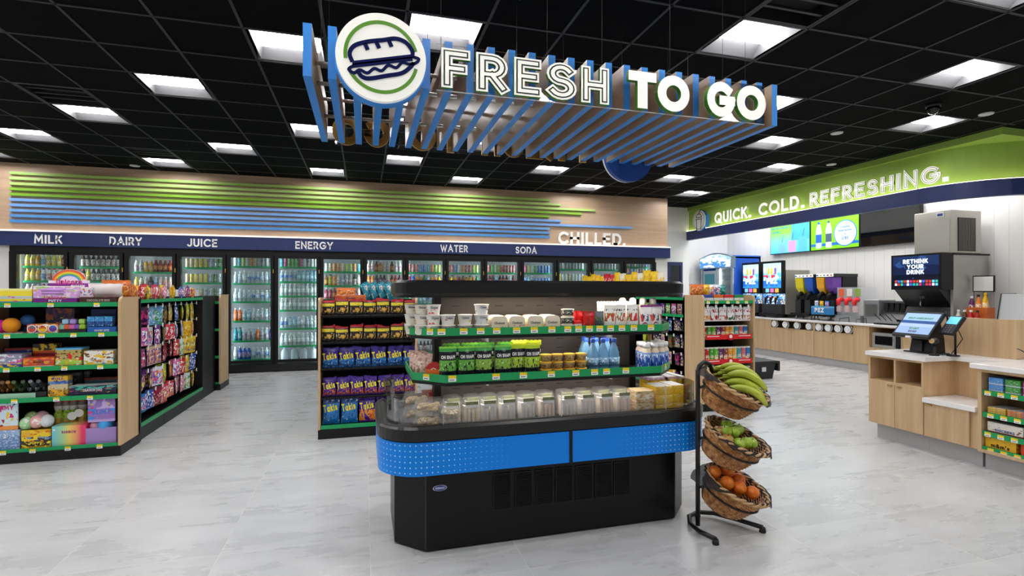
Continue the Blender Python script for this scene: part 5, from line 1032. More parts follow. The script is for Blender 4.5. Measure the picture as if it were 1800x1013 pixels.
# ---- well: sandwiches and boxes
def sandwich():
    w, h, d = .1, .165, .085; sh = [(-w / 2, 0), (w / 2, 0)]
    def pr(s, o=0): return [[(x * s, y, z) for x, z in [(-w / 2, .0), (w / 2, 0)] + arcp(w / 2 - .018, h - .018 - o, .018, .018, 0, 90, 4) + arcp(-w / 2 + .018, h - .018 - o, .018, .018, 90, 180, 4)] for y in (0, d)]
    mb = MB().loft(pr(1)); p = Proto('sandwich_pack', mb.mesh('sandwich_pack', [film('fafaf8', .1, .05)]))
    return p
fill = [('f2dfa0', 'faf3e4', 'e4cc84'), ('f2eeea', 'faf6f2', 'ece0dc'), ('f0c8b4', 'faf0e6', 'e0a890')]
SWP = []
for f in range(3):
    p = sandwich(); c = fill[f]; br = MB(); fi = MB()
    for k, x in enumerate((-.046, -.022, .003, .027)): br.box(x, x + .013, .008, .075, .006, .125 - .004 * (k % 2))
    for k, x in enumerate((-.032, .017)): fi.box(x, x + .009, .012, .072, .008, .12)
    p.kid('bread', br, art([(0, c[1])], [('efe2cc', 9, 0, 1, .62)], .8)); p.kid('filling', fi, art([(0, c[0])], [(c[2], 8, 0, 1, .58)], .6))
    p.kid('sticker', MB().box(-.036, .036, -.002, 0, .116, .132, 1).box(-.036, .036, -.002, 0, .132, .152, 0), [art([(0, '98a468')], [('66743c', 8, 0, 1, .58), ('c05a3a', 5, 0, 1, .7)]), TAGW]); SWP.append(p)
fx = [0.488, 0.604, 0.712, 0.829, 0.952, 1.075, 1.215, 1.339, 1.466, 1.588]
for i, x in enumerate(fx):
    k = 0 if i < 2 else 2 if i in (5, 8, 9) else 1
    SWP[k].put((x, 2.965, S0), 'clear sandwich pack with green label, %s from left in the front row' % ORD[i], 'sandwich pack', 'sandwich packs', random.uniform(-.1, .1), 1, (-.06, 0))
    SWP[k].put((x + .03, 3.08, S0), 'clear sandwich pack with green label, %s from left in the second row' % ORD[i], 'sandwich pack', 'sandwich packs', random.uniform(-.1, .1), 1, (-.04, 0))
def clam(w, h, d, lumps, name, c, seed):
    random.seed(seed); p = Proto(name, MB().loft([[(x, y, z) for x, y in rrect(-w / 2 * s, w / 2 * s, d / 2 - d / 2 * s, d / 2 + d / 2 * s, .015, 3)] for s, z in ((.86, 0), (.98, h * .5), (1.03, h * .5), (1.03, h * .54), (.98, h * .55), (.84, h))]).mesh(name, [film('f0f0ee', .18, .05)]))
    q = MB()
    for k in range(lumps): q.sphere((random.uniform(-.32, .32) * w, d * random.uniform(.25, .75), h * random.uniform(.3, .6)), min(w, d) * .12, 9, 6, 0, (1.25, 1, .8))
    p.kid('food', q, art([(0, c)], [('f0e2c0', 6, 0, 1, .55), ('b88a50', 9, 0, 1, .66)], .7)); return p
cA = clam(.165, .085, .13, 26, 'clamshell_pack', 'd8b880', 3); cB = clam(.115, .075, .1, 22, 'salad_tub', 'efe6c4', 5); cC = clam(.115, .065, .1, 20, 'salad_tub', 'd0a890', 6)
cA.put((.345, 2.97, S0), 'clear clamshell of pastries, lower of the two stacked at left end', 'clamshell pack', 'clamshell pastry packs', -.25); cA.put((.345, 2.97, S0 + .086), 'clear clamshell of pastries, upper of the two stacked at left end', 'clamshell pack', 'clamshell pastry packs', -.2)
cC.put((.475, 2.925, S0), 'clear tub with pinkish filling under the cream-coloured salad tub', 'salad tub', None); cB.put((.475, 2.925, S0 + .066), 'clear tub of cream-coloured salad stacked left of the sandwiches', 'salad tub', None)
cA.put((.3, 3.17, S0), 'clear clamshell pack lying behind the pastry packs, lower one', 'clamshell pack', 'rear clamshell packs', -.2); cA.put((.3, 3.17, S0 + .086), 'clear clamshell pack lying behind the pastry packs, upper one', 'clamshell pack', 'rear clamshell packs', -.15)
carton(.12, .15, .1, art([(0, 'e8e4e0'), (.6, 'd8503a')], [('f0d0c8', 7, 0, 1, .6)]), 'food_box').put((.41, 3.32, S0), 'red and white box behind the clear clamshell packs', 'food box', None, -.1)
lun = art([(0, 'e2c08a'), (.4, 'e8cfa0')], [('f4efe6', 4, .1, .9, .55), ('c89a4a', 6, 0, 1, .6)])
yel = art([(0, 'eebf14')], [('f8da30', 6, 0, 1, .58), ('f4ece0', 5, .6, 1, .66)])
for i in range(2): carton(.125, .078, .13, lun, 'lunch_box').put((1.728, 2.96, S0 + .079 * i), 'tan lunch snack box, %s of the two beside the yellow boxes' % ('lower', 'upper')[i], 'snack box', 'tan lunch snack boxes')
for c, (x, y) in enumerate(((1.877, 2.98), (2.015, 3.0), (1.973, 3.2), (2.109, 3.2))):
    for k in range(3): carton(.122 if c % 2 == 0 else .1, .057, .16, yel, 'snack_box').put((x - (.0 if c != 1 else .02), y, S0 + .058 * k), 'bright yellow snack box, %s tier of the %s stack at right end' % (('bottom', 'middle', 'top')[k], ('front left', 'front right', 'rear left', 'rear right')[c]), 'snack box', 'yellow snack boxes')
for i, (x, c_, nm) in enumerate(((1.967, 'c8a8d8', 'lilac'), (2.099, 'e8b8b0', 'pink'))): carton(.16, .02, .2, art([(0, c_)], [('f2e8e0', 5, 0, 1, .55), ('d86a4a', 7, 0, 1, .66)]), 'snack_packet').put((x, 3.2, S0 + .1745), '%s flat packet lying on the rear yellow boxes' % nm, 'packet', None)
# ================================================================ HANGING SIGN
GY0, GY1 = 2.71, 3.87; GZ0, GZ1 = 2.506, 2.765; GX0, GX1 = -.287, 2.52
sg = thing('hanging_sign', 'hanging slatted timber sign with blue edges reading FRESH TO GO', 'sign', ((GX0 + GX1) / 2, (GY0 + GY1) / 2, GZ0))
SLW = wood('8f7660', 'b8a08a', 1, 6, .3, .12); BLU = mat('2a8ae0', .4)
for i in range(25):
    x = GX0 + .0205 + (GX1 - GX0 - .041) * i / 24; mb = MB(); mb.box(x - .0205, x + .0205, GY0, GY1, GZ0, GZ1, 0)
    mb.m = [1, 1, 1, 0, 1, 0]; s = mb.build('slat', [SLW, BLU], sg)
for y in (3.0, 3.55):
    for z in (GZ0 + .08, GZ1 - .07): MB().tube([(GX0 - .01, y, z), (GX1 + .01, y, z)], .011, 10).build('cross_rod', mat('d9dadc', .25, .6), sg)
for x in (-.22, .42, 1.06, 1.42, 1.9, 2.3, 2.48):
    for y in (2.95, 3.6): MB().tube([(x, y, GZ1 - .05), (x, y, CEIL)], .0014, 5).build('cable', mat('2c2c2e', .6), sg)
pane = glass('ffffff', .045, .01)
B(.36, 2.4, 2.685, 2.69, 2.497, 2.735).build('clear_panel', pane, sg)
B(.36, 2.4, 2.684, 2.691, 2.494, 2.4975).build('panel_edge', film('e8ecec', .6), sg)
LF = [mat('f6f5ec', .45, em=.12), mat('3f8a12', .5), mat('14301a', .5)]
def fit(ch, x0, x1, z0, z1, w, d, y, inline, par, name='letter', flip=False, mats=LF):
    mb = MB(); h = z1 - z0; W_ = letter(mb, ch, 0, h, w, d, 0, 1, inline); f = (x1 - x0) / W_
    mb.v = [((p[0] * f + x0) if not flip else (x1 - p[0] * f), (y + p[1]) if not flip else (y - p[1]), p[2] + z0) for p in mb.v]; return mb.build(name, mats, par)
for ch, a, b_ in (('F', 0.381, 0.532), ('R', 0.563, 0.738), ('E', 0.770, 0.923), ('S', 0.949, 1.129), ('H', 1.156, 1.325)):
    fit(ch, a, b_, 2.505, 2.708, .052, .022, 2.684, True, sg)
for ch, a, b_ in (('T', 1.443, 1.621), ('O', 1.629, 1.841), ('G', 1.962, 2.146), ('O', 2.171, 2.383)):
    fit(ch, a, b_, 2.503, 2.713, .056, .03, 2.684, False, sg)
# round sandwich sign
DCX, DCZ, DR_ = .082, 2.588, .216
def at(mb, x, y, z): mb.v = [(p[0] + x, p[1] + y, p[2] + z) for p in mb.v]; return mb
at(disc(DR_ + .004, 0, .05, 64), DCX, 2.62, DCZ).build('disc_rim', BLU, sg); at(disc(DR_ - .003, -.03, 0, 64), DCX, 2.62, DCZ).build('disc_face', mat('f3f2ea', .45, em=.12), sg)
at(hoop(.168, .017, 0, 16, 188, 40), DCX, 2.59, DCZ).build('disc_ring', mat('5a9a1a'), sg); at(hoop(.168, .017, 0, 208, 347, 40), DCX, 2.59, DCZ).build('disc_ring', mat('5a9a1a'), sg)
q = .00068; mb = MB(); NV = mat('0a1650', .6, spec=.1)
def st(pts, w=28, cl=False): sweep(mb, [(a * q * .99 - b * q * .1, b * q * 1.06 + a * q * .1) for a, b in pts], w * q / 2, -.006, 0, 0, 0, cl)
def smooth(pts, k=5, cl=False):
    out = []; n = len(pts)
    for i in range(n if cl else n - 1):
        p = [Vector(pts[(i + j) % n if cl else min(max(i + j, 0), n - 1)]) for j in (-1, 0, 1, 2)]
        for s in range(k):
            t = s / k; out.append(tuple(.5 * ((2 * p[1]) + (-p[0] + p[2]) * t + (2 * p[0] - 5 * p[1] + 4 * p[2] - p[3]) * t * t + (-p[0] + 3 * p[1] - 3 * p[2] + p[3]) * t ** 3)))
    if not cl: out.append(tuple(pts[-1]))
    return out
st(smooth([(-205, -35), (-218, 20), (-180, 70), (-90, 98), (20, 112), (110, 124), (180, 100), (220, 45), (216, 8)]) + [(-205, -45)])
st([(-205, -62), (216, -8)]); st(smooth([(-200, -62), (-235, -85), (-200, -108), (-160, -88), (-110, -108), (-60, -78), (-10, -92), (40, -55), (95, -70), (140, -35), (190, -45), (240, -35), (262, -10), (225, 4)]), 20)
st(smooth([(-172, -100), (-150, -132), (-100, -144), (20, -125), (130, -106), (195, -65), (222, -35)]))
for a, b_ in (((-108, 88), (-92, 45)), ((-28, 98), (-12, 58)), ((60, 110), (76, 70))): st([a, b_])
at(mb, DCX, 2.588, DCZ).build('sandwich_drawing', NV, sg)
# the far face of the sign: the same disc and words seen from behind
GOLD = [mat('b98a3a', .35, .3), mat('c8983f', .35, .3), mat('5a4a2a', .5)]
B(-.2, 1.8, 3.89, 3.895, 2.497, 2.735).build('clear_panel', pane, sg)
xx = 1.74
for ch, wd, inl in (('F', .15, True), ('R', .16, True), ('E', .14, True), ('S', .15, True), ('H', .15, True), (' ', .1, 0), ('T', .16, False), ('O', .2, False), (' ', .08, 0), ('G', .17, False), ('O', .2, False)):
    if ch != ' ': fit(ch, xx - wd, xx, 2.505, 2.71, .052, .022, 3.9, inl, sg, 'letter', True, GOLD)
    xx -= wd + .03
at(disc(DR_, 0, .05, 48), 2.13, 3.9, 2.588).build('disc_rim', mat('1c4a9c', .4), sg); at(disc(DR_ - .005, 0, .03, 48), 2.13, 3.951, 2.588).build('disc_face', LW, sg)
# ================================================================ FRUIT STAND
fsx, fsy = 1.97, 2.74
fs = thing('fruit_stand', 'black three-tier fruit stand with wicker baskets beside the cold display', 'fruit stand', (fsx, fsy, 0))
TUB = mat('121213', .35)
MB().tube([(1.945, 2.555, .03), (1.915, 2.66, .03), (1.925, 2.77, .03), (1.98, 2.86, .03), (2.07, 2.9, .03), (2.16, 2.86, .03), (2.24, 2.74, .03), (2.315, 2.605, .03)], .014, 10).build('stand_base', TUB, fs)
for x, y in ((1.945, 2.555), (2.315, 2.605), (2.07, 2.9)): MB().lathe([(.018, 0), (.02, .004), (.016, .03)], 12, c=(x, y, 0)).build('stand_foot', mat('0a0a0b', .6), fs)
MB().tube([(1.955, 2.735, .03), (1.955, 2.735, .5), (1.955, 2.735, .96), (1.965, 2.735, 1.0), (2.0, 2.735, 1.025), (2.04, 2.735, 1.01), (2.055, 2.735, .96)], .014, 10).build('stand_pole', TUB, fs)
def wicker():
    m, nt, b = newmat('wicker'); b.inputs['Roughness'].default_value = .6
    tc = nd(nt, 'ShaderNodeTexCoord'); no = nd(nt, 'ShaderNodeTexNoise'); no.inputs['Scale'].default_value = 38; no.inputs['Detail'].default_value = 3; link(nt, tc.outputs['Object'], no.inputs['Vector'])
    r = ramp(nt, [(.3, '7d4c28'), (.5, 'b47e4b'), (.7, 'dcac78')], 'LINEAR'); link(nt, no.outputs[0], r.inputs[0]); link(nt, r.outputs[0], b.inputs['Base Color']); return m
WK = wicker(); MESHC = film('17161a', .86, .8)
def basket(rx, ry, dep):
    nz, nt_ = 22, 84; mb = MB(); rings = []
    for i in range(nz + 1):
        t = i / nz; s = .6 + .4 * t ** .6
        rings.append([((rx * s + .004 * (1 if (j // 2 + i) % 2 else -1) * (0 < i < nz)) * cos(2 * pi * j / nt_), (ry * s + .004 * (1 if (j // 2 + i) % 2 else -1) * (0 < i < nz)) * sin(2 * pi * j / nt_), -dep + dep * t + .0015 * sin(j * pi / 2)) for j in range(nt_)])
    inner = [[(p[0] * .955, p[1] * .94, p[2] + .006) for p in r] for r in reversed(rings[1:])]
    mb.loft(rings + inner, 0, True, True, False)
    rim = MB()
    for ph in (0, pi): rim.tube([((rx + .006 + .007 * cos(22 * 2 * pi * j / 180 / 2 + ph)) * cos(2 * pi * j / 180), (ry + .006 + .007 * cos(22 * 2 * pi * j / 180 / 2 + ph)) * sin(2 * pi * j / 180), .004 + .007 * sin(22 * 2 * pi * j / 180 / 2 + ph)) for j in range(180)], .0085, 6, 0, True)
    return mb, rim
def liner(rx, ry, dep, flaps):
    mb = MB(); n = 60; rings = []
    for s, z in ((.3, -dep + .03), (.66, -dep + .035), (.8, -dep * .55), (.9, -dep * .2), (.95, .006)): rings.append([(rx * s * cos(2 * pi * j / n), ry * s * sin(2 * pi * j / n), z + .004 * sin(j * 1.3)) for j in range(n)])
    a = []; b = []
    for j in range(n):
        th = 2 * pi * j / n; f = sum(A * max(0, cos(th - radians(c))) ** p for c, A, p in flaps)
        a.append((rx * (1.02 + .12 * min(f, 1)) * cos(th), ry * (1.02 + .12 * min(f, 1)) * sin(th), .018 + .004 * sin(j))); b.append((rx * (1.05 + .28 * f) * cos(th), ry * (1.05 + .28 * f) * sin(th), .016 - .06 * f + .006 * sin(j * 1.7)))
    rings += [a, b]; return mb.loft(rings, 0, False, True, True)
TILT = Matrix.Rotation(radians(20), 4, 'Y') @ Matrix.Rotation(radians(24), 4, 'X')
RXB, RYB, DEP = .205, .155, .18
BASK = [(2.175, 2.66, .885), (2.175, 2.66, .575), (2.175, 2.66, .28)]
for i, c in enumerate(BASK):
    mb, rim = basket(RXB, RYB, DEP); M = Matrix.Translation(c) @ TILT; lab = ('upper', 'middle', 'lower')[i]
    bk = mb.xf(M).build('basket', WK, fs); bk['label'] = '%s wicker basket' % lab
    rim.xf(M).build('basket_rim', wood('b98a58', 'dcb98a', 0, 30), bk, (0, 0, 0))
    liner(RXB, RYB, DEP, [((150, .9, 2), (330, .5, 2)), ((350, .9, 6), (250, .4, 2)), ((175, 1.3, 4), (350, .9, 5), (60, .5, 6))][i]).xf(M).build('mesh_liner', MESHC, bk, (0, 0, 0))
    hoop_ = MB().tube([((RXB * .93) * cos(2 * pi * j / 48), (RYB * .94) * sin(2 * pi * j / 48), -.07) for j in range(48)], .006, 6, 0, True).xf(M); hoop_.build('basket_hoop', TUB, fs)
    MB().tube([(1.955, 2.735, c[2] - .02), M @ Vector((-RXB * .93, 0, -.07))], .008, 8).build('bracket', TUB, fs)
def inb(i, x, y, z): return tuple((Matrix.Translation(BASK[i]) @ TILT) @ Vector((x, y, z)))
def banana(seed, L=.21):
    random.seed(seed); mb = MB(); R = .16; n = 14; pts = []; rad = []
    for k in range(n + 1):
        t = k / n; a = (t - .5) * L / R * 1.15; pts.append((R * sin(a), 0, R * cos(a) - R)); rad.append(.006 + .0155 * sin(pi * min(1, max(0, t * 1.02))) ** .45 if 0 < k < n else .005)
    mb.tube(pts, rad, 6, 0); p = Proto('banana', mb.mesh('banana', [art([(0, '8f9f2a'), (.5, 'b4bf3a'), (1, 'c2c84a')], [('9fae30', 4, 0, 1, .56)], .4, 0, 'LINEAR')]))
    p.kid('banana_tip', MB().sphere(pts[-1], .0062, 8, 5), mat('3a3020', .7)); p.kid('banana_stem', MB().tube([pts[0], (pts[0][0] - .022, 0, pts[0][2] - .01)], [.006, .005], 6), mat('8a9038', .6)); return p
BN = banana(1)
for i, (x, y, z, rz, ty) in enumerate(((-.015, .098, .03, -.3, .15), (.0, .046, .04, -.36, .13), (.005, -.006, .045, -.42, .12), (.0, -.058, .04, -.48, .12), (-.005, -.11, .025, -.54, .12), (.012, .072, .078, -.33, .15), (.01, .02, .088, -.39, .14), (.005, -.032, .085, -.45, .13))):
    lab = ('rearmost', 'second from the back', 'third from the back', 'fourth from the back', 'nearest', 'rear top-layer', 'middle top-layer', 'front top-layer')[i]
    BN.put(inb(0, x, y, z + .012), 'greenish yellow banana, %s one in the upper basket' % lab, 'banana', 'bananas in the upper basket', rz, (1.08, 1.12, 1.12), (-.35, .25 + ty))
def fruit(name, r, m, sq, stem):
    mb = MB(); prof = []
    for k in range(15):
        a = -pi / 2 + pi * k / 14; rr_ = max(.0015, r * cos(a)); zz = r * sin(a) * sq
        if name == 'apple' and k > 11: zz -= .35 * r * (k - 11) / 3 * .5
        if name == 'apple': rr_ *= 1 + .06 * sin(a)
        prof.append((rr_, zz + r * sq))
    p = Proto(name, mb.lathe(prof, 20).mesh(name, m))
    if stem: p.kid('fruit_stem', MB().tube([(0, 0, r * 1.55), (.003, 0, r * 2.0)], .0018, 6), mat('5a4426', .7))
    return p
GA = fruit('apple', .037, [art([(0, '9cc238')], [('b8d450', 3, 0, 1, .55)], .3)], .92, True); RA = fruit('apple', .036, [art([(0, 'b8b04a')], [('c06a4a', 2.5, 0, 1, .48), ('d89a7a', 4, 0, 1, .6)], .3)], .92, True)
for i, (x, y, z, k, nm) in enumerate(((-.045, .045, .0, 0, 'green apple at the back left'), (.035, .05, .0, 0, 'large green apple at the back centre'), (-.115, .0, -.03, 1, 'reddish apple at the far left'), (-.075, -.01, -.01, 0, 'green apple left of the middle'), (-.02, -.015, .005, 0, 'green apple in the middle'), (-.1, -.07, -.03, 1, 'reddish apple at the front left'), (-.035, -.085, -.025, 0, 'green apple at the front centre'), (.045, -.07, -.01, 0, 'big green apple at the front right'), (.105, -.03, -.02, 0, 'green apple at the far right'), (.0, .0, -.085, 0, 'green apple at the bottom of the pile'), (.06, -.01, -.07, 1, 'reddish apple under the right green ones'), (-.06, .02, -.085, 1, 'reddish apple under the left green ones'))):
    (GA, RA)[k].put(inb(1, x * .95, y, z - .01), nm + ' in the middle basket', 'apple', 'apples in the middle basket', i * 1.3, 1, (random.uniform(-.4, .4), random.uniform(-.4, .4)))
OR = fruit('orange', .041, [art([(0, 'e8741a')], [('f08a2a', 4, 0, 1, .55)], .4)], .96, False)
for i, (x, y, z, nm) in enumerate(((-.125, .05, -.02, 'orange at the far left'), (-.025, .065, .01, 'orange at the back centre'), (.055, .035, -.01, 'orange at the back right'), (-.075, -.03, -.015, 'orange left of the front middle'), (.005, -.05, -.01, 'orange in the front middle'), (.1, -.06, -.01, 'orange at the front right'), (-.06, .03, -.08, 'orange low on the left under the others'), (.05, .0, -.085, 'orange low in the middle under the others'))):
    OR.put(inb(2, x * .95, y, z - .015), nm + ' in the lower basket', 'orange', 'oranges in the lower basket', i)
# ================================================================ DRINKS COUNTER ALONG THE RIGHT WALL
KX, KZ = 8.72, .83      # cabinet face, underside of the worktop
OAKV = OAK; INNER = wood('8f7250', 'a88a64'); BR = mat('c8a468', .3, .8); GREYL = mat('b3b1b2', .5)
SEAM = mat('6a5238', .6)
def cab(y0, y1, label, kind):
    """one base cabinet; kind: 'doors', 'cups', 'plain', 'micro'"""
    t = thing('base_cabinet', label, 'cabinet', (KX, (y0 + y1) / 2, 0)); zt = KZ
    B(KX + .03, 9.5, y0, y1, .0, .14).build('kick_board', GREYL, t)
    def shell(z0, z1):
        mb = MB(); a, b = y0 + .018, y1 - .018; mb.box(KX, 9.5, y0, a, z0, z1); mb.box(KX, 9.5, b, y1, z0, z1); mb.box(9.4, 9.42, a, b, z0 + .012, z1 - .018); mb.box(KX, 9.5, a, b, z0 + .0005, z0 + .012); mb.box(KX, 9.5, a, b, z1 - .018, z1); return mb
    if kind == 'plain': B(KX, 9.5, y0, y1, .14, zt).build('carcass', OAKV, t); return t
    zs = {'cups': .645, 'micro': .44, 'doors': zt}[kind]
    B(KX + .02, 9.5, y0 + .002, y1 - .002, .14, zs).build('carcass', INNER, t)
    if kind != 'doors': shell(zs, zt).build('open_bay', OAKV, t)
    n = 2 if kind in ('cups', 'doors') else 1
    for k in range(n):
        a = y0 + (y1 - y0) * k / n + .0025; b = y0 + (y1 - y0) * (k + 1) / n - .0025
        d = B(KX, KX + .019, a, b, .142, zs - .004).build('cabinet_door', OAKV, t)
        hy = (b - .05) if k == 0 else (a + .05)
        if n == 2: B(KX - .012, KX, hy - .02, hy + .02, zs - .022, zs - .012).build('door_pull', BR, d, (0, 0, 0))
    if kind == 'cups':
        for k in range(4):
            y = y0 + .12 + (y1 - y0 - .24) * k / 3; q = MB().lathe([(.068, -.1), (.068, 0), (.088, .0), (.088, .01), (.074, .015), (.068, .008)], 24)
            q.xf(Matrix.Translation((KX + .02, y, .738)) @ Matrix.Rotation(-pi / 2, 4, 'Y'))
            c = q.build('cup_dispenser', mat('c4c6c8', .25, .7), t); c['label'] = 'round silver cup dispenser'
            q = MB().lathe([(.067, 0), (.067, .022), (.04, .026), (.04, .02), (.016, .02), (.016, .026)], 20).xf(Matrix.Translation((KX + .0, y, .738)) @ Matrix.Rotation(-pi / 2, 4, 'Y')); q.build('cup_base', mat('eef0ef', .4), c, (0, 0, 0))
    return t
cab(9.575, 10.2, 'plain oak cabinet at the far end of the drinks counter', 'plain'); cab(8.41, 9.573, 'oak cabinet with four cup dispensers nearest the far end', 'cups'); cab(7.52, 8.408, 'oak cabinet with four cup dispensers nearer to the microwave', 'cups'); cab(7.24, 7.518, 'narrow oak cabinet between cup dispensers and microwave', 'plain'); cab(6.62, 7.238, 'oak cabinet with an open bay holding the microwave', 'micro'); cab(5.9, 6.618, 'oak cabinet under the drinks machine', 'doors'); cab(4.7, 5.898, 'oak cabinet behind the checkout at the near end of drinks counter', 'doors')
tag(MB().rbox(KX - .05, 9.548, 4.68, 10.22, KZ, KZ + .04, .004).build('worktop', QUARTZ), 'long white worktop of the drinks counter', 'worktop')
WT = KZ + .0405
mw = thing('microwave', 'stainless steel microwave in the open cabinet bay', 'microwave', (KX + .2, 6.95, .45))
B(KX + .05, KX + .45, 6.68, 7.2, .452, .72).build('microwave_body', mat('c9c8c4', .35, .6), mw); B(KX + .038, KX + .05, 6.83, 7.14, .51, .665).build('door_window', mat('0c0c0e', .12), mw); B(KX + .03, KX + .05, 6.69, 6.76, .47, .7).build('control_panel', mat('17181a', .25), mw)
MB().tube([(KX + .045, 6.785, .5), (KX + .02, 6.785, .515), (KX + .02, 6.785, .665), (KX + .045, 6.785, .68)], .008, 8).build('door_handle', CHROME, mw)
# ---- frozen drink machines
def tile_art(cols): return art([(i / len(cols), c) for i, c in enumerate(cols)], [('ffffff', 6, .0, 1, .62)], .3, 1, em=.38)
def slush(y0, y1, label):
    t = thing('slush_machine', label, 'drinks machine', (9.1, (y0 + y1) / 2, WT)); x0 = 8.78
    B(x0 + .08, 9.5, y0, y1, .95, 1.92).build('machine_body', mat('9a988c', .4, .45), t)
    B(x0 - .02, x0 + .1, y0 + .02, y1 - .02, .96, 1.17).build('drip_housing', mat('2b2b2e', .4), t)
    B(x0 - .12, x0 + .02, y0 + .05, y1 - .05, .9, .955).build('drip_tray', BLACK, t)
    for y in (y0 + .06, y1 - .06):
        for x in (x0 + .02, 9.4): B(x - .018, x + .018, y - .018, y + .018, WT, .955).build('machine_leg', DARK, t)
    B(x0 + .0, x0 + .08, y0 + .01, y1 - .01, 1.4, 2.13).build('screen_housing', BLACK, t)
    s = B(x0 - .006, x0, y0 + .05, y1 - .05, 1.53, 2.08).build('screen', art([(0, '2d86d8'), (.3, '58b4ee'), (.6, 'a9e0fa')], [('e8f6fd', 6, .25, 1, .56), ('1f62c0', 5, .05, .3, .55), ('e02a3a', 4, .38, .52, .6)], .3, em=.5), t)
    ym = (y0 + y1) / 2
    q = text_mb('PEZ', .13, .035, .004, center=True); q.xf(Matrix.Translation((x0 - .008, ym, 1.62)) @ Matrix.Rotation(-pi / 2, 4, 'Z')); q.build('lettering', mat('ffffff', .5, em=.5), s, (0, 0, 0))
    for k, c in enumerate(('e8b63a', 'f0c84a', '8a5ab8')): B(x0 - .009, x0 - .006, ym + .1 - .1 * k - .03, ym + .1 - .1 * k + .03, 1.83, 1.97).build('screen_picture', mat(c, .4, em=.38), s, (0, 0, 0))
    for k, c in enumerate(('7fc4f0', 'e86ab0', 'f0a84a')): B(x0 - .006, x0, ym + .14 - .14 * k - .05, ym + .14 - .14 * k + .05, 1.43, 1.515).build('flavour_tile', mat(c, .4, em=.38), t)
    p = B(x0 + .01, x0 + .085, y0 + .03, y1 - .03, 1.17, 1.4).build('spout_panel', art([(0, '2a5a8a'), (.5, '4a90d0')], [('f0b84a', 5, 0, 1, .62), ('e8f0f6', 7, 0, 1, .58)], .3, em=.4), t)
    for k in range(3):
        y = ym + .15 - .15 * k; MB().tube([(x0 + .02, y, 1.33), (x0 - .04, y, 1.3), (x0 - .05, y, 1.18)], [.03, .028, .018], 10).build('spout', BLACKM, t); MB().box(x0 - .085, x0 - .03, y - .02, y + .02, 1.31, 1.33).build('spout_handle', mat(('2a6ad0', 'd84a8a', 'f0b03a')[k]), t)
    return t
slush(9.96, 10.56, 'tall slush machine with bright blue advert screen beside the blue drinks fridge'); slush(9.28, 9.9, 'tall slush machine with bright blue advert screen and bare steel side')
# ---- syrup dispensers
def dispenser(y0, y1, cols, label):
    t = thing('syrup_dispenser', label, 'drinks machine', (9.0, (y0 + y1) / 2, WT)); x0 = 8.8; ym = (y0 + y1) / 2
    for y in (y0 + .05, y1 - .05):
        for x in (x0 + .02, 9.3): MB().lathe([(.015, 0), (.015, .12)], 8, c=(x, y, WT)).build('machine_leg', CHROME, t)
    B(x0 - .1, 9.4, y0, y1, .955, 1.0).build('drip_tray', BLACK, t); MB().box(x0 + .1, 9.4, y0 + .01, y1 - .01, 1.0, 1.42).box(9.03, 9.4, y0 + .01, y1 - .01, 1.42, 1.74).build('machine_body', BLACK, t)
    B(x0 + .02, 9.4, y0, y1, 1.74, 1.8).build('top_cover', mat('17171a', .3), t)
    hd = B(x0, x0 + .02, y0 + .03, y1 - .03, 1.745, 1.8).build('light_header', mat('f4f4f4', .4, em=.5), t)
    for k, c in enumerate(('2a6ac0', 'e8b03a', '3a9ad0', '8a3a2a', 'e0702a')): B(x0 - .004, x0, y1 - .06 - (y1 - y0 - .12) * k / 4 - .025, y1 - .06 - (y1 - y0 - .12) * k / 4 + .025, 1.755, 1.785).build('header_picture', mat(c, .4), hd, (0, 0, 0))
    for k, c in enumerate(cols):
        y = ym + (y1 - y0) * (.24 - .48 * k); w = (y1 - y0) * .2
        MB().loft([[(x0 + .05 - a, y - w * s, z), (x0 + .05 - a, y + w * s, z), (9.02, y + w * s, z), (9.02, y - w * s, z)] for z, s, a in ((1.4, .6, -.04), (1.52, .95, .03), (1.73, 1, .05))]).build('syrup_hopper', mat(c, .2), t)
        MB().tube([(x0 + .09, y, 1.42), (x0 - .02, y, 1.36), (x0 - .03, y, 1.27)], [.045, .04, .022], 10).build('spout', BLACKM, t); B(x0 - .02, x0 + .1, y - .07, y + .07, 1.0, 1.28).build('front_panel', mat('1d1d20', .3), t)
    return t
dispenser(8.5, 9.0, ('e6d81c', '1f56c0'), 'black frozen drink dispenser with yellow and blue hoppers'); dispenser(8.02, 8.46, ('f0b01c', '6a3a9a'), 'black frozen drink dispenser with orange and purple hoppers')
p = thing('sweet_box', 'blue sweets display box on the drip tray of the second dispenser', 'display box', (8.68, 8.1, 1.0)); 
B(8.6, 8.7, 7.92, 8.36, 1.0, 1.16).build('box_body', art([(0, '2a80c0'), (.8, '58aede')], [('f08a2a', 4, 0, 1, .68)]), p); q = text_mb('PEZ', .09, .024, .004, center=True); q.xf(Matrix.Translation((8.598, 8.17, 1.04)) @ Matrix.Rotation(-pi / 2, 4, 'Z')); q.build('lettering', mat('f6f6f6', .4), p)
for k in range(3): CR_ = bag(.09, .1, .04, CAND[('wb', 'yo', 'bp')[k]][1], 'candy_bag'); CR_.put((8.64, 8.27 - .12 * k, 1.163), '%s candy bag standing in the blue display box on the drinks counter' % CAND[('wb', 'yo', 'bp')[k]][0], 'candy bag', None, -pi / 2)
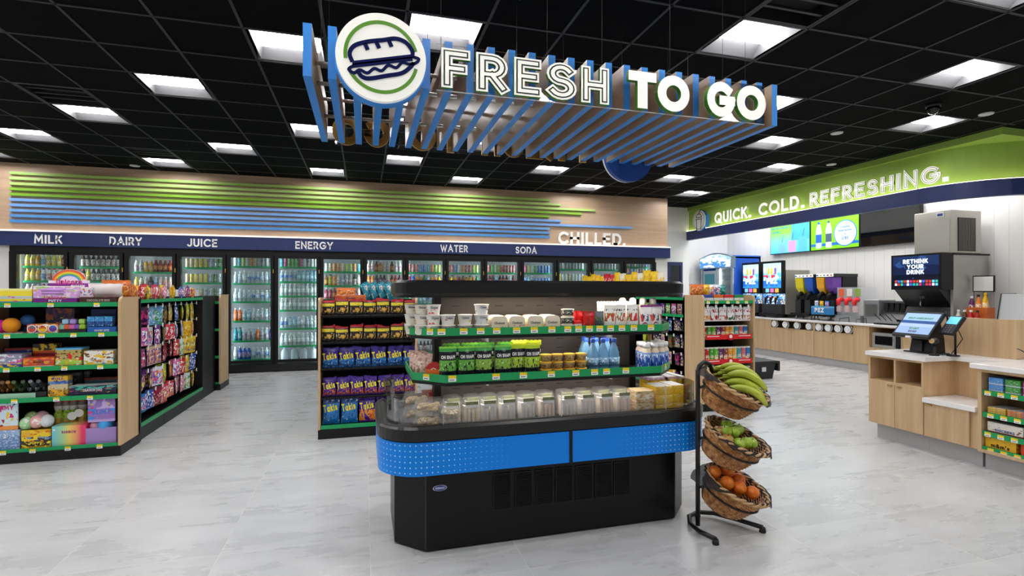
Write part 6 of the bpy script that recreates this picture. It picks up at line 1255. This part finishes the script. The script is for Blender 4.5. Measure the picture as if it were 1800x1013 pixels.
# ---- clear candy dispenser with red knobs
t = thing('candy_dispenser', 'clear candy dispenser with three red knobs on the drinks counter', 'candy dispenser', (8.95, 7.74, WT))
B(8.8, 9.2, 7.46, 8.0, WT, 1.0).build('dispenser_base', mat('c3c6c8', .3, .7), t); B(8.86, 9.2, 7.46, 8.0, 1.0, 1.53).build('dispenser_case', film('e6ecee', .35, .05), t)
for k in range(3):
    y = 7.9 - .17 * k; MB().tube([(8.86, y, 1.3), (8.78, y, 1.28), (8.77, y, 1.19)], [.05, .045, .03], 10).build('dispenser_knob', mat('d81f2a', .3), t); MB().lathe([(.045, 0), (.05, .01), (.05, .1), (.03, .12)], 12, c=(8.8, y, 1.06)).build('catch_cup', film('e8c8c8', .5, .05), t)
    B(8.852, 8.858, y - .055, y + .055, 1.36, 1.5).build('flavour_card', mat(('e86a3a', 'e8e6e0', '8ab04a')[k], .5), t)
t = thing('steel_box', 'plain grey steel box right of the clear candy dispenser', 'equipment box', (8.95, 7.28, WT)); MB().rbox(8.85, 9.25, 7.14, 7.43, WT, 1.3, .008).build('box_body', mat('96969a', .4, .4), t); B(8.845, 8.85, 7.17, 7.4, 1.0, 1.22).build('box_panel', mat('8d8d8a', .3, .8), t)
for i, y in enumerate((8.6, 8.2, 7.75, 7.4)): tag(MB().tube([(8.75, y - .1, WT), (8.75, y - .1, WT + .09), (8.75, y + .1, WT + .06), (8.75, y + .1, WT)], .006, 6).build('wire_stand', BLACK), 'small black wire stand at the worktop edge, %s from the far end' % ORD[i], 'wire stand', 'black wire stands')
t = thing('lid_organizer', 'black lid and straw organizer left of the drinks fountain', 'lid organizer', (8.85, 6.85, WT))
MB().prism([(8.68, WT), (9.2, WT), (9.2, 1.28), (8.95, 1.28), (8.88, 1.06), (8.68, .9)], 6.66, 7.1, 0, 1).build('organizer_body', mat('1f2022', .4), t)
for k in range(4): B(8.884, 8.945, 6.7 + .1 * k, 6.77 + .1 * k, 1.09, 1.25).build('lid_slot', mat('050506', .8), t); MB().tube([(8.74, 6.72 + .1 * k, .95), (8.62, 6.74 + .1 * k, 1.06)], .006, 6).build('straw', BLACKM, t)
# ---- drinks fountain, ice bin, ice maker
ft = t = thing('drinks_fountain', 'drinks fountain with steel ice bin and lit screen reading RETHINK YOUR DRINK', 'drinks fountain', (8.75, 6.24, WT))
B(8.5, 8.75, 5.85, 6.64, 1.48, 2.05).build('screen_housing', BLACK, t)
sc = B(8.492, 8.5, 5.885, 6.605, 1.52, 2.02).build('screen', art([(0, '0b1020'), (.4, '101a38'), (.7, '16284e')], [('24406e', 4, .2, 1, .6)], .15, em=.5), t)
for k, (s, z) in enumerate((('RETHINK', 1.9), ('YOUR', 1.815), ('DRINK', 1.73))):
    q = text_mb(s, .07, .016, .003, center=True); q.xf(Matrix.Translation((8.49, 6.24, z)) @ Matrix.Rotation(-pi / 2, 4, 'Z')); q.build('lettering', mat('e2ecfa', .5, em=.5), sc, (0, 0, 0))
random.seed(4)
for r in range(2):
    for k in range(14): B(8.489, 8.492, 6.57 - .049 * k - .036, 6.57 - .049 * k, 1.545 + .05 * r, 1.583 + .05 * r).build('drink_button', mat(random.choice(['b02a6a', '2a9a8a', '3a5ac0', 'c8c8d0', 'a8321f', '58b8d8', '1f2a5a', 'd8e0ea']), .4, em=.5), sc, (0, 0, 0))
MB().prism([(8.52, 1.48), (9.2, 1.48), (9.2, WT), (8.72, WT), (8.72, 1.02), (8.8, 1.2)], 5.9, 6.6, 0, 1).build('fountain_body', mat('0e0e10', .25), t)
B(8.5, 8.72, 5.95, 6.55, .95, .985).build('drip_tray', BLACK, t); B(8.5, 8.75, 6.0, 6.5, WT, .95).build('fountain_foot', BLACKM, t)
MB().lathe([(.03, 0), (.05, .02), (.06, .1), (.05, .14)], 16, c=(8.66, 6.24, 1.32)).build('nozzle', mat('1a1a1c', .2), t); MB().tube([(8.62, 6.24, 1.32), (8.6, 6.24, 1.24), (8.63, 6.24, 1.2)], .01, 8).build('nozzle_lever', CHROME, t)
for y in (6.02, 6.46): B(8.7, 8.74, y - .04, y + .04, 1.36, 1.4).build('ice_button', mat('8d8f92', .3, .6), t)
t = ft
B(9.22, 9.52, 5.86, 6.62, WT, 2.02).build('bin_body', mat('b8b6b0', .38, .5), t); B(8.76, 9.22, 5.86, 6.62, 1.49, 2.02).build('bin_hood', mat('b8b6b0', .38, .5), t); B(8.76, 9.2, 5.862, 5.9, WT, 1.49).build('bin_side', mat('b8b6b0', .38, .5), t)
B(8.74, 9.53, 5.84, 6.66, 2.02, 2.045).build('bin_lid', BLACK, t)
t = thing('ice_maker', 'large stainless steel ice maker standing on top of the drinks fountain', 'ice maker', (9.05, 6.13, 2.046))
MB().rbox(8.7, 9.35, 5.85, 6.41, 2.046, 2.72, .008).build('maker_body', mat('c2bfb5', .36, .6), t); B(8.694, 8.7, 5.87, 6.39, 2.07, 2.56).build('front_panel', mat('c6c3ba', .33, .6), t)
g = B(8.84, 9.22, 5.842, 5.85, 2.08, 2.6).build('side_grille', mat('3c3a37', .5), t)
q = MB()
for k in range(12): q.box(8.855 + .031 * k, 8.866 + .031 * k, 5.836, 5.842, 2.09, 2.59)
q.build('grille_bar', mat('8a877f', .35, .8), g, (0, 0, 0)); e = B(8.69, 8.694, 5.95, 6.06, 2.62, 2.69).build('badge', mat('d8d8dc', .4), t); B(8.688, 8.69, 5.965, 6.045, 2.635, 2.675).build('badge_print', mat('2a3a7a', .4), e, (0, 0, 0))
# ---- condiments, menu card, bins right of the fountain
t = thing('condiment_crate', 'orange condiment crate right of the drinks fountain', 'crate', (8.93, 5.6, WT)); mb = MB().ring(rrect(8.84, 9.02, 5.46, 5.74, .01, 2), rrect(8.85, 9.01, 5.47, 5.73, .008, 2), WT, 1.21).box(8.842, 9.018, 5.462, 5.738, WT, WT + .2); mb.build('crate_body', mat('c8641c', .5), t)
random.seed(9)
for i, (x, y, c, cp, nm) in enumerate(((8.81, 5.8, 'e8e0d4', 'f4f4f4', 'white'), (8.81, 5.715, '5a3a2a', 'e8e8e8', 'brown'), (8.81, 5.63, 'c8202a', 'f0f0f0', 'red'), (8.81, 5.545, 'b02a24', '1a1a1a', 'dark-capped red'))): bottle(c, la(c, 'f0ece4', 'e8b04a'), cp, h=.3, r=.036).put((x - .03, y, WT), '%s sauce bottle beside the orange condiment crate' % nm, 'sauce bottle', 'sauce bottles')
for i, (x, y, c, cp, nm) in enumerate(((8.89, 5.69, '6a2a6a', 'f4f4f4', 'purple'), (8.89, 5.6, 'e08a1c', '1a1a1a', 'amber'), (8.89, 5.51, 'f0b81c', 'f0b81c', 'yellow'), (8.97, 5.65, '8a2418', 'f4f4f4', 'dark red'), (8.97, 5.55, 'c84a1c', '2a2a2a', 'rust'))): bottle(c, la(c, 'f0ece4', 'e8b04a'), cp, h=.3 + .03 * (i % 3), r=.036).put((x, y, WT + .205), '%s sauce bottle standing in the orange condiment crate' % nm, 'sauce bottle', 'sauce bottles')
t = thing('menu_stand', 'blank white card in black frame on a slim pole', 'menu stand', (9.15, 5.69, WT)); MB().lathe([(.09, 0), (.09, .01), (.015, .02)], 18, c=(9.15, 5.69, WT)).build('stand_foot', BLACK, t); MB().tube([(9.15, 5.69, WT + .01), (9.15, 5.69, 1.5)], .008, 8).build('stand_pole', BLACK, t)
B(9.13, 9.15, 5.54, 5.83, 1.445, 1.695).build('card_frame', BLACK, t); B(9.127, 9.13, 5.555, 5.815, 1.46, 1.68).build('card', TAGW, t)
t = thing('pastry_bin', 'clear acrylic pastry bin with black handles at the near end of drinks counter', 'display bin', (8.9, 5.15, WT)); MB().prism([(8.78, WT), (9.2, WT), (9.2, 1.42), (8.9, 1.42)], 5.0, 5.3, 0, 1).build('bin_case', film('e9edf0', .4, .05), t)
for z in (1.0, 1.27): B(8.8 + (z - .84) * .2, 8.84 + (z - .84) * .2, 4.82, 4.92, z, z + .03).build('bin_handle', BLACK, t)
MB().tube([(8.77, 5.31, WT), (8.89, 5.31, 1.42), (9.2, 5.31, 1.42)], .007, 6).build('bin_edge', BLACK, t); MB().tube([(8.77, 4.99, WT), (8.89, 4.99, 1.42), (9.2, 4.99, 1.42)], .007, 6).build('bin_edge', BLACK, t)
# ---- screens on the wall
def wall_screen(y0, y1, face, label):
    t = thing('wall_screen', label, 'screen', (9.5, (y0 + y1) / 2, 2.67)); B(9.47, 9.53, y0, y1, 2.335, 3.02).build('screen_frame', BLACK, t); f = B(9.466, 9.47, y0 + .015, y1 - .015, 2.35, 3.005).build('screen_face', face, t); B(9.53, 9.55, y0 + .3, y1 - .3, 2.5, 2.85).build('wall_bracket', DARK, t); return t, f
t, f = wall_screen(9.235, 10.4, art([(0, '3f9ac8'), (.45, '5fb890'), (.75, '6ccc3a')], [], .2, 2, 'LINEAR', .75), 'wall screen with blurred green and blue drinks advert, furthest of three')
B(9.464, 9.466, 9.25, 9.75, 2.62, 3.0).build('screen_picture', mat('3f9fd6', .3, em=.35), f, (0, 0, 0)); 
for k, (y, c) in enumerate(((10.05, '6aa8c8'), (9.75, 'c88ab0'), (9.45, '4fa4dc'))): B(9.463, 9.466, y - .13, y + .1, 2.36, 2.56 + .06 * k).build('screen_picture', mat(c, .3, em=.35), f, (0, 0, 0)); MB().tube([(9.462, y - .02, 2.6 + .05 * k), (9.462, y - .07, 2.78 + .05 * k)], .006, 6).build('screen_picture', mat('1f4fa0', .3, em=.6), f, (0, 0, 0))
q = text_mb('REFRESHING', .045, .009, .002, width=.55); q.xf(Matrix.Translation((9.464, 10.36, 2.92)) @ Matrix.Rotation(-pi / 2, 4, 'Z')); q.build('lettering', mat('1f5f9a', .4, em=.4), f, (0, 0, 0)); q = text_mb('DRINKS', .045, .009, .002, width=.28); q.xf(Matrix.Translation((9.464, 10.36, 2.83)) @ Matrix.Rotation(-pi / 2, 4, 'Z')); q.build('lettering', mat('1f5f9a', .4, em=.4), f, (0, 0, 0))
t, f = wall_screen(8.045, 9.22, mat('6fce10', .3, em=.38), 'lime green wall screen with two bottles and a round price bubble')
B(9.464, 9.466, 8.06, 9.2, 2.42, 2.48).build('screen_picture', mat('1f62b0', .3, em=.38), f, (0, 0, 0))
def wdisc(r, y, z, x, m, nm='screen_picture'): q = disc(r, -.002, 0, 36); q.xf(Matrix.Translation((x, y, z)) @ Matrix.Rotation(-pi / 2, 4, 'Z')); q.build(nm, m, f, (0, 0, 0))
wdisc(.27, 8.36, 2.65, 9.466, mat('1f62b8', .3, em=.38)); wdisc(.25, 8.36, 2.65, 9.463, mat('b4d6f2', .3, em=.38))
for s, z, h in (('Creamer', 2.76, .045), ('Smartwater', 2.69, .045), ('&', 2.62, .03), ('2/$5', 2.52, .055)): q = text_mb(s, h, h * .16, .002, center=True); q.xf(Matrix.Translation((9.46, 8.36, z)) @ Matrix.Rotation(-pi / 2, 4, 'Z')); q.build('lettering', mat('1f56a8', .4, em=.3), f, (0, 0, 0))
for y, c1, c2 in ((9.0, 'a8d0f0', '1c4fa8'), (8.75, 'c8e0f0', '3a4a5a')):
    q = MB().prism([(a, b) for a, b in ((-.07, 0), (.07, 0), (.075, .3), (.07, .4), (.03, .52), (.03, .56), (-.03, .56), (-.03, .52), (-.07, .4), (-.075, .3))], -.002, 0, 0, 1); q.xf(Matrix.Translation((9.463, y, 2.38)) @ Matrix.Rotation(-pi / 2, 4, 'Z')); q.build('screen_picture', mat(c1, .3, em=.38), f, (0, 0, 0))
    B(9.459, 9.461, y - .074, y + .074, 2.5, 2.68).build('screen_picture', mat(c2, .3, em=.5), f, (0, 0, 0)); B(9.459, 9.461, y - .03, y + .03, 2.9, 2.945).build('screen_picture', mat(c2, .3, em=.5), f, (0, 0, 0))
wall_screen(6.86, 8.03, mat('060608', .04), 'dark glossy wall screen, switched off, left of the ice maker')
# ---- blue drinks fridge at the far end
t = thing('drinks_fridge', 'blue sided drinks fridge with arched lit header in the far corner', 'drinks fridge', (9.0, 11.25, 0)); FY0, FY1, FX = 10.64, 11.86, 8.6
B(FX + .02, 9.4, FY0, FY0 + .04, .1, 2.3).build('side_panel', mat('1f57c0', .35), t); B(FX + .02, 9.4, FY1 - .04, FY1, .1, 2.3).build('side_panel', mat('1f57c0', .35), t); B(9.36, 9.4, FY0, FY1, .1, 2.3).build('back_panel', mat('c8d4dc', .5), t); B(FX + .02, 9.4, FY0, FY1, 2.26, 2.33).build('top_panel', mat('3a74d0', .4), t); B(FX + .02, 9.4, FY0, FY1, 0, .12).build('base', DARK, t)
B(FX - .02, FX + .03, FY0, FY0 + .06, .12, 2.02).build('door_frame', mat('a9b0b5', .3, .7), t); B(FX - .02, FX + .03, FY1 - .06, FY1, .12, 2.02).build('door_frame', mat('a9b0b5', .3, .7), t); B(FX - .02, FX + .03, 11.2, 11.26, .12, 2.02).build('door_frame', mat('a9b0b5', .3, .7), t)
hp = [(y, z) for y, z in [(FY0 - .02, 2.03), (FY1 + .02, 2.03)] + [(FY1 + .02 - (FY1 - FY0 + .04) * k / 14, 2.3 + .12 * sin(pi * k / 14)) for k in range(15)]]
MB().prism(hp, FX - .06, FX + .05, 0, 0).build('header', mat('7f8a92', .4, .5), t); hp2 = [((y - 11.25) * .95 + 11.25, (z - 2.2) * .86 + 2.2) for y, z in hp]; hh = MB().prism(hp2, FX - .066, FX - .06, 0, 0).build('header_face', art([(0, '3f86d0'), (.5, '8fc0ea')], [('dceaf8', 5, 0, 1, .52)], .4, em=.35), t)
q = text_mb('MAKE ME CHILL', .09, .022, .004, width=.95, center=True); q.xf(Matrix.Translation((FX - .068, 11.25, 2.2)) @ Matrix.Rotation(-pi / 2, 4, 'Z')); q.build('lettering', mat('f6fafd', .5, em=.5), hh, (0, 0, 0))
B(FX - .01, FX + .0, 11.27, FY1 - .07, .2, 1.98).build('left_door', mat('9fb4b8', .3), t); B(FX - .015, FX - .01, 11.33, FY1 - .14, .9, 1.9).build('door_sign', mat('2a8a98', .4), t); B(FX, FX + .008, FY0 + .06, 11.2, .14, 2.0).build('door_pane', GL, t)
B(FX + .04, FX + .06, FY0 + .06, FY0 + .09, .2, 2.0).build('fridge_lamp', mat('f0f8ff', .5, em=8), t); B(FX + .04, FX + .06, 11.17, 11.2, .2, 2.0).build('fridge_lamp', mat('f0f8ff', .5, em=8), t); B(FX + .08, 9.36, 11.2, 11.26, .12, 2.26).build('divider', mat('dfe6ea', .5), t)
for k, z in enumerate((1.72, 1.47, 1.22, .97)):
    B(FX + .08, 9.3, FY0 + .05, 11.2, z - .012, z).build('fridge_shelf', mat('c8ccd0', .4), t)
    for i in range(6): DR[('w2', 'sv', 'w2', 'bl', 'sv', 'w2')[(i + k) % 6]][0].put((FX + .13, 11.14 - .085 * i, z), 'blue or silver drink, %s from left on the %s shelf of the blue-sided fridge' % (ORD[i], ORD[k]), 'bottle', 'drinks in the blue-sided fridge', 0, (1.0, 1.0, .92))
# ---- black tote box on the floor
t = thing('storage_tote', 'black plastic tote box with hinged lid on floor beside the crisp rack', 'storage box', (6.42, 7.35, 0))
def tz(x0, x1, y0, y1, z, s): return [(x, y, z) for x, y in rrect(x0 + s, x1 - s, y0 + s, y1 - s, .03, 3)]
MB().loft([tz(6.12, 6.6, 7.1, 7.7, 0, .04), tz(6.12, 6.6, 7.1, 7.7, .26, .005)]).build('tote_body', mat('16181b', .45), t); MB().loft([tz(6.1, 6.62, 7.08, 7.72, .261, 0), tz(6.1, 6.62, 7.08, 7.72, .3, 0)]).build('tote_lid', mat('1b1d20', .45), t); B(6.62, 6.66, 7.1, 7.7, .13, .29).build('lid_flap', mat('1b1d20', .45), t)
B(6.3, 6.38, 7.099, 7.11, .13, .2).build('sticker', mat('d8d8d6'), t)
# ================================================================ CHECKOUT
CXF = 4.88; ZT_ = .82
def door_leaf(t, y0, y1, z0, z1, pull=None, x=CXF):
    d = B(x - .019, x, y0 + .002, y1 - .002, z0, z1).build('cabinet_door', OAK, t)
    if pull is not None: B(x - .03, x - .019, pull - .022, pull + .022, z1 - .016, z1 - .006).build('door_pull', BR, d, (0, 0, 0))
t = thing('checkout_cabinet', 'oak checkout cabinet with two open cubbies above two doors', 'cabinet', (5.1, 3.77, 0))
B(CXF + .06, 5.8, 3.5, 4.0, 0, .15).build('kick_board', GREYL, t); B(CXF, 5.8, 3.5, 4.03, .15, .56).build('carcass', OAK, t)
mb = MB(); 
for y in (3.5, 3.755, 4.012): mb.box(CXF - .019, 5.3, y, y + .018, .5605, ZT_)
[mb.box(CXF - .019, 5.28, a, b, ZT_ - .02, ZT_).box(5.28, 5.3, a, b, .5605, ZT_).box(CXF - .019, 5.28, a, b, .5605, .585) for a, b in ((3.518, 3.755), (3.773, 4.012))]; mb.build('open_bay', OAK, t); B(5.3, 5.8, 3.5, 4.03, .56, ZT_).build('carcass', OAK, t)
door_leaf(t, 3.765, 4.03, .155, .56, 3.81); door_leaf(t, 3.5, 3.765, .155, .56, 3.72)
t = thing('checkout_cabinet', 'low oak cabinet with white ledge between the cubby cabinet and candy shelves', 'cabinet', (5.06, 3.29, 0))
B(CXF + .06, 5.8, 3.08, 3.499, 0, .15).build('kick_board', GREYL, t); B(CXF, 5.8, 3.08, 3.499, .15, .455).build('carcass', OAK, t); door_leaf(t, 3.13, 3.495, .155, .452, 3.45); B(5.25, 5.8, 3.08, 3.499, .5, ZT_).build('back_panel', OAK, t)
MB().rbox(CXF - .04, 5.249, 3.075, 3.498, .456, .5, .003).build('ledge', QUARTZ, t)
ct = MB().prism([(CXF - .04, 4.05), (CXF - .04, 3.47), (5.2, 3.47), (5.2, 3.1), (5.2, 2.0), (5.95, 2.0), (5.95, 4.05)], ZT_ + .001, ZT_ + .04)
tag(ct.build('countertop', QUARTZ), 'white L-shaped checkout countertop carrying the payment terminal', 'countertop')
t = thing('counter_screen', 'raised oak screen panel standing on the checkout counter', 'screen panel', (5.5, 3.6, ZT_ + .041)); B(5.46, 5.5, 3.15, 4.03, ZT_ + .041, 1.205).build('front_panel', OAK, t); B(5.5, 5.94, 3.15, 3.19, ZT_ + .041, 1.205).build('side_panel', OAK, t)
# candy shelves under the counter at the right edge
t = thing('candy_counter', 'oak checkout shelf unit with green-edged candy shelves at the right edge', 'shelf unit', (5.1, 2.6, 0))
B(CXF + .06, 5.19, 2.02, 3.06, 0, .14).build('kick_board', GREYL, t); B(CXF - .02, 5.19, 3.04, 3.068, .14, ZT_).build('side_panel', OAK, t); B(5.17, 5.19, 2.0, 3.04, .14, ZT_).build('back_panel', INNER, t); B(CXF - .02, 5.19, 2.0, 3.04, .14, .165).build('bottom_panel', OAK, t); B(CXF - .02, 5.19, 2.0, 3.04, ZT_ - .025, ZT_).build('top_panel', OAK, t)
MB().rbox(CXF - .05, 5.195, 2.0, 3.11, ZT_ + .0005, ZT_ + .04, .003).build('counter_slab', QUARTZ, t)
SZ = (.645, .465, .31, .185)
for i, z in enumerate(SZ):
    s = B(CXF, 5.17, 2.0, 3.038, z - .012, z).build('shelf', BLACKM, t); B(CXF - .012, CXF, 2.0, 3.038, z - .035, z + .006).build('price_rail', GREEN, s, (0, 0, 0)); price_tags(s, [3.0 - .045 * 2 * k - (.02 if i % 2 else 0) for k in range(11)], CXF - .0125, z - .014, -pi / 2, 'y')
for i, (c, nm) in enumerate((('5a9ae0', 'blue'), ('4aa04a', 'green'), ('c83a9a', 'magenta'), ('4a2a8a', 'violet'), ('2a6ac0', 'deep blue'), ('8ac83a', 'lime'))):
    for k in range(2): carton(.1, .055, .13, art([(0, 'c8d0dc'), (.2, c)], [('f0f0f4', 7, .1, .9, .66)]), 'gum_pack').put((CXF + .02, 2.965 - .115 * i, SZ[0] + .0005 + .0555 * k), '%s gum multipack, %s of two on the top candy shelf' % (nm, ('lower', 'upper')[k]), 'gum pack', 'gum multipacks', -pi / 2)
for i, (c, nm) in enumerate((('e8b43a', 'yellow multicolour'), ('d86a3a', 'orange'), ('4a9ae0', 'blue'), ('e85a9a', 'pink'), ('c82a3a', 'red'), ('6ac04a', 'green'))):
    for k in range(3): carton(.125, .016, .2, art([(0, c)], [('f6e04a', 7, 0, 1, .56), ('3a5ac0', 8, 0, 1, .62)]), 'candy_bar').put((CXF + .02, 2.96 - .135 * i, SZ[1] + .0005 + .0165 * k), '%s flat candy bar, %s layer on the second candy shelf' % (nm, ('bottom', 'middle', 'top')[k]), 'candy bar', 'flat candy bars', -pi / 2)
sn = art([(0, '7a2a2a'), (.16, 'e8e2d6'), (.95, 'f2eee6')], [('8a4a2a', 5, .2, .9, .64)]); sn2 = art([(0, '4a2a3a'), (.85, '7a3a4a')], [('c8a0a0', 6, .2, .9, .64)])
carton(.24, .085, .2, sn, 'candy_box', 'SNICKERS', '2a3a8a', .24, .2, .55).put((CXF + .015, 2.9, SZ[2] + .0005), 'cream candy box with navy lettering on the third candy shelf', 'candy box', None, -pi / 2)
carton(.24, .07, .2, sn2, 'candy_box', 'SNICKERS', 'e6e6f2', .3, .2, .6).put((CXF + .015, 2.63, SZ[2] + .0005), 'dark purple candy box with pale lettering on the third candy shelf', 'candy box', None, -pi / 2); carton(.22, .07, .2, art([(0, 'c8702a')], [('3a2a1a', 5, 0, 1, .6)]), 'candy_box').put((CXF + .015, 2.37, SZ[2] + .0005), 'orange candy box at the right of the third candy shelf', 'candy box', None, -pi / 2)
for i, (c, y, nm) in enumerate((('f0b81a', 2.93, 'yellow'), ('e0431c', 2.69, 'orange-red'), ('5a3a1a', 2.45, 'brown'))): carton(.21, .09, .2, art([(0, c)], [('c8202a', 4, .3, 1, .64)]), 'candy_box', "m&m's", '3a1f12' if i == 0 else 'f6f0e8', .36, .1, .6).put((CXF + .015, y, SZ[3] + .0005), '%s candy box on the bottom candy shelf' % nm, 'candy box', 'candy boxes on the bottom shelf', -pi / 2)
# payment terminal, card reader, scanner
PZ = ZT_ + .0405
t = thing('payment_terminal', 'black touchscreen checkout terminal with tilted blue screen', 'checkout terminal', (5.15, 3.74, PZ), -pi / 2 - .12)
MB().rbox(-.16, .15, -.02, .17, 0, .012, .004).build('terminal_plate', BLACK, t, (0, 0, 0)); MB().loft([[(-.11, .0, .012), (.11, .0, .012), (.11, .16, .012), (-.11, .16, .012)], [(-.1, .02, .15), (.1, .02, .15), (.1, .16, .15), (-.1, .16, .15)], [(-.06, .08, .3), (.06, .08, .3), (.06, .16, .3), (-.06, .16, .3)]]).build('terminal_stand', BLACK, t, (0, 0, 0)); B(-.08, .03, -.012, .0, .02, .12).build('printer_slot', mat('1f2023', .3), t, (0, 0, 0))
RM = Matrix.Translation((-.0, -.03, .28)) @ Matrix.Rotation(radians(-38), 4, 'X')
MB().rbox(-.195, .195, 0, .03, -.15, .15, .006).xf(RM).build('monitor', BLACK, t, (0, 0, 0)); sc = B(-.175, .175, -.003, 0, -.115, .125).xf(RM).build('screen', art([(0, '7f95b8'), (.35, '8fa4c8'), (.5, '2f4a78'), (.64, '86a0c8')], [], .2, em=.45), t, (0, 0, 0))
for s, z, c in (('SELF-CHECKOUT', .055, '3f9a3a'), ('START', -.065, '3f9a3a'), ('SCAN', -.1, '2a3a5a')): q = text_mb(s, .022, .006, .001, center=True); q.v = [(v[0], v[1] - .003, v[2] + z) for v in q.v]; q.xf(RM).build('lettering', mat(c, .4), sc, (0, 0, 0))
B(-.025, .025, -.012, .0, -.165, -.15).xf(RM).build('monitor_badge', mat('d0d2d4', .3), t, (0, 0, 0))
t = thing('card_reader', 'small card reader with keypad on an arm right of the checkout terminal', 'card reader', (5.2, 3.48, PZ), -pi / 2 - .3)
MB().lathe([(.05, 0), (.05, .01), (.015, .015)], 16).build('reader_base', BLACK, t, (0, 0, 0)); MB().tube([(0, .02, .01), (0, .02, .22), (0, .0, .27)], .009, 8).build('reader_arm', BLACK, t, (0, 0, 0))
RM = Matrix.Translation((0, -.02, .29)) @ Matrix.Rotation(radians(-35), 4, 'X'); MB().rbox(-.075, .075, 0, .035, -.1, .1, .006).xf(RM).build('reader_body', DARK, t, (0, 0, 0)); B(-.06, .06, -.002, 0, .005, .085).xf(RM).build('reader_screen', mat('58a8d8', .3, em=.6), t, (0, 0, 0))
for r in range(4):
    for c in range(3): B(-.04 + .03 * c, -.018 + .03 * c, -.004, 0, -.09 + .022 * r, -.074 + .022 * r).xf(RM).build('key', mat('5a5d62', .5), t, (0, 0, 0))
MB().tube([(-.07, .01, .3), (-.09, .01, .41)], .008, 6).build('antenna', BLACK, t, (0, 0, 0)); MB().tube([(.0, .04, .25), (.03, .06, .16), (-.02, .05, .08), (-.05, .02, .01)], .004, 6).build('cable', BLACK, t, (0, 0, 0))
t = thing('barcode_scanner', 'small black barcode scanner on a stand beside the terminal', 'scanner', (5.08, 3.56, PZ), -pi / 2); MB().lathe([(.04, 0), (.04, .008), (.016, .02), (.014, .1)], 16).build('scanner_stand', BLACK, t, (0, 0, 0)); MB().sphere((0, 0, .135), .037, 14, 10, 0, (1, 1, .95)).build('scanner_head', mat('2a2c30', .25), t, (0, 0, 0)); q = disc(.024, -.037, -.03, 18); q.v = [(v[0], v[1], v[2] + .137) for v in q.v]; q.build('scanner_window', mat('c8a878', .1), t, (0, 0, 0))
t = thing('cable_stub', 'thin black cable and plug lying on the checkout counter at right edge', 'cable', (5.35, 2.93, PZ)); MB().tube([(5.3, 3.05, PZ + .11), (5.27, 3.0, PZ + .1), (5.31, 2.95, PZ + .04), (5.35, 2.9, PZ + .006)], .004, 6).build('cable', BLACK, t); B(5.33, 5.39, 2.84, 2.9, PZ, PZ + .03).build('plug', BLACK, t)
